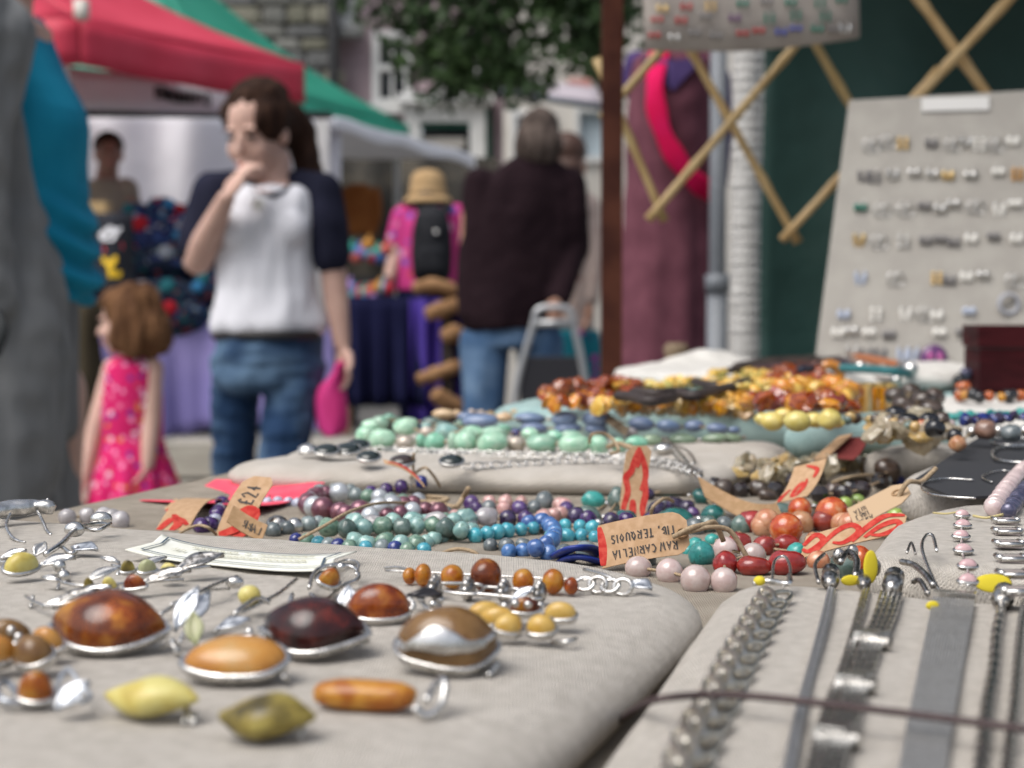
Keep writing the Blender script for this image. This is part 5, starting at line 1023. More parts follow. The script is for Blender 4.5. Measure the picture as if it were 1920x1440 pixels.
strand('bead_bracelet', 'dark moss green nugget strand against the front pad', 'bracelet', [B('moss', .0085, 'nug', 1.1), B('gteal', .008, 'nug', 1), B('aqua', .0075, 'nug', 1)], [(600, 1022), (650, 1026), (700, 1022), (745, 1024), (800, 1018), (850, 1026), (900, 1024)], HB, G5, lift=.004)
strand('bead_bracelet', 'purple charoite and grey strand right of the pink opal loop', 'bracelet', [B('charo', .0078), B('slate', .0078), B('pinkop', .0075)], [(880, 972), (920, 968), (960, 970), (1000, 968), (1035, 968)], HB, G5)
strand('bead_bracelet', 'second mid blue agate strand by the turquoise beads', 'bracelet', [B('blue', .007), B('blue', .007), B('lapis', .007)], [(940, 1050), (970, 1052), (1000, 1046), (1030, 1056), (1060, 1060)], HB, G5)
strand('bead_bracelet', 'turquoise strand half under the raw carnelian tag', 'bracelet', [B('turq', .0068)], [(1020, 1020), (1050, 1022), (1085, 1020), (1125, 1024)], HB, G5)
strand('bead_bracelet', 'smoky purple strand beside the chunky teal bracelet', 'bracelet', [B('darkp', .0085), B('amethyst', .008), B('silver', .005)], [(1070, 985), (1110, 992), (1150, 996), (1190, 992), (1230, 996)], HB, G5)
strand('bead_bracelet', 'grey agate strand behind the rough turquoise nuggets', 'bracelet', [B('slate', .0085), B('gteal', .009, 'nug', 1)], [(1290, 1010), (1330, 1004), (1370, 1002), (1410, 1008)], HB, G5)
strand('bead_bracelet', 'deep red jasper strand behind the pale carnelian beads', 'bracelet', [B('jasper', .011, 'nug', 1.1), B('carnp', .011)], [(1400, 1000), (1440, 1012), (1490, 1006), (1540, 1002), (1590, 1010), (1630, 1020)], HB, G5)
strand('bead_bracelet', 'dark onyx and brown nugget strand in the hollow beside the curved tag', 'bracelet', [B('onyx', .0105, 'facet', 1), B('dkbr', .0105, 'nug', 1)], [(1330, 930), (1370, 938), (1420, 936), (1470, 940), (1520, 938), (1570, 940), (1620, 935)], HB, G5)
scatter('stone_bracelet', 'chunky teal chrysocolla and turquoise bracelet with silver beads around the upright tag', 'bracelet', [(1113, 938, 46, 36, 'nug', 'rturq', .2), (1137, 946, 16, 16, 'round', 'silver'), (1103, 967, 52, 38, 'nug', 'gteal', -.2), (1134, 972, 18, 18, 'round', 'silver'), (1160, 938, 40, 52, 'nug', 'gteal'), (1172, 972, 42, 34, 'nug', 'teal'), (1228, 976, 18, 18, 'round', 'silver'), (1268, 970, 70, 36, 'nug', 'teal'), (1311, 976, 20, 20, 'round', 'silver'), (1338, 966, 46, 38, 'nug', 'teal', .4), (1340, 950, 12, 12, 'round', 'silver'), (1319, 932, 42, 36, 'nug', 'teal'), (1292, 930, 12, 14, 'round', 'silver'), (1255, 918, 66, 34, 'nug', 'teal'), (1210, 928, 36, 30, 'nug', 'darkp')], HB, 'stone bracelets beside the tags')
scatter('stone_bracelet', 'dark violet nugget bracelet inside the teal one', 'bracelet', [(1232, 956, 36, 34, 'nug', 'darkp'), (1240, 944, 20, 20, 'round', 'silver'), (1264, 948, 40, 34, 'nug', 'darkp'), (1288, 952, 34, 30, 'nug', 'darkp'), (1300, 962, 26, 24, 'nug', 'charo')], HB, 'stone bracelets beside the tags')
scatter('stone_bracelet', 'large round orange carnelian bracelet', 'bracelet', [(1438, 978, 50, 50, 'round', 'carnp'), (1474, 992, 64, 62, 'round', 'carn'), (1465, 960, 50, 34, 'nug', 'gteal'), (1500, 957, 46, 50, 'round', 'carn'), (1527, 950, 12, 12, 'round', 'silver'), (1560, 962, 63, 62, 'round', 'carn'), (1597, 982, 54, 46, 'round', 'carnp')], HB, 'stone bracelets beside the tags', lift=.002)
scatter('stone_bracelet', 'round rose quartz bracelet at the edge of the front pad', 'bracelet', [(1197, 1065, 52, 46, 'round', 'rose'), (1255, 1072, 52, 52, 'round', 'rose'), (1304, 1087, 58, 58, 'round', 'rose'), (1357, 1090, 52, 54, 'round', 'rose'), (1360, 1030, 48, 48, 'round', 'rose'), (1412, 1042, 50, 50, 'round', 'rose')], HB, 'stone bracelets beside the tags')
scatter('stone_bracelet', 'red jasper and turquoise nugget bracelet', 'bracelet', [(1386, 1018, 46, 42, 'nug', 'jasper'), (1433, 1024, 44, 40, 'nug', 'jasper'), (1474, 1020, 54, 36, 'nug', 'jasper'), (1488, 1008, 26, 16, 'nug', 'blue'), (1360, 1056, 46, 46, 'nug', 'jasper'), (1412, 1062, 66, 40, 'nug', 'jasper'), (1474, 1056, 72, 50, 'nug', 'jasper'), (1494, 1036, 40, 36, 'nug', 'rturq'), (1335, 1012, 28, 22, 'nug', 'rturq')], HB, 'stone bracelets beside the tags', lift=.001)
scatter('stone_bracelet', 'big rough turquoise nuggets behind the raw carnelian tag', 'bracelet', [(1316, 1040, 48, 50, 'nug', 'rturq'), (1303, 1022, 30, 28, 'nug', 'rturq'), (1290, 1034, 24, 24, 'nug', 'rturq')], HB, 'stone bracelets beside the tags')
scatter('stone_bracelet', 'mixed pale carnelian and grey green bead bracelet under the long red tag', 'bracelet', [(1530, 1018, 46, 42, 'nug', 'carnp'), (1534, 1052, 44, 40, 'round', 'carnp'), (1558, 1052, 16, 16, 'round', 'silver'), (1584, 1062, 54, 60, 'nug', 'gteal'), (1614, 1050, 44, 52, 'nug', 'carn')], HB, 'stone bracelets beside the tags')
scatter('stone_bracelet', 'dark faceted smoky onyx bracelet behind the carnelian', 'bracelet', [(1490, 902, 40, 36, 'facet', 'onyx'), (1526, 888, 40, 38, 'facet', 'onyx'), (1546, 871, 22, 22, 'round', 'silver'), (1580, 866, 46, 40, 'facet', 'onyx'), (1602, 860, 12, 12, 'round', 'silver'), (1624, 874, 40, 38, 'facet', 'onyx'), (1664, 882, 52, 48, 'nug', 'dkbr'), (1652, 902, 40, 34, 'facet', 'onyx'), (1614, 918, 42, 36, 'facet', 'onyx'), (1580, 926, 40, 36, 'facet', 'onyx'), (1536, 926, 38, 36, 'facet', 'onyx'), (1512, 922, 12, 12, 'round', 'silver')], HB, 'stone bracelets beside the tags', lift=.003)
scatter('stone_bracelet', 'glossy grape-black beads beside the hole of the cream tag', 'bracelet', [(1684, 902, 28, 24, 'facet', 'lapis'), (1700, 890, 24, 22, 'facet', 'onyx'), (1440, 930, 40, 28, 'nug', 'dkbr')], HB, 'stone bracelets beside the tags', path=False)
scatter('stone_bracelet', 'lime green jade bead bracelet under the cream tag', 'bracelet', [(1537, 940, 24, 20, 'round', 'perid'), (1585, 944, 28, 26, 'round', 'perid'), (1608, 938, 28, 24, 'round', 'perid'), (1634, 972, 28, 26, 'round', 'perid'), (1680, 966, 34, 28, 'round', 'perid'), (1708, 962, 40, 34, 'nug', 'perid'), (1714, 942, 40, 42, 'round', 'perid'), (1660, 976, 22, 16, 'round', 'turq')], HB, 'stone bracelets beside the tags')
# ---------------------------------------------------------------- necklaces on the grey cushion
def c6(l): return [(640 + a / 2.8235, 640 + b / 2.8235, w / 2.8235, hh / 2.8235, s, mk) + tuple(r) for a, b, w, hh, s, mk, *r in l]
scatter('stone_necklace', 'mint green amazonite necklace of big stones at the front of the cushion', 'necklace', c6([(130, 500, 120, 105, 'nug', 'mint'), (215, 518, 152, 115, 'nug', 'mint'), (340, 538, 98, 84, 'round', 'cpearl'), (420, 530, 60, 84, 'nug', 'mint2'), (495, 532, 118, 100, 'nug', 'mint2'), (595, 532, 70, 110, 'nug', 'mintb'), (660, 530, 130, 120, 'nug', 'mint'), (800, 535, 165, 122, 'nug', 'mint'), (925, 545, 106, 90, 'round', 'cpearl'), (1062, 542, 172, 108, 'nug', 'mint'), (1230, 545, 172, 112, 'nug', 'mint'), (1365, 550, 108, 108, 'nug', 'mint'), (1470, 552, 90, 84, 'nug', 'mint'), (1560, 540, 130, 82, 'nug', 'mint2')]), HBp, 'stone necklaces on the grey cushion')
scatter('stone_necklace', 'second mint necklace strand lying behind the front one', 'necklace', c6([(160, 452, 110, 80, 'nug', 'mint'), (205, 432, 100, 76, 'nug', 'mint'), (250, 405, 66, 44, 'nug', 'mint2'), (340, 452, 142, 96, 'nug', 'mint'), (455, 480, 80, 56, 'round', 'cpearl'), (560, 476, 130, 80, 'nug', 'aqua'), (690, 486, 130, 80, 'nug', 'mint'), (810, 488, 150, 80, 'nug', 'mint'), (925, 485, 60, 50, 'nug', 'lapis'), (1000, 490, 100, 70, 'nug', 'mint'), (1130, 500, 90, 60, 'nug', 'mint2'), (1220, 500, 120, 60, 'nug', 'mint')]), HBp, 'stone necklaces on the grey cushion', lift=.004)
scatter('stone_necklace', 'teal green shell and aqua stone strand behind the mint stones', 'necklace', c6([(285, 415, 60, 40, 'nug', 'moss'), (480, 430, 110, 56, 'nug', 'gteal'), (540, 452, 90, 50, 'nug', 'aqua'), (640, 440, 90, 50, 'nug', 'moss'), (735, 455, 90, 50, 'nug', 'mint2'), (860, 462, 80, 46, 'nug', 'mint2'), (450, 455, 60, 50, 'nug', 'aqua')]), HBp, 'stone necklaces on the grey cushion')
scatter('stone_necklace', 'slate blue oval stone necklace', 'necklace', c6([(660, 400, 100, 56, 'round', 'bluest'), (735, 420, 200, 78, 'round', 'bluest'), (1000, 410, 170, 70, 'round', 'bluest'), (1098, 412, 24, 24, 'round', 'silver'), (1182, 412, 142, 88, 'round', 'bluest'), (1350, 412, 155, 92, 'round', 'bluest'), (1440, 420, 24, 24, 'round', 'silver'), (1588, 438, 142, 78, 'round', 'bluest'), (1660, 445, 22, 22, 'round', 'silver'), (1730, 450, 132, 72, 'round', 'bluest'), (1803, 455, 22, 22, 'round', 'silver'), (1870, 448, 110, 66, 'round', 'bluest'), (1990, 462, 120, 60, 'round', 'bluest'), (2080, 470, 70, 40, 'round', 'bluest')]), HBp, 'stone necklaces on the grey cushion', lift=.005)
scatter('stone_necklace', 'slate blue oval stones of a second strand in front', 'necklace', c6([(1020, 460, 150, 60, 'round', 'bluest'), (1200, 462, 150, 60, 'round', 'bluest'), (1350, 465, 130, 56, 'round', 'bluest')]), HBp, 'stone necklaces on the grey cushion')
scatter('shell_necklace', 'tan shell disc necklace with small gold beads behind the blue stones', 'necklace', c6([(540, 385, 124, 56, 'round', 'tan'), (610, 385, 60, 44, 'nug', 'tan'), (690, 372, 40, 26, 'round', 'cpearl'), (740, 374, 36, 24, 'round', 'cpearl'), (790, 384, 44, 32, 'nug', 'gold'), (862, 402, 94, 52, 'round', 'tan'), (865, 365, 34, 28, 'round', 'gold'), (915, 372, 40, 28, 'round', 'tan'), (960, 372, 40, 26, 'round', 'tan'), (1010, 370, 40, 26, 'round', 'gold'), (1060, 372, 40, 28, 'round', 'tan'), (1110, 376, 44, 30, 'round', 'cpearl'), (1180, 365, 44, 28, 'round', 'tan'), (1300, 362, 60, 34, 'round', 'tan'), (1420, 366, 60, 34, 'nug', 'tan')]), HBp, 'stone necklaces on the grey cushion', lift=.006)
scatter('stone_necklace', 'speckled grey green oval bead strand with silver beads', 'necklace', [(1221, 826, 40, 24, 'nug', 'speck'), (1252, 826, 10, 10, 'round', 'silver'), (1280, 824, 54, 22, 'round', 'speck'), (1312, 826, 9, 9, 'round', 'silver'), (1340, 822, 52, 20, 'round', 'speck'), (1372, 822, 40, 18, 'round', 'speck'), (1396, 820, 8, 8, 'round', 'silver')], HBp, 'stone necklaces on the grey cushion')
scatter('stone_necklace', 'pale quartz nugget between the speckled beads and the slanting twig tag', 'pendant', [(1183, 812, 28, 22, 'nug', 'clear')], HBp, None, path=False)
# pendant chain with dark ovals
def chain(mb, pts, L, wd, r, mi=0, twist=True):
    pts = smooth_path(pts, 6); cum = 0; step = L * .72; cur = [pts[0]]
    out = [pts[0]]; acc = 0
    for i in range(1, len(pts)):
        seg = (pts[i] - pts[i - 1]).length; a = 0
        while acc + seg - a >= step:
            a += step - acc; acc = 0; out.append(pts[i - 1].lerp(pts[i], a / seg))
        acc += seg - a
    for i in range(len(out) - 1):
        c = (out[i] + out[i + 1]) / 2; d = (out[i + 1] - out[i]).normalized(); R = align(d) @ Matrix.Rotation((1.25 if i % 2 else .75) if twist else .3, 3, 'X')
        mb.tube([c + R @ Vector((math.cos(a) * L / 2, math.sin(a) * wd / 2, 0)) for a in [2 * PI * k / 12 for k in range(12)]], r, 6, True, mi)
ch = thing('pendant_chain', 'silver chain necklace set with dark oval stones along the cushion front', 'necklace', on(950, 865, HBp))
onyxm = mat('dark_green_cab', (.008, .016, .014), .1, coat=.6)
for px, py, wp, mt_ in ((577, 851, 36, silver), (612, 853, 48, onyxm), (652, 851, 50, onyxm), (692, 866, 44, onyxm), (755, 874, 46, mat('brown_cab', (.03, .018, .014), .15, coat=.5)), (847, 874, 46, onyxm), (672, 843, 44, onyxm)):
    p = on(px, py, HBp - .003); r = wp / 2 / F * p.y; m = MB(); RT = REul(.38, 0, 0); p = p + Vector((0, 0, .0035)); m.ell(p, (r * .95, r * .85, .0026), RT, 18, 8); st = m.build('stone', mt_, ch)
    m = MB(); m.tube([p + RT @ Vector((math.cos(a) * r, math.sin(a) * r * .9, -.0006)) for a in [2 * PI * k / 24 for k in range(24)]], .0007, 6, True, sq=1.6); m.build('bezel', silver, st)
m = MB(); Lk_ = lambda l: [on(x, y, HBp - .0015) for x, y in l]
chain(m, Lk_([(870, 875), (960, 871), (1080, 864), (1170, 863), (1260, 876), (1310, 893)]), .0082, .0046, .00052)
chain(m, Lk_([(560, 848), (600, 845), (700, 842), (760, 845), (900, 850), (1000, 853), (1150, 856), (1250, 866), (1315, 888)]), .0070, .0038, .00048)
m.build('chain', silver, ch)
for a_, b_ in (((722, 845), (780, 847)), ((800, 847), (880, 850))): m = MB(); m.tube([on(*a_, HBp - .001), on(*b_, HBp - .001)], .0013, 8); m.build('silver_bar', silver, ch)
m = MB(); m.tube(smooth_path([on(1245, 820, HBp - .006), on(1275, 850, HBp - .007), on(1300, 880, HBp - .003), on(1316, 890, HBp - .003), on(1308, 896, HBp - .002), on(1295, 886, HBp - .002)], 5), .0011, 6); m.tube(smooth_path([on(1262, 835, HBp - .004), on(1290, 846, HBp - .004), on(1303, 868, HBp - .003), on(1280, 868, HBp - .002), on(1262, 850, HBp - .003)], 5), .0008, 6); m.build('hook_clasp', silver, label='long silver wire hook clasp at the right end of the cushion', cat='clasp')
m = MB(); p = on(1246, 842, HBp - .004); m.ell(p, (.0075, .006, .004)); m.build('silver_bead', silver, label='shiny silver bead beside the upright swirl tag', cat='bead')
# ================================================================ AMBER HEAP AND BACK OF THE TABLE
def hp(pts, lift=0, h=HC): return [on(x, y, h - lift) for x, y in pts]
G = 'amber necklaces in the heap'
strand('amber_necklace', 'cognac amber chip necklace bunched at the left of the amber heap', 'necklace', [B('cog', .014, 'chip', .55), B('cog', .012, 'chip', .5), B('org', .011, 'chip', .5)], None, HC, G, pts=hp([(1015, 750), (1050, 757), (1085, 752), (1120, 757), (1150, 750), (1185, 758), (1160, 770), (1110, 772), (1060, 768)]), jit=.004, nm='amber_chip')
strand('amber_necklace', 'cognac amber chips piled higher behind the first bunch', 'necklace', [B('cog', .015, 'chip', .55), B('cog', .012, 'chip', .5)], None, HC, G, pts=hp([(1055, 745), (1090, 738), (1130, 742), (1165, 736), (1200, 742)], .006), jit=.004, nm='amber_chip')
strand('amber_necklace', 'butter yellow amber chip necklace along the top of the heap', 'necklace', [B('yel', .013, 'chip', .5), B('yel', .012, 'chip', .5), B('butter', .012, 'chip', .5)], None, HC, G, pts=hp([(1165, 742), (1200, 735), (1250, 737), (1300, 730), (1350, 733), (1400, 727), (1440, 730)], .006), jit=.003, nm='amber_chip')
strand('amber_necklace', 'bright yellow amber chip necklace behind the black cords', 'necklace', [B('yel', .013, 'chip', .5), B('butter', .012, 'chip', .5)], None, HC, G, pts=hp([(1340, 716), (1370, 712), (1410, 716), (1455, 722), (1470, 735), (1440, 745), (1390, 748), (1350, 745)], .010), jit=.003, nm='amber_chip')
strand('amber_necklace', 'golden amber chip necklace across the front of the heap', 'necklace', [B('yel', .013, 'chip', .5), B('org', .013, 'chip', .5), B('yel', .014, 'chip', .5)], None, HC, G, pts=hp([(1175, 768), (1220, 766), (1260, 772), (1300, 768), (1340, 774), (1380, 770), (1420, 776)], .002), jit=.004, nm='amber_chip')
strand('amber_necklace', 'pale peach chip necklace below the golden chips', 'necklace', [B('tan', .010, 'chip', .55), B('smoky', .010, 'chip', .55), B('gold', .009, 'chip', .55)], None, HC, G, pts=hp([(1170, 784), (1220, 782), (1270, 786), (1320, 784), (1370, 790), (1415, 790)], .0), jit=.003, nm='amber_chip')
strand('amber_necklace', 'orange amber chip rope in the middle of the heap', 'necklace', [B('org', .013, 'chip', .5), B('cog', .012, 'chip', .5)], None, HC, G, pts=hp([(1330, 752), (1370, 755), (1410, 760), (1450, 758), (1490, 764), (1530, 768), (1570, 772)], .004), jit=.004, nm='amber_chip')
strand('amber_necklace', 'second orange amber rope in front of the first', 'necklace', [B('org', .014, 'chip', .5), B('yel', .011, 'chip', .5), B('cog', .013, 'chip', .5)], None, HC, G, pts=hp([(1360, 764), (1400, 772), (1440, 778), (1480, 780), (1520, 784), (1560, 786)], .002), jit=.004, nm='amber_chip')
strand('amber_necklace', 'faceted dark cognac amber necklace rising at the back of the heap', 'necklace', [B('cog', .019, 'chip', .6), B('org', .016, 'chip', .55), B('cog', .02, 'chip', .6)], None, HC, G, pts=hp([(1455, 745), (1470, 725), (1490, 716), (1512, 716), (1528, 728), (1535, 745)], .006), jit=.005, nm='amber_chip')
strand('amber_necklace', 'honey amber drop necklace right of the cognac beads', 'necklace', [B('org', .018, 'nug', .7), B('yel', .017, 'nug', .7), B('cog', .016, 'chip', .6)], None, HC, G, pts=hp([(1470, 760), (1500, 752), (1535, 755), (1565, 752), (1590, 762), (1570, 778)], .008), jit=.004, nm='amber_drop')
strand('amber_necklace', 'deep red amber chunks in front of the honey drops', 'necklace', [B('cog', .018, 'chip', .7), B('jasper', .016, 'chip', .6), B('org', .016, 'chip', .6)], None, HC, G, pts=hp([(1435, 782), (1470, 778), (1500, 786), (1540, 780), (1565, 790)], .010), jit=.004, nm='amber_chip')
for k, (l, lb) in enumerate(([[(1160, 742), (1190, 745), (1220, 752), (1260, 745)], 'black cord lying over the yellow amber at left'], [[(1190, 735), (1230, 738), (1270, 735), (1300, 742), (1340, 732), (1385, 722)], 'black velvet cord running across the yellow amber chips'], [[(1305, 715), (1330, 722), (1365, 722), (1400, 714)], 'short black cord end on top of the amber heap'])):
    m = MB(); m.tube(smooth_path(hp(l, .020), 5), .0055, 8, sq=.7); m.build('cord_necklace', black_cord, label=lb, cat='cord')
strand('amber_necklace', 'golden yellow chip rope lying lowest in front of the heap', 'necklace', [B('yel', .014, 'chip', .5), B('org', .013, 'chip', .5), B('gold', .012, 'chip', .5)], None, HC, G, pts=hp([(1110, 786), (1160, 778), (1210, 776), (1260, 780), (1310, 778), (1360, 782), (1400, 786)], .004), jit=.004, nm='amber_chip')
strand('amber_necklace', 'orange chip rope behind the big butterscotch discs', 'necklace', [B('org', .015, 'chip', .5), B('cog', .014, 'chip', .5)], None, HC, G, pts=hp([(1400, 782), (1440, 774), (1490, 772), (1540, 776), (1590, 782)], .008), jit=.005, nm='amber_chip')
strand('amber_necklace', 'cognac and gold chip rope left of the golden chips', 'necklace', [B('cog', .014, 'chip', .5), B('org', .013, 'chip', .5)], None, HC, G, pts=hp([(1020, 772), (1060, 776), (1100, 774), (1140, 778), (1180, 774)], .004), jit=.004, nm='amber_chip')
cf = thing('amber_cuff', 'orange amber cuff bracelet of upright rectangular plates', 'bracelet', on(1620, 780, HC)); R = align(at(1672, 760, 1.30) - at(1572, 760, 1.25))
for k in range(7):
    u = k / 6; c = at(1578 + 92 * u, 757 - 2 * math.sin(u * 3), 1.26 - .03 * math.sin(PI * u) + .03 * u)
    place(bead_mesh('slab', 'org' if k % 3 else 'gold'), 'amber_plate', cf, c, (.0033, .0042, .0122 + .001 * (k % 2)), R)
for k in range(5):
    u = k / 4; c = at(1590 + 80 * u, 742, 1.315); place(bead_mesh('slab', 'gold'), 'amber_plate', cf, c, (.0042, .004, .011), R)
scatter('amber_necklace', 'big pale butterscotch amber disc necklace at the front of the heap', 'necklace', [(1432, 786, 36, 24, 'nug', 'butter'), (1448, 790, 46, 36, 'round', 'butter'), (1495, 790, 52, 40, 'round', 'butter'), (1470, 778, 40, 26, 'round', 'butter'), (1526, 788, 40, 30, 'nug', 'butter'), (1556, 786, 44, 40, 'nug', 'butter'), (1572, 794, 22, 18, 'nug', 'butter'), (1510, 776, 44, 22, 'nug', 'butter')], .072, G, nm='amber_disc')
scatter('bead_necklace', 'dark brown lava and nut bead necklace right of the amber', 'necklace', [(1678, 742, 42, 32, 'nug', 'dkbr'), (1708, 735, 40, 34, 'nug', 'dkbr'), (1692, 760, 44, 34, 'nug', 'dkbr'), (1730, 752, 46, 38, 'nug', 'dkbr'), (1752, 745, 40, 36, 'nug', 'dkbr'), (1748, 768, 46, 36, 'nug', 'dkbr'), (1715, 774, 44, 34, 'nug', 'dkbr'), (1680, 778, 46, 34, 'nug', 'black'), (1702, 790, 46, 30, 'nug', 'black'), (1742, 790, 42, 34, 'nug', 'black'), (1728, 798, 22, 24, 'round', 'carn'), (1752, 804, 40, 36, 'nug', 'black'), (1766, 786, 34, 28, 'nug', 'dkbr')], .074, G, lift=.004)
strand('bead_necklace', 'mixed dark and silver small bead strand in front of the dark beads', 'necklace', [B('gteal', .006), B('gold', .007), B('dkbr', .008), B('silver', .005)], None, HC, None, pts=hp([(1585, 800), (1620, 796), (1660, 802), (1690, 812), (1715, 816)], .008), jit=.002)
strand('quartz_necklace', 'smoky golden quartz chip necklace heaped right of the aqua roll', 'necklace', [B('smoky', .015, 'chip', .55), B('smoky', .018, 'chip', .5), B('gold', .014, 'chip', .5)], None, HI, G, pts=[on(x, y, HI - .004) for x, y in [(1640, 852), (1680, 846), (1720, 850), (1760, 838), (1730, 828), (1690, 832), (1660, 838), (1700, 842), (1745, 846)]], jit=.006, nm='quartz_chip')
strand('quartz_necklace', 'pale gold quartz chip necklace lying in the hollow behind the onyx beads', 'necklace', [B('smoky', .013, 'chip', .5), B('gold', .012, 'chip', .5), B('smoky', .015, 'chip', .5)], None, HB, G, pts=[on(x, y, HB - .002) for x, y in [(1375, 915), (1405, 900), (1440, 905), (1470, 892), (1500, 888), (1530, 895), (1500, 908), (1460, 915), (1420, 920), (1560, 905), (1600, 900), (1640, 890)]], jit=.006, nm='quartz_chip')
scatter('bead_necklace', 'brown stone and silver bead strand at the right', 'necklace', [(1775, 800, 36, 30, 'nug', 'ppearl'), (1790, 818, 30, 30, 'round', 'black'), (1796, 832, 32, 30, 'nug', 'carnp'), (1822, 810, 20, 22, 'round', 'silver'), (1848, 806, 44, 38, 'nug', 'brownb'), (1872, 808, 20, 22, 'round', 'silver'), (1896, 812, 42, 34, 'nug', 'slate'), (1926, 808, 30, 24, 'round', 'silver')], .080, None, lift=.004)
strand('bead_necklace', 'turquoise chip strand behind the brown stone beads', 'necklace', [B('rturq', .008, 'chip', .6)], None, HJ, None, pts=[on(x, y, HJ) for x, y in [(1765, 800), (1800, 794), (1850, 792), (1900, 790), (1960, 786)]], jit=.002)
strand('bead_necklace', 'navy lapis chip strand beside the turquoise one', 'necklace', [B('lapis', .009, 'chip', .6), B('darkp', .009, 'chip', .6)], None, HJ, None, pts=[on(x, y, HJ) for x, y in [(1800, 804), (1850, 800), (1900, 799), (1960, 797)]], jit=.002)
strand('bead_necklace', 'orange and black bead string at the foot of the red box', 'necklace', [B('black', .010), B('carn', .010), B('org', .009), B('black', .011)], None, HJ, None, pts=[on(x, y, HJ) for x, y in [(1790, 752), (1830, 757), (1880, 756), (1940, 752)]], jit=.002)
scatter('bead_necklace', 'small black and orange beads beside the white roll', 'necklace', [(1800, 712, 24, 22, 'nug', 'black'), (1812, 700, 26, 22, 'nug', 'nav'), (1806, 724, 30, 18, 'nug', 'carn'), (1684, 678, 26, 16, 'nug', 'black')], .066, None, path=False)
lea = mat('dark_leather', (.028, .016, .014), .6, col2=(.05, .03, .024), scale=40); lor = mat('tan_leather', (.32, .10, .03), .6, col2=(.38, .13, .045), scale=40); tel = mat('teal_cord', (.03, .15, .16), .7)
for k, (l, r, mt_, lb) in enumerate((([(1370, 694), (1430, 682), (1500, 678), (1560, 674), (1620, 668)], .004, lea, 'dark brown leather cord, front of the bundle'), ([(1380, 686), (1440, 676), (1520, 672), (1600, 664), (1640, 668)], .004, lea, 'dark brown leather cord, back of the bundle'), ([(1385, 698), (1450, 690), (1520, 686), (1590, 676)], .0042, mat('maroon_leather', (.05, .012, .015), .6), 'maroon leather cord in the bundle'), ([(1540, 660), (1580, 666), (1640, 676), (1700, 690)], .0055, lor, 'tan orange leather cord slanting across the back'), ([(1560, 690), (1620, 692), (1680, 696), (1720, 704)], .0042, tel, 'teal cord below the tan leather cord'), ([(1540, 700), (1600, 704), (1660, 702), (1705, 708)], .0036, tel, 'second teal cord nearer the amber'), ([(1580, 706), (1630, 710), (1680, 712)], .0035, mat('grey_cord', (.2, .17, .15), .7), 'grey brown cord beside the amber ring'), ([(1500, 694), (1560, 684), (1610, 686)], .0036, mat('navy_cord', (.012, .014, .03), .6), 'navy cord among the leather cords'))):
    m = MB(); q = smooth_path([on(x, y, HD - .004 - .0006 * k) if y < 697 else on(x, y, .066) for x, y in l], 5); m.tube(q, r, 8); o = m.build('leather_cord', mt_, label=lb, cat='cord', group='cords on the back pad')
    m = MB(); m.tube([q[-2], q[-1] + (q[-1] - q[-2])], r * 1.25, 8); m.build('silver_end', silver, o)
m = MB(); c = at(1556, 704, 1.55); m.tube([c + Vector((math.cos(a) * .011, 0, math.sin(a) * .011)) for a in [2 * PI * k / 20 for k in range(20)]], .005, 8, True); m.build('amber_ring', BM['org'], label='orange amber ring standing on the heap behind the cuff', cat='ring')
def ta(px, py, d): return at(px, py, min(d, (HB - .0015) * F / (py - 590)))      # kept above the cloth
# ================================================================ TAGS
STK = {'R': [[(0, 0), (0, 1), (.6, .85), (.5, .5), (0, .48), (.65, 0)]], 'A': [[(0, 0), (.35, 1), (.7, 0)], [(.15, .4), (.55, .4)]], 'W': [[(0, 1), (.2, 0), (.4, .7), (.6, 0), (.8, 1)]], 'C': [[(.6, .85), (.3, 1), (0, .5), (.3, 0), (.6, .15)]], 'N': [[(0, 0), (0, 1), (.55, 0), (.55, 1)]], 'E': [[(.55, 1), (0, 1), (0, 0), (.55, 0)], [(0, .5), (.45, .5)]], 'L': [[(0, 1), (0, 0), (.5, 0)]], 'I': [[(.1, 0), (.1, 1)]], 'T': [[(0, 1), (.7, 1)], [(.35, 1), (.35, 0)]], 'B': [[(0, 0), (0, 1), (.5, .8), (0, .52), (.55, .28), (0, 0)]], 'Q': [[(.3, 1), (0, .5), (.3, 0), (.6, .5), (.3, 1)], [(.35, .3), (.65, -.05)]], 'U': [[(0, 1), (.05, .15), (.3, 0), (.5, .15), (.55, 1)]], 'O': [[(.3, 1), (0, .5), (.3, 0), (.6, .5), (.3, 1)]], 'S': [[(.55, .9), (.2, 1), (.05, .7), (.5, .4), (.45, .05), (0, .1)]], 'K': [[(0, 0), (0, 1)], [(.5, 1), (0, .45), (.55, 0)]], 'D': [[(0, 0), (0, 1), (.5, .7), (.5, .3), (0, 0)]], '.': [[(.05, 0), (.12, .06)]], ',': [[(.1, .1), (.02, -.15)]], '2': [[(0, .75), (.3, 1), (.55, .75), (0, 0), (.6, 0)]], '4': [[(.4, 0), (.4, 1), (0, .35), (.65, .35)]], '£': [[(.6, .85), (.4, 1), (.2, .8), (.25, .4), (.05, 0), (.6, .05)], [(.02, .45), (.5, .45)]], ' ': []}
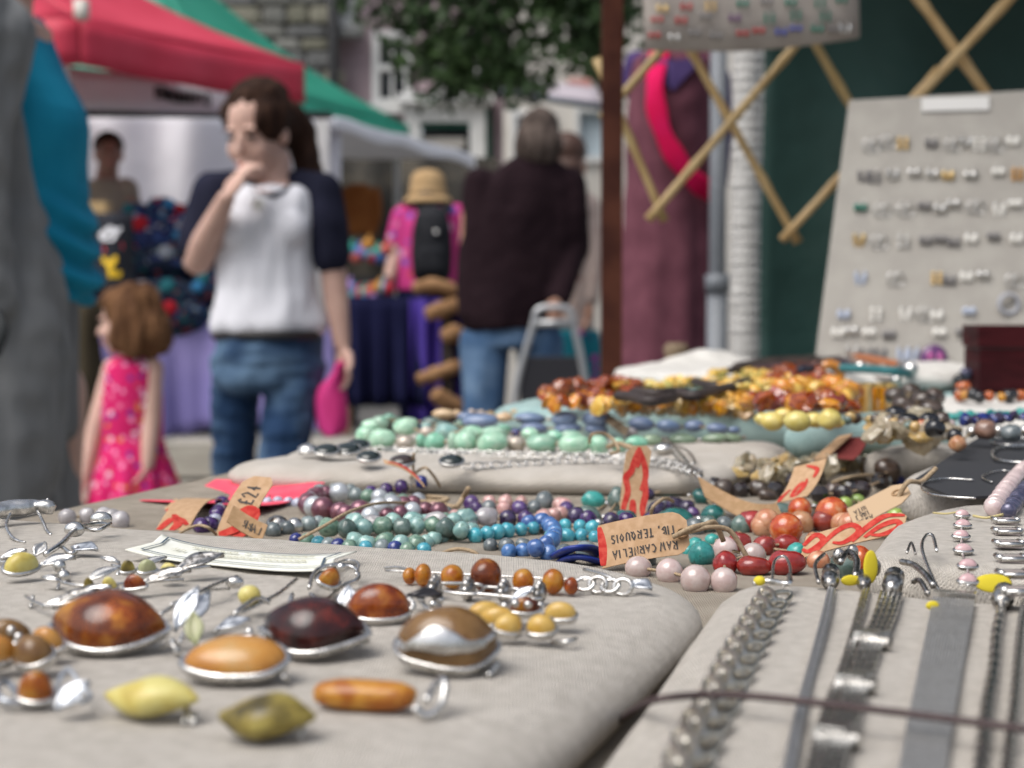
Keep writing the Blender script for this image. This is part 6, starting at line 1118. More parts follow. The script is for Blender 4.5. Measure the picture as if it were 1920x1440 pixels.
class Tag:
    def __init__(s, name, label, o, u, v, mt=kraft, bend=0, th=.0005, cat='tag', hole=None, clip=0, curl=0):
        s.o, s.u, s.v = Vector(o), Vector(u) - Vector(o), Vector(v) - Vector(o); s.b = bend; s.c = curl
        s.n = s.u.cross(s.v).normalized()
        s.sg = 1 if s.n.dot(CAM - s.o) > 0 else -1
        t = min((s.p(a, b).z for a in (0, 1) for b in (0, 1))); s.t = thing(name, label, cat, s.p(.5, .5), 'price tags' if cat == 'tag' else None)
        def fn(a, b):
            if clip and a > 1 - clip: b = .5 + (b - .5) * (1 - .45 * (a - 1 + clip) / clip)
            return s.p(a, b)
        m = MB(); m.grid(fn, 14, 8, th); m.build('card', mt, s.t, smooth=True, angle=40)
        s.th = th
        if hole:
            m = MB(); c = s.p(*hole, off=th / 2 + .0003); ul, vl = s.u.normalized(), s.v.normalized()
            m.tube([c + (ul * math.cos(a) + vl * math.sin(a)) * .0022 for a in [2 * PI * k / 14 for k in range(14)]], .0006, 5, True); m.build('eyelet', kraft_dk, s.t)
    def p(s, a, b, off=0):
        w = s.o + s.u * a + s.v * b + s.n * (s.b * math.sin(PI * a) + s.c * (a * a)) if True else 0
        return w + s.n * s.sg * off
    def ribbon(s, mb, pts, wd):
        q = [s.p(a, b, s.th / 2 + .0003) for a, b in pts]; n = len(q); vs = []; W_ = wd if isinstance(wd, list) else [wd] * n
        for i in range(n):
            d = (q[min(i + 1, n - 1)] - q[max(i - 1, 0)]); sd = d.cross(s.n); sd = sd.normalized() * W_[i] / 2 if sd.length > 1e-9 else Vector(); vs += [q[i] + sd, q[i] - sd]
        mb.add(vs, [(2 * i, 2 * i + 1, 2 * i + 3, 2 * i + 2) for i in range(n - 1)])
    def strokes(s, groups, wd, nm='red_print', mt=None):
        m = MB()
        for g_ in groups:
            q = smooth_path([Vector((a, b, 0)) for a, b in g_], 5); n = len(q)
            s.ribbon(m, [(v.x, v.y) for v in q], [wd * (.45 + .55 * math.sin(PI * min(1, (i + 1) / n * 1.0))) for i in range(n)])
        m.build(nm, mt or redink, s.t, smooth=False)
    def text(s, lines, a0, b0, ha, hb, wd=.0005, flip=False, lead=1.5, vertical=False):
        m = MB(); rt = random.Random(5)
        for li, ln in enumerate(lines):
            x_ = 0
            for ch_ in ln:
                for st in STK.get(ch_, []):
                    pts = []
                    for (a, b) in st:
                        X_ = x_ + a * .8 + rt.uniform(-.05, .05); Y_ = -li * lead + b + rt.uniform(-.05, .05)
                        if flip: X_, Y_ = -X_, -Y_
                        if vertical: pts.append((a0 - Y_ * ha * -1, b0 + X_ * hb))
                        else: pts.append((a0 + X_ * ha, b0 + Y_ * hb))
                    s.ribbon(m, pts, wd)
                x_ += .45 if ch_ in ' .,I' else .82
        m.build('lettering', ink, s.t, smooth=False)
    def string(s, pts, r=.0009):
        m = MB(); m.tube(smooth_path(pts, 5), r, 6); m.build('twine_loop', twine, s.t)
def sw(cx, cy, r, turns=1.4, a0=0, sx=1): return [(cx + sx * r * (1 - k / 16 * .8) * math.cos(a0 + turns * 2 * PI * k / 16), cy + r * .55 * (1 - k / 16 * .8) * math.sin(a0 + turns * 2 * PI * k / 16)) for k in range(15)]
# price tag £24
t = Tag('price_tag', 'kraft price tag handwritten £24 leaning on the beads', ta(404, 1004, .74), ta(464, 892, .76), ta(462, 1010, .735), bend=-.003, clip=.12)
t.text(['£24'], .48, .74, .15, -.46, .0010)
t.strokes([[(.02, .1), (.12, .5), (.3, .95), (.38, .7), (.2, .3)], [(.0, .5), (.1, .8), (.2, .98)], [(.3, .75), (.36, .9), (.3, .99)]], .0075)
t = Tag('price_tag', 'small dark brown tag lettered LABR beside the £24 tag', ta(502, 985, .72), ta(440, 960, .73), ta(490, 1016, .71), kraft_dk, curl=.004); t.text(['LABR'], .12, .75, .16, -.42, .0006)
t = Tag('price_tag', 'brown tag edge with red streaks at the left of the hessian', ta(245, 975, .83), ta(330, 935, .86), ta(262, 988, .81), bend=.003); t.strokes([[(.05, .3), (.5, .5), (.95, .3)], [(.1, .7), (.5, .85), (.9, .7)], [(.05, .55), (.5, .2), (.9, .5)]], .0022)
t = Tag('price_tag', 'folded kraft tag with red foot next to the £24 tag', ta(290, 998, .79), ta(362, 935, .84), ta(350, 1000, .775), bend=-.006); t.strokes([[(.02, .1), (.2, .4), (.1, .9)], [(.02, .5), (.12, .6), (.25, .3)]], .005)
t = Tag('price_tag', 'folded flap of darker brown card left of the £24 tag', ta(360, 938, .84), ta(422, 930, .85), ta(366, 966, .815), kraft_dk, bend=.006)
pk = mat('fluorescent_pink', (.78, .05, .10), .7, col2=(.84, .09, .14), scale=60)
t = Tag('price_card', 'fluorescent pink card with black writing lying at the left', on(262, 938, HB - .003), on(405, 899, HB - .004), on(480, 948, HB - .008), pk, bend=.004, cat='card')
t.strokes([[(.2 + .1 * k, .15 + .2 * (k % 2)), (.24 + .1 * k, .3 + .2 * (k % 2)), (.2 + .1 * k, .4 + .2 * (k % 2)), (.27 + .1 * k, .48)] for k in range(6)] + [[(.2, .75), (.35, .7), (.5, .78), (.65, .72)]], .0011, 'writing', ink)
t = Tag('price_card', 'corner of a second fluorescent pink card showing behind the £24 tag', on(470, 925, HB - .004), on(500, 905, HB - .006), on(540, 918, HB - .004), pk, cat='card')
t = Tag('price_tag', 'narrow folded tag with red stripe standing before the cushion', ta(718, 862, .86), ta(792, 905, .84), ta(722, 870, .855), bend=-.003); t.strokes([[(.1, .5), (.5, .4), (.9, .5)]], .002)
# tall swirl tag
t = Tag('swirl_tag', 'tall upright kraft tag printed with a red leaf and swirl', ta(1162, 985, .80), ta(1176, 837, .815), ta(1211, 982, .80), bend=.003, clip=.06)
t.strokes([[(.98, .45), (.8, .75), (.62, .9), (.45, .75)], [(.95, .45), (.82, .35), (.7, .3), (.62, .12), (.45, .25), (.2, .1), (.02, .12)], [(.9, .5), (.8, .5), (.74, .5)], [(.62, .9), (.4, .95), (.2, .85), (.05, .9)]], .0036)
t.strokes([sw(.22, .48, .16, 1.6, 1.2, 1)], .0024, 'red_swirl')
t = Tag('swirl_tag', 'kraft tag with upside-down handwriting RAW CARNELIA tied with twine', ta(1130, 1066, .636), ta(1296, 1038, .632), ta(1121, 986, .646), clip=.1, hole=(.93, .48), bend=.002)
t.text(['RAW CARNELIA', 'TIB, TERQUOIS'], .86, .32, .082, .19, .0006, flip=True, lead=1.9)
t.strokes([[(.012, .05), (.03, .5), (.015, .95)]], .0035)
hp_ = t.p(.93, .48)
t.string([hp_ + Vector((-.002, -.003, .0)), hp_ + Vector((.005, -.004, .002)), hp_ + Vector((.012, -.002, .003)), hp_ + Vector((.020, .001, .001)), hp_ + Vector((.026, .001, -.008)), hp_ + Vector((.030, .0, -.016))], .0011)
t.string([hp_ + Vector((-.004, -.003, -.001)), hp_ + Vector((.003, -.005, .003)), hp_ + Vector((.009, -.002, .004)), hp_ + Vector((.014, .003, .004)), hp_ + Vector((.018, .006, -.004))], .0012)
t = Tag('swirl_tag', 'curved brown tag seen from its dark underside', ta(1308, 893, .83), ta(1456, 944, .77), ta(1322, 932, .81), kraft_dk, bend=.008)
t = Tag('swirl_tag', 'small kraft tag with red spiral standing before the onyx beads', ta(1452, 945, .80), ta(1490, 876, .83), ta(1514, 930, .79), bend=.002); t.strokes([sw(.35, .5, .3, 1.7, .5), [(.0, .15), (.2, .1), (.4, .2)], [(.6, .8), (.8, .8), (.95, .4)]], .0028)
t = Tag('swirl_tag', 'cream kraft tag with handwriting in lines and a punched hole', ta(1588, 955, .74), ta(1694, 900, .75), ta(1604, 990, .72), mat('kraft_light', (.46, .33, .21), .85), hole=(.8, .45), clip=.2); t.text(['SERA', 'LARI', 'ATIN'], .08, .82, .075, .22, .0005, lead=1.25, vertical=False)
hp_ = t.p(.8, .45); t.string([hp_ + Vector((0, -.003, -.002)), hp_ + Vector((.004, -.005, .006)), hp_ + Vector((.012, .0, .006)), hp_ + Vector((.02, .004, .012))], .0012)
t = Tag('swirl_tag', 'long kraft tag with bold red scroll pattern', ta(1500, 1048, .655), ta(1693, 1000, .655), ta(1512, 1006, .665), bend=.001, clip=.04)
t.strokes([[(.0, .55), (.1, .9), (.2, .5), (.08, .2), (.0, .4)], [(.15, .1), (.3, .75), (.45, .9), (.55, .5), (.42, .15), (.3, .3)], [(.5, .1), (.62, .6), (.78, .95), (.98, .8)], [(.62, .15), (.75, .5), (.9, .6), (.95, .3), (.8, .1), (.68, .2)]], .0030)
t = Tag('swirl_tag', 'red-backed kraft tag folded like a roof behind the onyx beads', ta(1545, 858, .965), ta(1575, 818, 1.0), ta(1600, 862, .95), mat('red_card', (.16, .02, .018), .8), bend=.002)
t = Tag('swirl_tag', 'kraft flap leaning beside the red-backed tag', ta(1520, 865, .96), ta(1573, 818, .995), ta(1548, 860, .955), kraft)
t = Tag('swirl_tag', 'dark twig-like tag slanting over the blue stones', ta(1122, 756, 1.20), ta(1180, 802, 1.12), ta(1114, 770, 1.19), mat('grey_kraft', (.16, .125, .085), .85), bend=.003)
# twine ends and knots
def tw(label, l, h0, r=.0012):
    m = MB(); m.tube(smooth_path([on(x, y, h0 - z) for x, y, z in l], 5), r * .72, 7); m.build('twine', twine, label=label, cat='twine', group='loose twine ends')
tw('twine end standing up before the cushion', [(770, 905, .004), (775, 890, .012), (775, 872, .020), (776, 850, .028)], HB); tw('twine loop arching over the lapis beads', [(770, 895, .012), (788, 880, .018), (800, 878, .02), (815, 895, .014), (825, 912, .008)], HB)
tw('bundle of twine behind the pink opal beads', [(800, 935, .002), (830, 945, .004), (855, 950, .007), (870, 930, .012), (878, 916, .018)], HB, .002); tw('twine knot left of the pink opal bracelet', [(745, 950, .004), (775, 938, .006), (810, 942, .006), (840, 935, .008), (800, 930, .004)], HB, .0016)
tw('twine running over the pearl bracelet', [(560, 1012, .006), (610, 985, .012), (650, 962, .016), (700, 945, .016), (745, 942, .012), (780, 945, .006)], HB, .0011); tw('twine loop on the mint stones', [(1105, 830, .012), (1110, 815, .02), (1130, 812, .02), (1150, 825, .016), (1160, 845, .012), (1145, 850, .008)], HBp, .0014)
tw('knot of twine above the tall swirl tag', [(1140, 838, .01), (1160, 832, .014), (1185, 840, .014), (1212, 842, .012), (1200, 850, .006)], HBp, .0022); tw('coil of twine in front of the grey bead string', [(820, 1042, .003), (850, 1030, .007), (880, 1032, .007), (895, 1042, .005), (870, 1050, .003), (840, 1050, .003)], HB, .0012)
tw('twine trailing across the hessian by the aqua beads', [(660, 1010, .002), (720, 1020, .003), (790, 1008, .004), (850, 1015, .002)], HB, .001); tw('curl of twine beside the teal bracelet', [(1225, 985, .004), (1222, 955, .016), (1245, 935, .02), (1262, 940, .016)], HB, .0012)
tw('frayed twine lying on the hessian near the carnelian beads', [(1350, 985, .002), (1390, 975, .003), (1420, 990, .003), (1380, 1000, .002)], HB, .0011); tw('twine tied round the amethyst beads', [(330, 1005, .003), (350, 992, .007), (372, 985, .009), (392, 990, .009), (405, 1002, .003)], HB, .001)
tw('pale twine wisp beside the onyx beads', [(1560, 905, .012), (1590, 895, .016), (1625, 890, .014), (1640, 892, .01)], HB, .0012)
m = MB(); q = smooth_path([on(1045, 1042, HB - .004), on(1075, 1028, HB - .010), on(1110, 1030, HB - .008), on(1128, 1045, HB - .003)], 6)
m.tube(q, .0038, 8, sq=.35); q = smooth_path([on(1058, 1052, HB - .002), on(1085, 1044, HB - .006), on(1125, 1054, HB - .003)], 6); m.tube(q, .004, 8, sq=.35); m.build('blue_ribbon', mat('royal_blue_ribbon', (.008, .025, .20), .45, col2=(.012, .035, .26), scale=60), label='royal blue ribbon left of the raw carnelian tag', cat='ribbon')
# ================================================================ FRONT LEFT PAD: AMBER BROOCHES
def am(name, c, c2, c3=None, sc=130, tr=.18, rough=.10): return mat(name, c, rough + .07, col2=c2, col3=c3, scale=sc * 1.7, cr=(.40, .56), coat=0, trans=min(.6, tr * 2.4), detail=7)
AM = dict(brown=am('amber_brown', (.10, .016, .003), (.26, .06, .008), (.60, .26, .03), 80), cherry=am('amber_cherry', (.016, .004, .004), (.045, .007, .006), (.12, .014, .008), 120, .1), honey=am('amber_honey', (.44, .18, .03), (.52, .25, .055), (.50, .30, .11), 60, .06, .16), red=am('amber_red', (.20, .03, .005), (.40, .09, .012), (.55, .20, .03), 150), yellow=am('amber_yolk', (.52, .30, .05), (.58, .38, .10), None, 110, .05, .2), lemon=am('amber_lemon', (.60, .54, .20), (.52, .42, .10), (.34, .24, .05), 75, .03, .3), olive=am('amber_olive', (.06, .045, .01), (.26, .20, .04), (.44, .37, .10), 80, .04, .28), tawny=am('amber_tawny', (.17, .085, .025), (.24, .13, .045), (.12, .05, .015), 80, .1, .14), bar=am('amber_bar', (.34, .10, .008), (.52, .24, .03), (.42, .14, .012), 110, .06, .28), orange=am('amber_orange', (.42, .10, .008), (.60, .24, .02), (.66, .36, .06), 120, .2, .12), moss=am('amber_pale_green', (.42, .44, .24), (.5, .5, .3), None, 100, .1, .2))
def shape_pts(sh, n=36):
    out = []
    for k in range(n):
        t = 2 * PI * k / n; c, s = math.cos(t), math.sin(t)
        if sh == 'almond': out.append((c, math.copysign(abs(s) ** 1.75, s) * (1 + .06 * c)))
        elif sh == 'drop': out.append((c, s * (.78 - .30 * c)))
        elif sh == 'egg': out.append((c, s * (1 + .12 * c)))
        else: out.append((c, s))
    return out
def cab(parent, px, py, wp, ratio, mt, shape='oval', yaw=0, tilt=.22, bez=.0035, dome=.0045, lift=.001, h=HA, rim=.0008, flat=False, base=None):
    p = base if base is not None else on(px, py, h); wp *= 1.07; bez *= .62; dome *= 1.55; tilt *= 1.15; hw = wp / 2 / F * p.y; hd = hw * ratio
    sx_ = px * .37; R = REul(tilt, 0, yaw); o = p + Vector((0, 0, lift + math.sin(abs(tilt)) * hd))
    L = lambda x, y, z: o + R @ Vector((x, y, z)); pts = [(x * f_, y * f_) for x, y in shape_pts(shape) for f_ in [1 + .11 * noise.noise(Vector((x * 1.1 + sx_, y * 1.1, 4)))]]; n = len(pts)
    m = MB(); vs = []; fs = []; ss = [1, .97, .9, .8, .65, .48, .3, .14]
    for s in ss:
        zz = bez + dome * (math.sqrt(max(0, 1 - s * s)) if not flat else min(1, math.sqrt(max(0, 1 - s ** 6)) * 1.0)); vs += [L(x * hw * s * .97, y * hd * s * .97, zz) for x, y in pts]
    vs.append(L(0, 0, bez + dome)); e = len(vs) - 1
    for i in range(len(ss) - 1):
        for k in range(n): q = (k + 1) % n; fs.append((i * n + k, i * n + q, (i + 1) * n + q, (i + 1) * n + k))
    for k in range(n): fs.append(((len(ss) - 1) * n + k, (len(ss) - 1) * n + (k + 1) % n, e))
    m.add(vs, fs); st = m.build('stone', mt, parent)
    if bez > 0:
        m = MB(); vs = [L(x * hw * .93, y * hd * .93, 0) for x, y in pts] + [L(x * hw, y * hd, bez * .2) for x, y in pts] + [L(x * hw, y * hd, bez) for x, y in pts] + [L(x * hw * .95, y * hd * .95, bez + .0006) for x, y in pts]
        fs = [tuple(range(n - 1, -1, -1))]
        for i in range(3):
            for k in range(n): q = (k + 1) % n; fs.append((i * n + k, i * n + q, (i + 1) * n + q, (i + 1) * n + k))
        m.add(vs, fs); m.tube([L(x * hw, y * hd, bez) for x, y in pts], rim, 6, True); m.build('bezel', silver, parent)
    return L, hw, hd, bez, dome
def leafmb(m, c, yaw, L, wd, tilt=.3, curl=.2, mi=0):
    R = REul(0, -tilt, yaw) @ Matrix.Rotation(math.copysign(.3, math.cos(yaw)), 3, 'X')
    m.grid(lambda u, v: c + R @ Vector(((u - .0) * L, (v - .5) * wd * math.sin(PI * (.03 + .94 * u)) ** 1.35, .10 * L * math.sin(PI * u) * curl + abs(v - .5) * wd * .35)), 10, 6, .0006, mi)
def wire(m, pts, r=.0006, n=6): m.tube(smooth_path(pts, 5), r * .66, n)
def A_(px, py, z=0): return on(px, py, HA) + Vector((0, 0, z))
def brooch(nm, label, px, py, cat='brooch'): return thing(nm, label, cat, on(px, py, HA), 'amber and silver pieces on the front pad')
def pin(parent, pts, r=.0006, nm='pin'): m = MB(); wire(m, pts, r); m.build(nm, silver, parent)
def balls(parent, pts, r, nm='silver_ball'):
    m = MB(); m.ell((0, 0, 0), 1, None, 12, 8); me = m.mesh(nm, silver)
    for p in pts: place(me, nm, parent, p, r)
lf_m = mat('brushed_silver_leaf', (.62, .64, .67), .38, 1, col2=(.34, .36, .39), scale=350)
# big brown amber almond
t = brooch('amber_brooch', 'largest dark brown almond amber brooch in silver setting at left', 210, 1215)
L, hw, hd, bz, dm_ = cab(t, 208, 1222, 216, .72, AM['brown'], 'almond', -.10, .30, .0036, .0062, .0005, rim=.0009)
pin(t, [A_(300, 1232, .002), A_(322, 1238, .004), A_(335, 1240, .002)]); balls(t, [A_(322, 1226, .003), A_(332, 1236, .002)], .0012)
m = MB(); leafmb(m, A_(330, 1200, .002), .95, .014, .006, .9, .6); m.build('leaf', lf_m, t)
wire_m = MB(); wire(wire_m, [A_(335, 1222, .002), A_(350, 1215, .005), A_(356, 1226, .004)], .0009); wire_m.build('loop', silver, t)
# cherry amber
t = brooch('amber_brooch', 'dark cherry amber brooch with silver sweep beside the brown almond', 580, 1220)
L, hw, hd, bz, dm_ = cab(t, 588, 1226, 196, .72, AM['cherry'], 'almond', -.22, .30, .0034, .0058, .0005, rim=.0009)
m = MB(); wire(m, [L(-hw * 1.0, -hd * .1, bz + .001), L(-hw * .5, -hd * .62, bz + .002), L(hw * .1, -hd * .8, bz + .0015), L(hw * .6, -hd * .5, bz + .002), L(hw * 1.0, 0, bz + .001)], .0010); wire(m, [L(hw * .05, -hd * .75, bz + .0022), L(hw * .5, -hd * .25, bz + .0035), L(hw * .95, hd * .1, bz + .0014)], .0007); m.build('silver_sweep', silver, t)
pin(t, [A_(672, 1226, .002), A_(692, 1217, .002)], .0009); m = MB(); leafmb(m, A_(470, 1190, .004), -2.6, .010, .005, -.2, .5); leafmb(m, A_(478, 1215, .003), 3.4, .008, .005, -.4, .5); m.build('leaf', lf_m, t); balls(t, [A_(468, 1206, .003), A_(462, 1215, .002), A_(474, 1226, .001)], .0013)
# honey oval
t = brooch('amber_brooch', 'smooth honey yellow oval amber brooch in silver bezel', 445, 1280)
L, hw, hd, bz, dm_ = cab(t, 446, 1278, 186, .62, AM['honey'], 'egg', -.05, .30, .0040, .0034, .0005, rim=.0011)
m = MB(); leafmb(m, A_(368, 1240, .004), 1.9, .009, .005, 1.0, .4); m.build('pale_leaf', AM['moss'], t); pin(t, [A_(540, 1285, .001), A_(532, 1292, .003)], .001)
# tawny round with silver wave
t = brooch('amber_brooch', 'tawny brown round amber brooch with a silver wave across it', 838, 1262)
L, hw, hd, bz, dm_ = cab(t, 838, 1258, 182, .75, AM['tawny'], 'egg', .05, .32, .0040, .0066, .0005, rim=.0007)
m = MB()
def zd(x, y): return bz + dm_ * math.sqrt(max(0.0, 1 - min(1, x * x + y * y))) + .0007
wv = [(-.96, -.20), (-.8, -.55), (-.55, -.62), (-.25, -.55), (.1, -.70), (.4, -.78), (.68, -.6), (.9, -.2), (.96, .15)]
wire(m, [L(x * hw, y * hd, zd(x, y)) for x, y in wv], .0011, 8); lo = [(-.96, -.26), (-.72, -.69), (-.15, -.98), (.4, -.91), (.74, -.66)]
a_ = smooth_path([Vector((x, y, 0)) for x, y in wv[:7]], 4); b_ = smooth_path([Vector((x, y, 0)) for x, y in lo], 6); nb = len(a_)
def swp(u, v):
    i = min(nb - 1, int(u * (nb - 1))); j = min(len(b_) - 1, int(u * (len(b_) - 1))); q = a_[i].lerp(b_[j], v); return L(q.x * hw, q.y * hd, zd(q.x * .96, q.y * .96) + .0002)
m.grid(swp, 22, 6, .0006); m.build('silver_wave', silver, t); pin(t, [A_(915, 1275, .001), A_(935, 1266, .003)], .0012)
# oval with beaded rim
t = brooch('amber_brooch', 'red amber oval brooch with beaded silver crown and black enamel', 735, 1170)
L, hw, hd, bz, dm_ = cab(t, 712, 1170, 112, .7, AM['red'], 'oval', 0, .28, .0032, .0050, .0005, rim=.0006)
balls(t, [L(hw * 1.06 * math.cos(a), hd * 1.1 * math.sin(a), bz + .001) for a in [PI * k / 13 for k in range(-1, 15)]], .0010)
m = MB(); leafmb(m, A_(765, 1145, .004), -.5, .012, .006, .1, .4); m.build('black_leaf', mat('black_enamel', (.02, .018, .02), .2, .6), t); balls(t, [A_(790, 1150, .004), A_(812, 1152, .003), A_(826, 1150, .004), A_(810, 1166, .002), A_(822, 1168, .001)], .0013)
pin(t, [A_(785, 1148, .004), A_(808, 1158, .002), A_(826, 1155, .003)], .0011); m = MB(); leafmb(m, A_(652, 1168, .002), 1.6, .010, .006, .8, .4); m.build('leaf', lf_m, t)
# flower cluster right
t = brooch('amber_brooch', 'flower-shaped brooch of pale yellow amber ovals with silver dots', 975, 1195)
for (px, py, wp, rt, yw, mk) in ((908, 1182, 66, .6, .3, 'yellow'), (935, 1192, 68, .55, -.1, 'yellow'), (952, 1208, 56, .8, .5, 'yellow'), (1016, 1210, 56, .8, -.3, 'yellow'), (1052, 1182, 60, .6, -.2, 'yellow'), (985, 1170, 58, .45, 0, 'brown')): cab(t, px, py, wp, rt, AM[mk], 'oval', yw, .3, .0028, .0026, .0018, rim=.0005)
balls(t, [A_(966, 1178, .007), A_(990, 1180, .007), A_(1032, 1198, .005), A_(920, 1208, .004), A_(946, 1176, .006), A_(1013, 1168, .005)], .0012); pin(t, [A_(1035, 1212, .001), A_(1062, 1218, .002), A_(1080, 1212, .002)], .0011)
# flower cluster left
t = brooch('amber_brooch', 'orange amber flower brooch cut by the left edge', 55, 1255)
for (px, py, wp, rt, yw, mk) in ((14, 1232, 84, .6, .2, 'tawny'), (-12, 1268, 84, .7, .4, 'honey'), (70, 1270, 80, .8, -.5, 'tawny'), (96, 1246, 66, .65, -.4, 'honey')): cab(t, px, py, wp, rt, AM[mk], 'oval', yw, .35, .0036, .0034, .0018, rim=.0005)
balls(t, [A_(22, 1240, .008), A_(30, 1255, .006), A_(36, 1246, .007)], .0012)
# small drop pendant bottom left
t = brooch('amber_pendant', 'small orange amber drop pendant with open silver loops at lower left', 70, 1330, 'pendant')
cab(t, 68, 1330, 66, .75, AM['orange'], 'egg', .2, .3, .0020, .0040, .001, rim=.0007)
m = MB(); wire(m, [A_(40, 1330, .002), A_(15, 1312, .004), A_(-5, 1322, .004), A_(5, 1338, .003), A_(38, 1336, .002)], .0013); wire(m, [A_(95, 1335, .002), A_(125, 1312, .007), A_(150, 1322, .005), A_(170, 1330, .003), A_(150, 1336, .002)], .0009); leafmb(m, A_(108, 1352, .002), .6, .009, .007, .6, .5); m.build('silver_loops', lf_m, t)
# nuggets
def nugget(nm, label, px, py, wp, dp, hpx, mt_, yaw, seed, fn=None):
    p = on(px, py, HA); s = p.y / F; t = brooch(nm, label, px, py)
    m = MB(); R = REul(.12, 0, yaw)
    m.ell(p + Vector((0, 0, hpx * s / 2 + .0012)), (wp / 2 * s * 1.06, dp / 2 * s, hpx / 2 * s * 1.18), R, 28, 18, fn=fn or (lambda v: v * (1 + .10 * noise.noise(v * 1.3 + Vector((seed, 0, 0))) + .03 * noise.noise(v * 4 + Vector((seed, 5, 0))))))
    m.build('stone', mt_, t); return t, p, s
def lens(k): return lambda v: Vector((v.x, v.y * (1 - .62 * abs(v.x) ** 1.6), v.z * (1 - .5 * abs(v.x) ** 1.8) + .14 * math.sin(v.x * 2.5))) * (1 + .05 * noise.noise(v * 2 + Vector((k, 0, 0))))
t, p, s = nugget('amber_brooch', 'pale lemon yellow raw amber brooch shaped like a leaf', 284, 1347, 192, 110, 62, AM['lemon'], -.30, 3, lens(1)); pin(t, [A_(345, 1358, .0), A_(350, 1350, .003), A_(362, 1358, .0), A_(366, 1352, .002)], .0009)
t, p, s = nugget('amber_brooch', 'mottled olive green amber brooch at the front', 500, 1388, 184, 130, 70, AM['olive'], -.22, 8, lens(4)); pin(t, [A_(560, 1394, .001), A_(572, 1390, .003)], .001)
t, p, s = nugget('amber_pendant', 'orange bar-shaped amber pendant with silver bail', 684, 1335, 190, 70, 46, AM['bar'], -.20, 5, lambda v: Vector((math.copysign(abs(v.x) ** .6, v.x), math.copysign(abs(v.y) ** .8, v.y), math.copysign(abs(v.z) ** .8, v.z))) * (1 + .04 * noise.noise(v * 2)))
t.location.z += .0; m = MB(); wire(m, [A_(776, 1352, .003), A_(800, 1352, .001), A_(828, 1345, .003), A_(834, 1336, .007), A_(820, 1330, .006), A_(800, 1348, .004)], .0014, 8); m.build('bail', silver, t); pin(t, [A_(600, 1325, .0), A_(606, 1318, .003), A_(616, 1325, .0)], .0009)
# bead bar pin
t = brooch('bead_pin', 'silver pin strung with graded cognac amber beads', 960, 1110)
for px, py, wp, hpx, mk in ((768, 1098, 26, 32, 'orange'), (793, 1102, 30, 44, 'orange'), (848, 1106, 44, 46, 'orange'), (911, 1112, 60, 64, 'brown'), (981, 1114, 42, 46, 'orange'), (1037, 1116, 42, 48, 'orange'), (1071, 1118, 28, 34, 'red')):
    q = on(px, py, HA); s = q.y / F; m = MB(); m.ell(q + Vector((0, 0, hpx * s / 2 + .0004)), (wp / 2 * s, hpx * .47 * s, hpx / 2 * s), Rz(-.35), 18, 12, fn=lambda v: v * (1 + .05 * noise.noise(v * 1.5 + Vector((px, 0, 0))))); m.build('amber_bead', AM[mk], t)
for px, py in ((815, 1100), (878, 1104), (945, 1108), (1012, 1112)):
    q = on(px, py, HA - .004); sp_ = MB(); R = align(Vector((1, -.35, 0)))
    for k in range(8): a = 2 * PI * k / 8; sp_.ell(q + R @ Vector((0, .0026 * math.cos(a), .0026 * math.sin(a))), .0013, None, 7, 5)
    sp_.tube([q + R @ Vector((-.0016, 0, 0)), q + R @ Vector((.0016, 0, 0))], .0022, 10); sp_.build('silver_spacer', oxid, t)
pin(t, [A_(722, 1082, .003), A_(745, 1086, .004), A_(768, 1092, .004)], .0007); pin(t, [A_(725, 1088, .003), A_(760, 1094, .004), A_(1075, 1110, .004), A_(1120, 1112, .005)], .0006)
m = MB(); chain(m, [A_(1084, 1112, .003), A_(1120, 1114, .003), A_(1160, 1118, .003), A_(1186, 1120, .003)], .0060, .0050, .0007); wire(m, [A_(1095, 1090, .004), A_(1130, 1100, .004), A_(1150, 1104, .003)], .0009); m.build('extender_chain', silver, t)
m = MB(); leafmb(m, A_(1185, 1112, .003), -.9, .009, .006, -.1, .4); m.build('leaf', lf_m, t)
# wave pin
t = brooch('silver_pin', 'plain silver double-wire pin in front of the bead pin', 910, 1130); m = MB(); wire(m, [A_(810, 1122, .003), A_(822, 1112, .003), A_(870, 1118, .004), A_(905, 1122, .004), A_(895, 1132, .003), A_(850, 1130, .003), A_(812, 1123, .003)], .0009); wire(m, [A_(868, 1130, .003), A_(920, 1134, .003), A_(1000, 1142, .003), A_(1015, 1136, .003), A_(990, 1132, .004), A_(905, 1124, .004)], .0009); m.ell(A_(872, 1126, .003), (.002, .0016, .0016)); m.build('wire', silver, t)
m = MB(); leafmb(m, A_(960, 1142, .002), .2, .008, .005, .5, .5); m.build('leaf', lf_m, t)
# drop frame brooch
t = brooch('amber_brooch', 'small teardrop silver brooch with a red amber centre', 615, 1120); m = MB()
wire(m, [A_(580, 1120, .003), A_(590, 1102, .005), A_(620, 1094, .006), A_(662, 1092, .005), A_(672, 1102, .003), A_(640, 1112, .002), A_(608, 1132, .001), A_(582, 1126, .002)], .0011); wire(m, [A_(620, 1096, .006), A_(650, 1084, .006), A_(672, 1090, .006), A_(668, 1100, .004)], .0007); m.build('frame', silver, t); cab(t, 613, 1118, 42, .85, AM['orange'], 'egg', .8, .5, .0024, .003, .002, rim=.0008); balls(t, [A_(640, 1098, .006)], .0016)
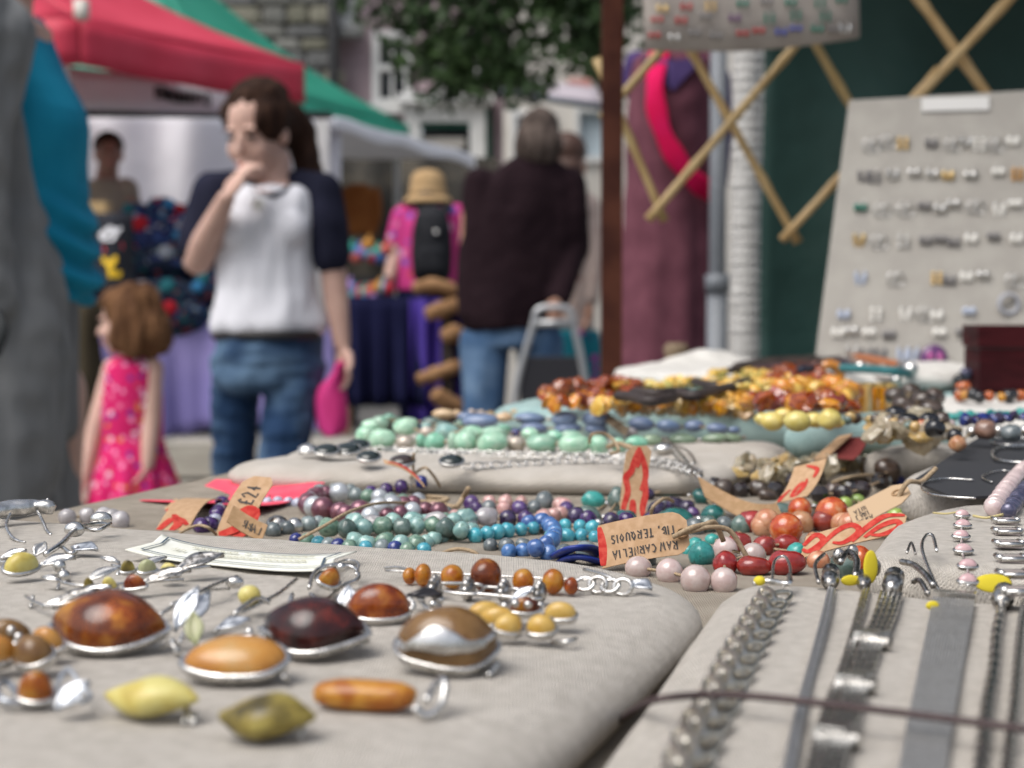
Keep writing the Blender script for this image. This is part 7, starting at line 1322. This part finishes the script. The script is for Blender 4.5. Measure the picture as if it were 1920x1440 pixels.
# stick pin with lemon bead
t = brooch('silver_pin', 'silver branch pin with a pale lemon bead', 480, 1165); m = MB(); wire(m, [A_(402, 1192, .001), A_(430, 1180, .003), A_(470, 1166, .004), A_(520, 1146, .005), A_(556, 1122, .006)], .0010); wire(m, [A_(440, 1178, .004), A_(480, 1160, .006), A_(505, 1156, .004)], .0012); m.build('branch', silver, t); m = MB(); m.ell(A_(468, 1158, .0065), (.0034, .003, .003)); m.build('stone', AM['lemon'], t); pin(t, [A_(545, 1140, .0), A_(548, 1132, .003), A_(540, 1138, .0)], .001)
# long stem with leaf above the brown almond
t = brooch('silver_brooch', 'long-stemmed silver brooch behind the brown almond', 390, 1150); m = MB(); wire(m, [A_(300, 1166, .002), A_(345, 1150, .004), A_(400, 1128, .005), A_(445, 1110, .005)], .0009); wire(m, [A_(320, 1160, .004), A_(380, 1140, .005), A_(430, 1122, .003)], .0007); m.ell(A_(440, 1116, .004), (.003, .002, .002)); m.build('stem', silver, t); m = MB(); leafmb(m, A_(345, 1196, .002), 1.25, .016, .006, .5, .5); m.build('leaf', lf_m, t)
# leaf sprays
def spray(label, stem, leaves, stones_, extra=None):
    x0, y0 = stem[0]; t = brooch('silver_brooch', label, x0, y0); m = MB(); wire(m, [A_(x, y, .003) for x, y in stem], .0008); m.build('stem', silver, t)
    for (px, py, yw, L_, wd, ti) in leaves: m = MB(); leafmb(m, A_(px, py, .003), yw, L_, wd, ti, .6); m.tube([A_(px, py, .0034) + REul(0, -ti, yw) @ Vector((L_ * u, 0, .06 * L_ * math.sin(PI * u))) for u in (.03, .3, .6, .97)], [.0005, .0006, .0005, .0003], 6); m.build('leaf', oxid if L_ > .013 else silver, t)
    for (px, py, wp, mk, yw) in stones_: cab(t, px, py, wp, .75, AM[mk], 'drop', yw, .3, .0016, .0026, .002, rim=.0006)
    pin(t, [A_(x0 + 10, y0 + 4, 0), A_(x0 + 14, y0, .003)], .0009); return t
spray('silver leaf spray brooch with green stones, uppermost of three sprays', [(210, 1076), (245, 1084), (290, 1090), (340, 1085), (395, 1078)], [(330, 1092, .5, .017, .0085, .25), (262, 1084, .6, .010, .004, .3), (225, 1074, 2.8, .008, .003, .2)], [(276, 1090, 34, 'moss', .3), (240, 1090, 26, 'olive', .2), (320, 1098, 40, 'lemon', -.3)])
spray('silver leaf spray brooch with a red amber drop, middle spray', [(98, 1102), (135, 1114), (190, 1116), (250, 1110), (345, 1104)], [(265, 1118, .3, .016, .007, .25), (160, 1112, .6, .012, .005, .3), (110, 1108, 2.7, .007, .003, .1)], [(255, 1122, 44, 'red', -.3), (206, 1124, 28, 'lemon', 0), (168, 1124, 20, 'olive', 0)])
spray('silver leaf spray brooch lowest of three, half behind the brown almond', [(48, 1136), (75, 1152), (110, 1158), (165, 1150)], [(100, 1162, .5, .014, .006, .3), (80, 1160, .2, .012, .005, .15), (130, 1150, .3, .013, .006, .3)], [])
t = brooch('amber_brooch', 'silver leaf brooch with pale lemon oval at the left edge', 45, 1095); cab(t, 42, 1092, 62, .85, AM['lemon'], 'drop', .5, .3, .0020, .0036, .002, rim=.0008)
m = MB(); leafmb(m, A_(75, 1082, .003), .4, .012, .007, .2, .6); leafmb(m, A_(2, 1072, .004), .3, .009, .005, .3, .5); leafmb(m, A_(66, 1072, .005), 1.2, .007, .005, .6, .5); m.build('leaf', silver, t); balls(t, [A_(112, 1084, .004), A_(120, 1092, .002), A_(10, 1070, .003)], .0022); pin(t, [A_(98, 1078, .004), A_(118, 1086, .003), A_(122, 1094, .0)], .0012)
t = brooch('silver_brooch', 'twisted silver branch brooch with a flat leaf near the lizard', 140, 1040); m = MB(); wire(m, [A_(85, 1050, .002), A_(115, 1040, .004), A_(140, 1025, .006), A_(170, 1012, .006), A_(205, 1006, .005)], .0016, 8); wire(m, [A_(118, 1042, .003), A_(135, 1048, .002), A_(150, 1040, .003)], .0013); m.ell(A_(140, 1022, .006), (.004, .003, .003)); m.ell(A_(190, 1006, .007), (.0045, .003, .003)); wire(m, [A_(160, 1016, .005), A_(185, 1018, .005), A_(208, 1010, .006)], .0012); m.build('branch', silver, t); m = MB(); leafmb(m, A_(135, 1040, .002), -.65, .015, .007, .05, .3); m.build('leaf', lf_m, t)
# lizard
t = brooch('lizard_brooch', 'polished silver lizard brooch at the left edge', 40, 995); m = MB(); s_ = .78
body = smooth_path([A_(-60, 1000, .004), A_(-20, 990, .006), A_(15, 985, .007), A_(45, 983, .007), A_(70, 981, .007), (A_(98, 983, .006))], 4); n = len(body)
m.tube(body, [.0012 + .0026 * math.sin(PI * min(1, .1 + .8 * k / (n - 1))) for k in range(n)], 10)
m.ell(A_(84, 982, .0075), (.0052, .0034, .0028), Rz(-.1)); 
for pts in ([(70, 985, .006), (80, 995, .004), (88, 1000, .001), (96, 1003, .0)], [(20, 990, .006), (12, 1005, .004), (25, 1014, .001), (48, 1018, .0)], [(-5, 990, .006), (2, 975, .004), (-2, 968, .002)]): wire(m, [A_(*p) for p in pts], .0012, 7)
m.ell(A_(90, 978, .0095), (.0008, .0008, .0008)); blob(m, 'body', [silver], .0006, t, 2)
# parchment label
t = thing('paper_label', 'cream parchment label with dark border and faint script on the front pad', 'label', on(450, 1050, HA))
o_, u_, v_ = on(243, 1050, HA - .001), on(612, 1086, HA - .001), on(312, 1020, HA - .001)
class PL(Tag): pass
tg = Tag.__new__(Tag); tg.o, tg.u, tg.v = o_, u_ - o_, v_ - o_; tg.b = 0; tg.c = 0; tg.n = tg.u.cross(tg.v).normalized(); tg.sg = 1 if tg.n.z > 0 else -1; tg.t = t; tg.th = .0012
def lp(a, b, off=0): return tg.o + tg.u * (.5 + (a - .5) * (1 + .10 * abs(b - .5) * 2 - .05)) + tg.v * (.5 + (b - .5) * (1 - .16 * math.sin(PI * a))) + Vector((0, 0, .0005 + .003 * abs(2 * a - 1) ** 3 + off))
tg.p = lp
m = MB(); m.grid(lp, 60, 8, .0004); m.build('paper', mat('parchment', (.66, .66, .58), .85, col2=(.72, .73, .67), scale=90), t)
m = MB(); bd_ = [(.05, .12)] + [(.05 + .9 * k / 40, .12) for k in range(1, 41)] + [(.95, .12 + .76 * k / 8) for k in range(1, 8)] + [(.95, .88)] + [(.95 - .9 * k / 40, .88) for k in range(1, 41)] + [(.05, .88 - .76 * k / 8) for k in range(1, 8)] + [(.05, .12)]
tg.ribbon(m, bd_, .0009); m.build('border', mat('slate_ink', (.05, .08, .11), .8), t, smooth=False)
m = MB(); r_ = random.Random(2)
for li in range(2):
    for k in range(20):
        a0 = .14 + .036 * k; b0 = .38 + .26 * li
        if r_.random() < .14: continue
        tg.ribbon(m, [(a0, b0), (a0 + .008, b0 + .14), (a0 + .014, b0 + .02), (a0 + .024, b0 + .10), (a0 + .03, b0)], .00045)
m.build('script', mat('gold_script', (.42, .40, .26), .8), t, smooth=False)
# ================================================================ FRONT RIGHT PAD: CHAIN BRACELETS
GE = 'silver bracelets on the front right pad'
def E_(px, py, z=0): return on(px, py, HE) + Vector((0, 0, z))
def brace(nm, label, px, py): return thing(nm, label, 'bracelet', on(px, py, HE), GE)
t = brace('curb_bracelet', 'chunky silver curb chain bracelet, leftmost on the front right pad', 1450, 1120)
q = smooth_path([E_(x, y, .003) for x, y in [(1458, 1122), (1440, 1150), (1412, 1200), (1385, 1250), (1362, 1300), (1330, 1360), (1305, 1410), (1285, 1470), (1262, 1530)]], 6)
acc = 0; k = 0; m = MB(); me_ = None
lk = MB(); lk.tube([Vector((math.cos(a) * .0112, math.sin(a) * .0021, 0)) for a in [2 * PI * i / 16 for i in range(16)]], .00085, 8, True); lmesh = lk.mesh('link', mat('chain_silver', (.82, .78, .70), .3, 1, col2=(.60, .57, .50), scale=300))
last = q[0]
for i in range(1, len(q)):
    d = (q[i] - q[i - 1]).normalized()
    while (q[i] - last).length > .0155:
        last = last + (q[i] - last).normalized() * .0155; sd_ = d.cross(Vector((0, 0, 1)))
        for sg in (-1, 1): place(lmesh, 'link', t, last + sd_ * sg * .0015 + Vector((0, 0, .0004 * sg)), 1.0, align(d) @ Matrix.Rotation(sg * .27, 3, 'Z') @ Matrix.Rotation(.7 * sg, 3, 'X'))
m = MB(); wire(m, [E_(1448, 1112, .003), E_(1452, 1085, .006), E_(1472, 1082, .007), E_(1482, 1100, .005), E_(1470, 1118, .003)], .0008); wire(m, [E_(1412, 1112, .003), E_(1440, 1112, .004), E_(1478, 1118, .004), E_(1480, 1108, .005)], .0014); m.build('clasp', silver, t)
m = MB(); m.ell(E_(1424, 1112, .004), (.002, .0016, .0016)); m.build('yellow_tag', mat('yellow_sticker', (.62, .50, .02), .7), t)
def snake(label, lines, r, clasp, nm='snake_bracelet', bump=False, mt_=silver, sq=1.0, bars=()):
    t = brace(nm, label, *lines[0][0])
    for ln in lines:
        q = smooth_path([E_(x, y, r + .0009) for x, y in ln], 14 if bump else 6); m = MB(); m.tube(q, [r * (1 + (.16 * math.sin(i * 1.9) if bump else 0)) for i in range(len(q))], 8, sq=sq); m.build('strand', mt_, t)
    if clasp:
        (x0, y0), (x1, y1), rr_ = clasp; m = MB(); a, b = E_(x0, y0, rr_), E_(x1, y1, rr_); m.tube([a.lerp(b, u) for u in (0, .15, .2, .5, .55, .8, .85, 1)], [rr_ * .8, rr_, rr_ * .75, rr_ * .75, rr_, rr_, rr_ * .7, rr_ * .6], 12); m.ell(a, rr_ * .75); m.build('clasp', oxid, t)
    for (x0, y0, x1, y1) in bars:
        m = MB(); a, b = E_(x0, y0, .0026), E_(x1, y1, .0026); m.box((a + b) / 2, ((b - a).length + .002, .0075, .0030), align(b - a), taper=.86); m.box((a + b) / 2 + Vector((0, -.0052, -.0004)), ((b - a).length + .003, .0022, .0034), align(b - a)); m.build('silver_bar', silver, t, smooth=False)
    return t
grys = mat('grey_snake_chain', (.60, .60, .60), .45, 1, col2=(.46, .46, .46), scale=600)
snake('thin double grey snake chain bracelet right of the curb chain', [[(1556, 1112), (1545, 1160), (1522, 1250), (1500, 1330), (1480, 1420), (1465, 1500)], [(1562, 1114), (1552, 1170), (1528, 1260), (1508, 1340), (1492, 1420), (1478, 1500)]], .00075, ((1558, 1085), (1556, 1112), .0030), mt_=grys)
snake('slim silver snake chain bracelet beside the four-strand one', [[(1622, 1112), (1608, 1160), (1588, 1230), (1568, 1290), (1548, 1340), (1528, 1410), (1510, 1490)], [(1628, 1114), (1616, 1160), (1596, 1230), (1576, 1290), (1552, 1345), (1538, 1410), (1522, 1490)]], .0008, ((1618, 1090), (1620, 1112), .0024))
snake('four-strand silver rope bracelet joined by silver bars', [[(1655 + 11 * k, 1122 + k), (1640 + 11 * k, 1170), (1620 + 11 * k, 1215), (1600 + 11 * k, 1270), (1578 + 12 * k, 1330), (1560 + 12 * k, 1390), (1538 + 12 * k, 1460), (1525 + 12 * k, 1520)] for k in range(4)], .00092, ((1678, 1096), (1672, 1124), .0034), bump=True, bars=((1616, 1208, 1652, 1214), (1582, 1290, 1622, 1296), (1542, 1388, 1590, 1396)))
t = brace('mesh_bracelet', 'wide flat silver mesh band bracelet', 1785, 1130); mm_ = mat('mesh_silver', (.66, .65, .63), .5, 1, col2=(.52, .51, .49), scale=700)
for k in range(14):
    u = k / 13; q = [E_(1752 + 74 * u, 1132 + 6 * u, .002), E_(1738 + 76 * u, 1200, .002), E_(1720 + 78 * u, 1290, .002), E_(1702 + 80 * u, 1380, .002), E_(1684 + 84 * u, 1480, .002), E_(1674 + 86 * u, 1530, .002)]; q = smooth_path(q, 8); m = MB(); m.tube(q, [.00040 * (1 + .10 * math.sin(i * 2.2)) for i in range(len(q))], 6); m.build('mesh_rib', mm_, t)
m = MB(); a, b = E_(1750, 1124, .0018), E_(1830, 1130, .0018); m.box((a + b) / 2, ((b - a).length, .004, .0026), align(b - a)); m.build('end_bar', silver, t, smooth=False)
m = MB(); wire(m, [E_(1762, 1122, .002), E_(1740, 1098, .006), E_(1728, 1080, .010), E_(1735, 1068, .012), E_(1748, 1068, .012), E_(1756, 1082, .009)], .0009); m.build('hook', silver, t)
snake('single twisted silver rope bracelet near the right edge', [[(1878, 1148), (1868, 1200), (1862, 1270), (1850, 1340), (1842, 1420), (1832, 1510)]], .0014, ((1884, 1128), (1878, 1150), .0034), bump=True)
snake('smooth white silver snake bracelet at the right edge', [[(1922, 1140), (1914, 1190), (1908, 1260), (1902, 1340), (1892, 1420), (1884, 1510)]], .0013, None)
ys = MT['yellow_sticker']
for k, (px, py, sx, sz, ti, lb) in enumerate(((1632, 1100, .0026, .0056, 0, 'yellow oval sticker tag standing upright among the clasps'), (1595, 1104, .0035, .0018, 0, 'small yellow sticker by the double snake chain'), (1748, 1150, .0022, .0014, 0, 'small yellow sticker left of the mesh band'), (1862, 1118, .0066, .0032, .5, 'large yellow sticker tag above the rope bracelet'))):
    m = MB(); c = E_(px, py, sz + .001); m.ell(c, (sx, .0006, sz), REul(-ti, 0, .2)); m.build('yellow_tag', ys, label=lb, cat='tag', group='yellow sticker tags')
t = brace('toggle_clasp', 'tangle of dark silver lobster clasps at the top of the front right pad', 1700, 1105)
m = MB()
for l, r in (([(1690, 1086, .006), (1712, 1092, .006), (1735, 1106, .005), (1750, 1116, .003)], .0017), ([(1575, 1082, .005), (1590, 1072, .007), (1606, 1082, .006), (1604, 1098, .003)], .0018), ([(1712, 1108, .003), (1725, 1112, .004), (1740, 1126, .002)], .0014), ([(1535, 1110, .003), (1528, 1092, .006), (1545, 1076, .007)], .001), ([(1700, 1080, .008), (1708, 1070, .010), (1716, 1082, .008)], .0007)): wire(m, [E_(*p) for p in l], r, 8)
for px, py in ((1572, 1070), (1598, 1062), (1640, 1092)): m.ell(E_(px, py, .005), (.0022, .002, .003))
m.build('clasps', oxid, t)
m = MB(); q = smooth_path([on(1150, 1362, .104), on(1190, 1330, .094), on(1235, 1311, .084), on(1330, 1303, .0845), on(1450, 1309, .084), on(1700, 1338, .084), on(1960, 1372, .084)], 8); m.tube(q, .00085, 8); m.build('elastic_cord', mat('brown_elastic', (.045, .026, .026), .7, col2=(.07, .045, .045), scale=900), label='dark elastic cord stretched across the silver bracelets', cat='cord')
# ================================================================ RIGHT PAD
def F_(px, py, z=0): return on(px, py, HF) + Vector((0, 0, z))
t = thing('stone_bracelet', 'silver bracelet of pink rose quartz drops on the right pad', 'bracelet', F_(1805, 1040), 'bracelets on the right pad')
pk_ = mat('pink_cab', (.50, .32, .33), .2, coat=.4, col2=(.58, .40, .40), scale=200)
for px, py, wp in ((1803, 974, 26), (1804, 993, 30), (1801, 1014, 30), (1805, 1041, 34), (1814, 1071, 36), (1814, 1100, 36)): cab(t, px, py, wp, .8, pk_, 'egg', .3, .1, .0018, .0016, .0004, h=HF, rim=.0006)
m = MB(); wire(m, [F_(1803, 970, .001), F_(1803, 1000, .001), F_(1804, 1040, .001), F_(1814, 1072, .001), F_(1815, 1104, .001)], .0008); m.build('links', silver, t)
t = thing('link_bracelet', 'silver bracelet of square stone-set links at the right edge', 'bracelet', F_(1893, 1040), 'bracelets on the right pad'); gst = mat('grey_pink_plate', (.34, .29, .28), .3, coat=.4)
for px, py, wp in ((1885, 984, 40), (1888, 1004, 44), (1891, 1028, 46), (1896, 1056, 48), (1900, 1086, 50), (1905, 1118, 50)):
    p = F_(px, py, .0016); s = p.y / F; m = MB(); m.box(p, (wp * s, .0062, .0022), Rz(-.15)); m.build('link_plate', gst, t, smooth=False)
    m = MB()
    for sx in (-1, 1): m.tube([p + Vector((sx * wp * s * .5, -.003, .0006)), p + Vector((sx * wp * s * .5, .003, .0006))], .0011, 8); 
    for sy in (-1, 1): m.tube([p + Vector((-wp * s * .5, sy * .0033, .0003)), p + Vector((wp * s * .5, sy * .0033, .0003))], .0009, 8)
    m.build('link_frame', silver, t)
m = MB(); wire(m, [F_(1750, 966, .001), F_(1775, 972, .002), F_(1800, 972, .003)], .0007); wire(m, [F_(1825, 976, .002), F_(1850, 980, .002), F_(1880, 978, .003)], .0009); m.build('straw_tie', mat('straw_yellow', (.5, .42, .2), .8), label='straw-coloured tie across the top of the pink bracelet', cat='tie')
strand('pearl_bracelet', 'pale pink pearl bracelet slanting at the right edge', 'bracelet', [B('ppearl', .0085, 'round', .55)], [(1862, 972), (1880, 945), (1900, 918), (1925, 890)], .086, 'bracelets on the right pad')
strand('pearl_bracelet', 'dark navy pearl bracelet beside the pink pearls', 'bracelet', [B('nav', .0075, 'round', .7)], [(1890, 976), (1905, 955), (1925, 928)], .086, 'bracelets on the right pad')
cdb = thing('black_card', 'black display card holding silver wire earrings at right', 'card', on(1830, 890, HH)); m = MB()
cp_ = [on(x, y, HH - .002) for x, y in ((1712, 905), (1836, 822), (2010, 826), (2010, 925), (1792, 938))]; n = len(cp_); m.add(cp_ + [p + Vector((0, 0, .0012)) for p in cp_], [tuple(range(n - 1, -1, -1)), tuple(range(n, 2 * n))] + [(i, (i + 1) % n, n + (i + 1) % n, n + i) for i in range(n)]); m.build('card', mat('black_cardboard', (.022, .023, .027), .8), cdb, smooth=False)
for k, (l, r, lb) in enumerate((([(1826, 900), (1770, 897), (1735, 903), (1728, 915), (1745, 926), (1790, 932), (1830, 934)], .0008, 'nearest silver wire loop earring on the black card'), ([(1930, 836), (1880, 838), (1862, 846), (1866, 860), (1895, 866), (1935, 868)], .0014, 'thick silver hoop earring on the black card'), ([(1930, 822), (1880, 822), (1858, 828), (1880, 834), (1930, 834)], .0012, 'farthest silver hoop earring on the black card'), ([(1930, 890), (1880, 882), (1850, 888), (1842, 896), (1860, 904)], .0008, 'thin silver wire earring beside the pink pearls'))):
    m = MB(); wire(m, [on(x, y, HH - .0035 - r) for x, y in l], r, 8); m.build('hoop_earring', silver, label=lb, cat='earring', group='silver hoops on the black card')
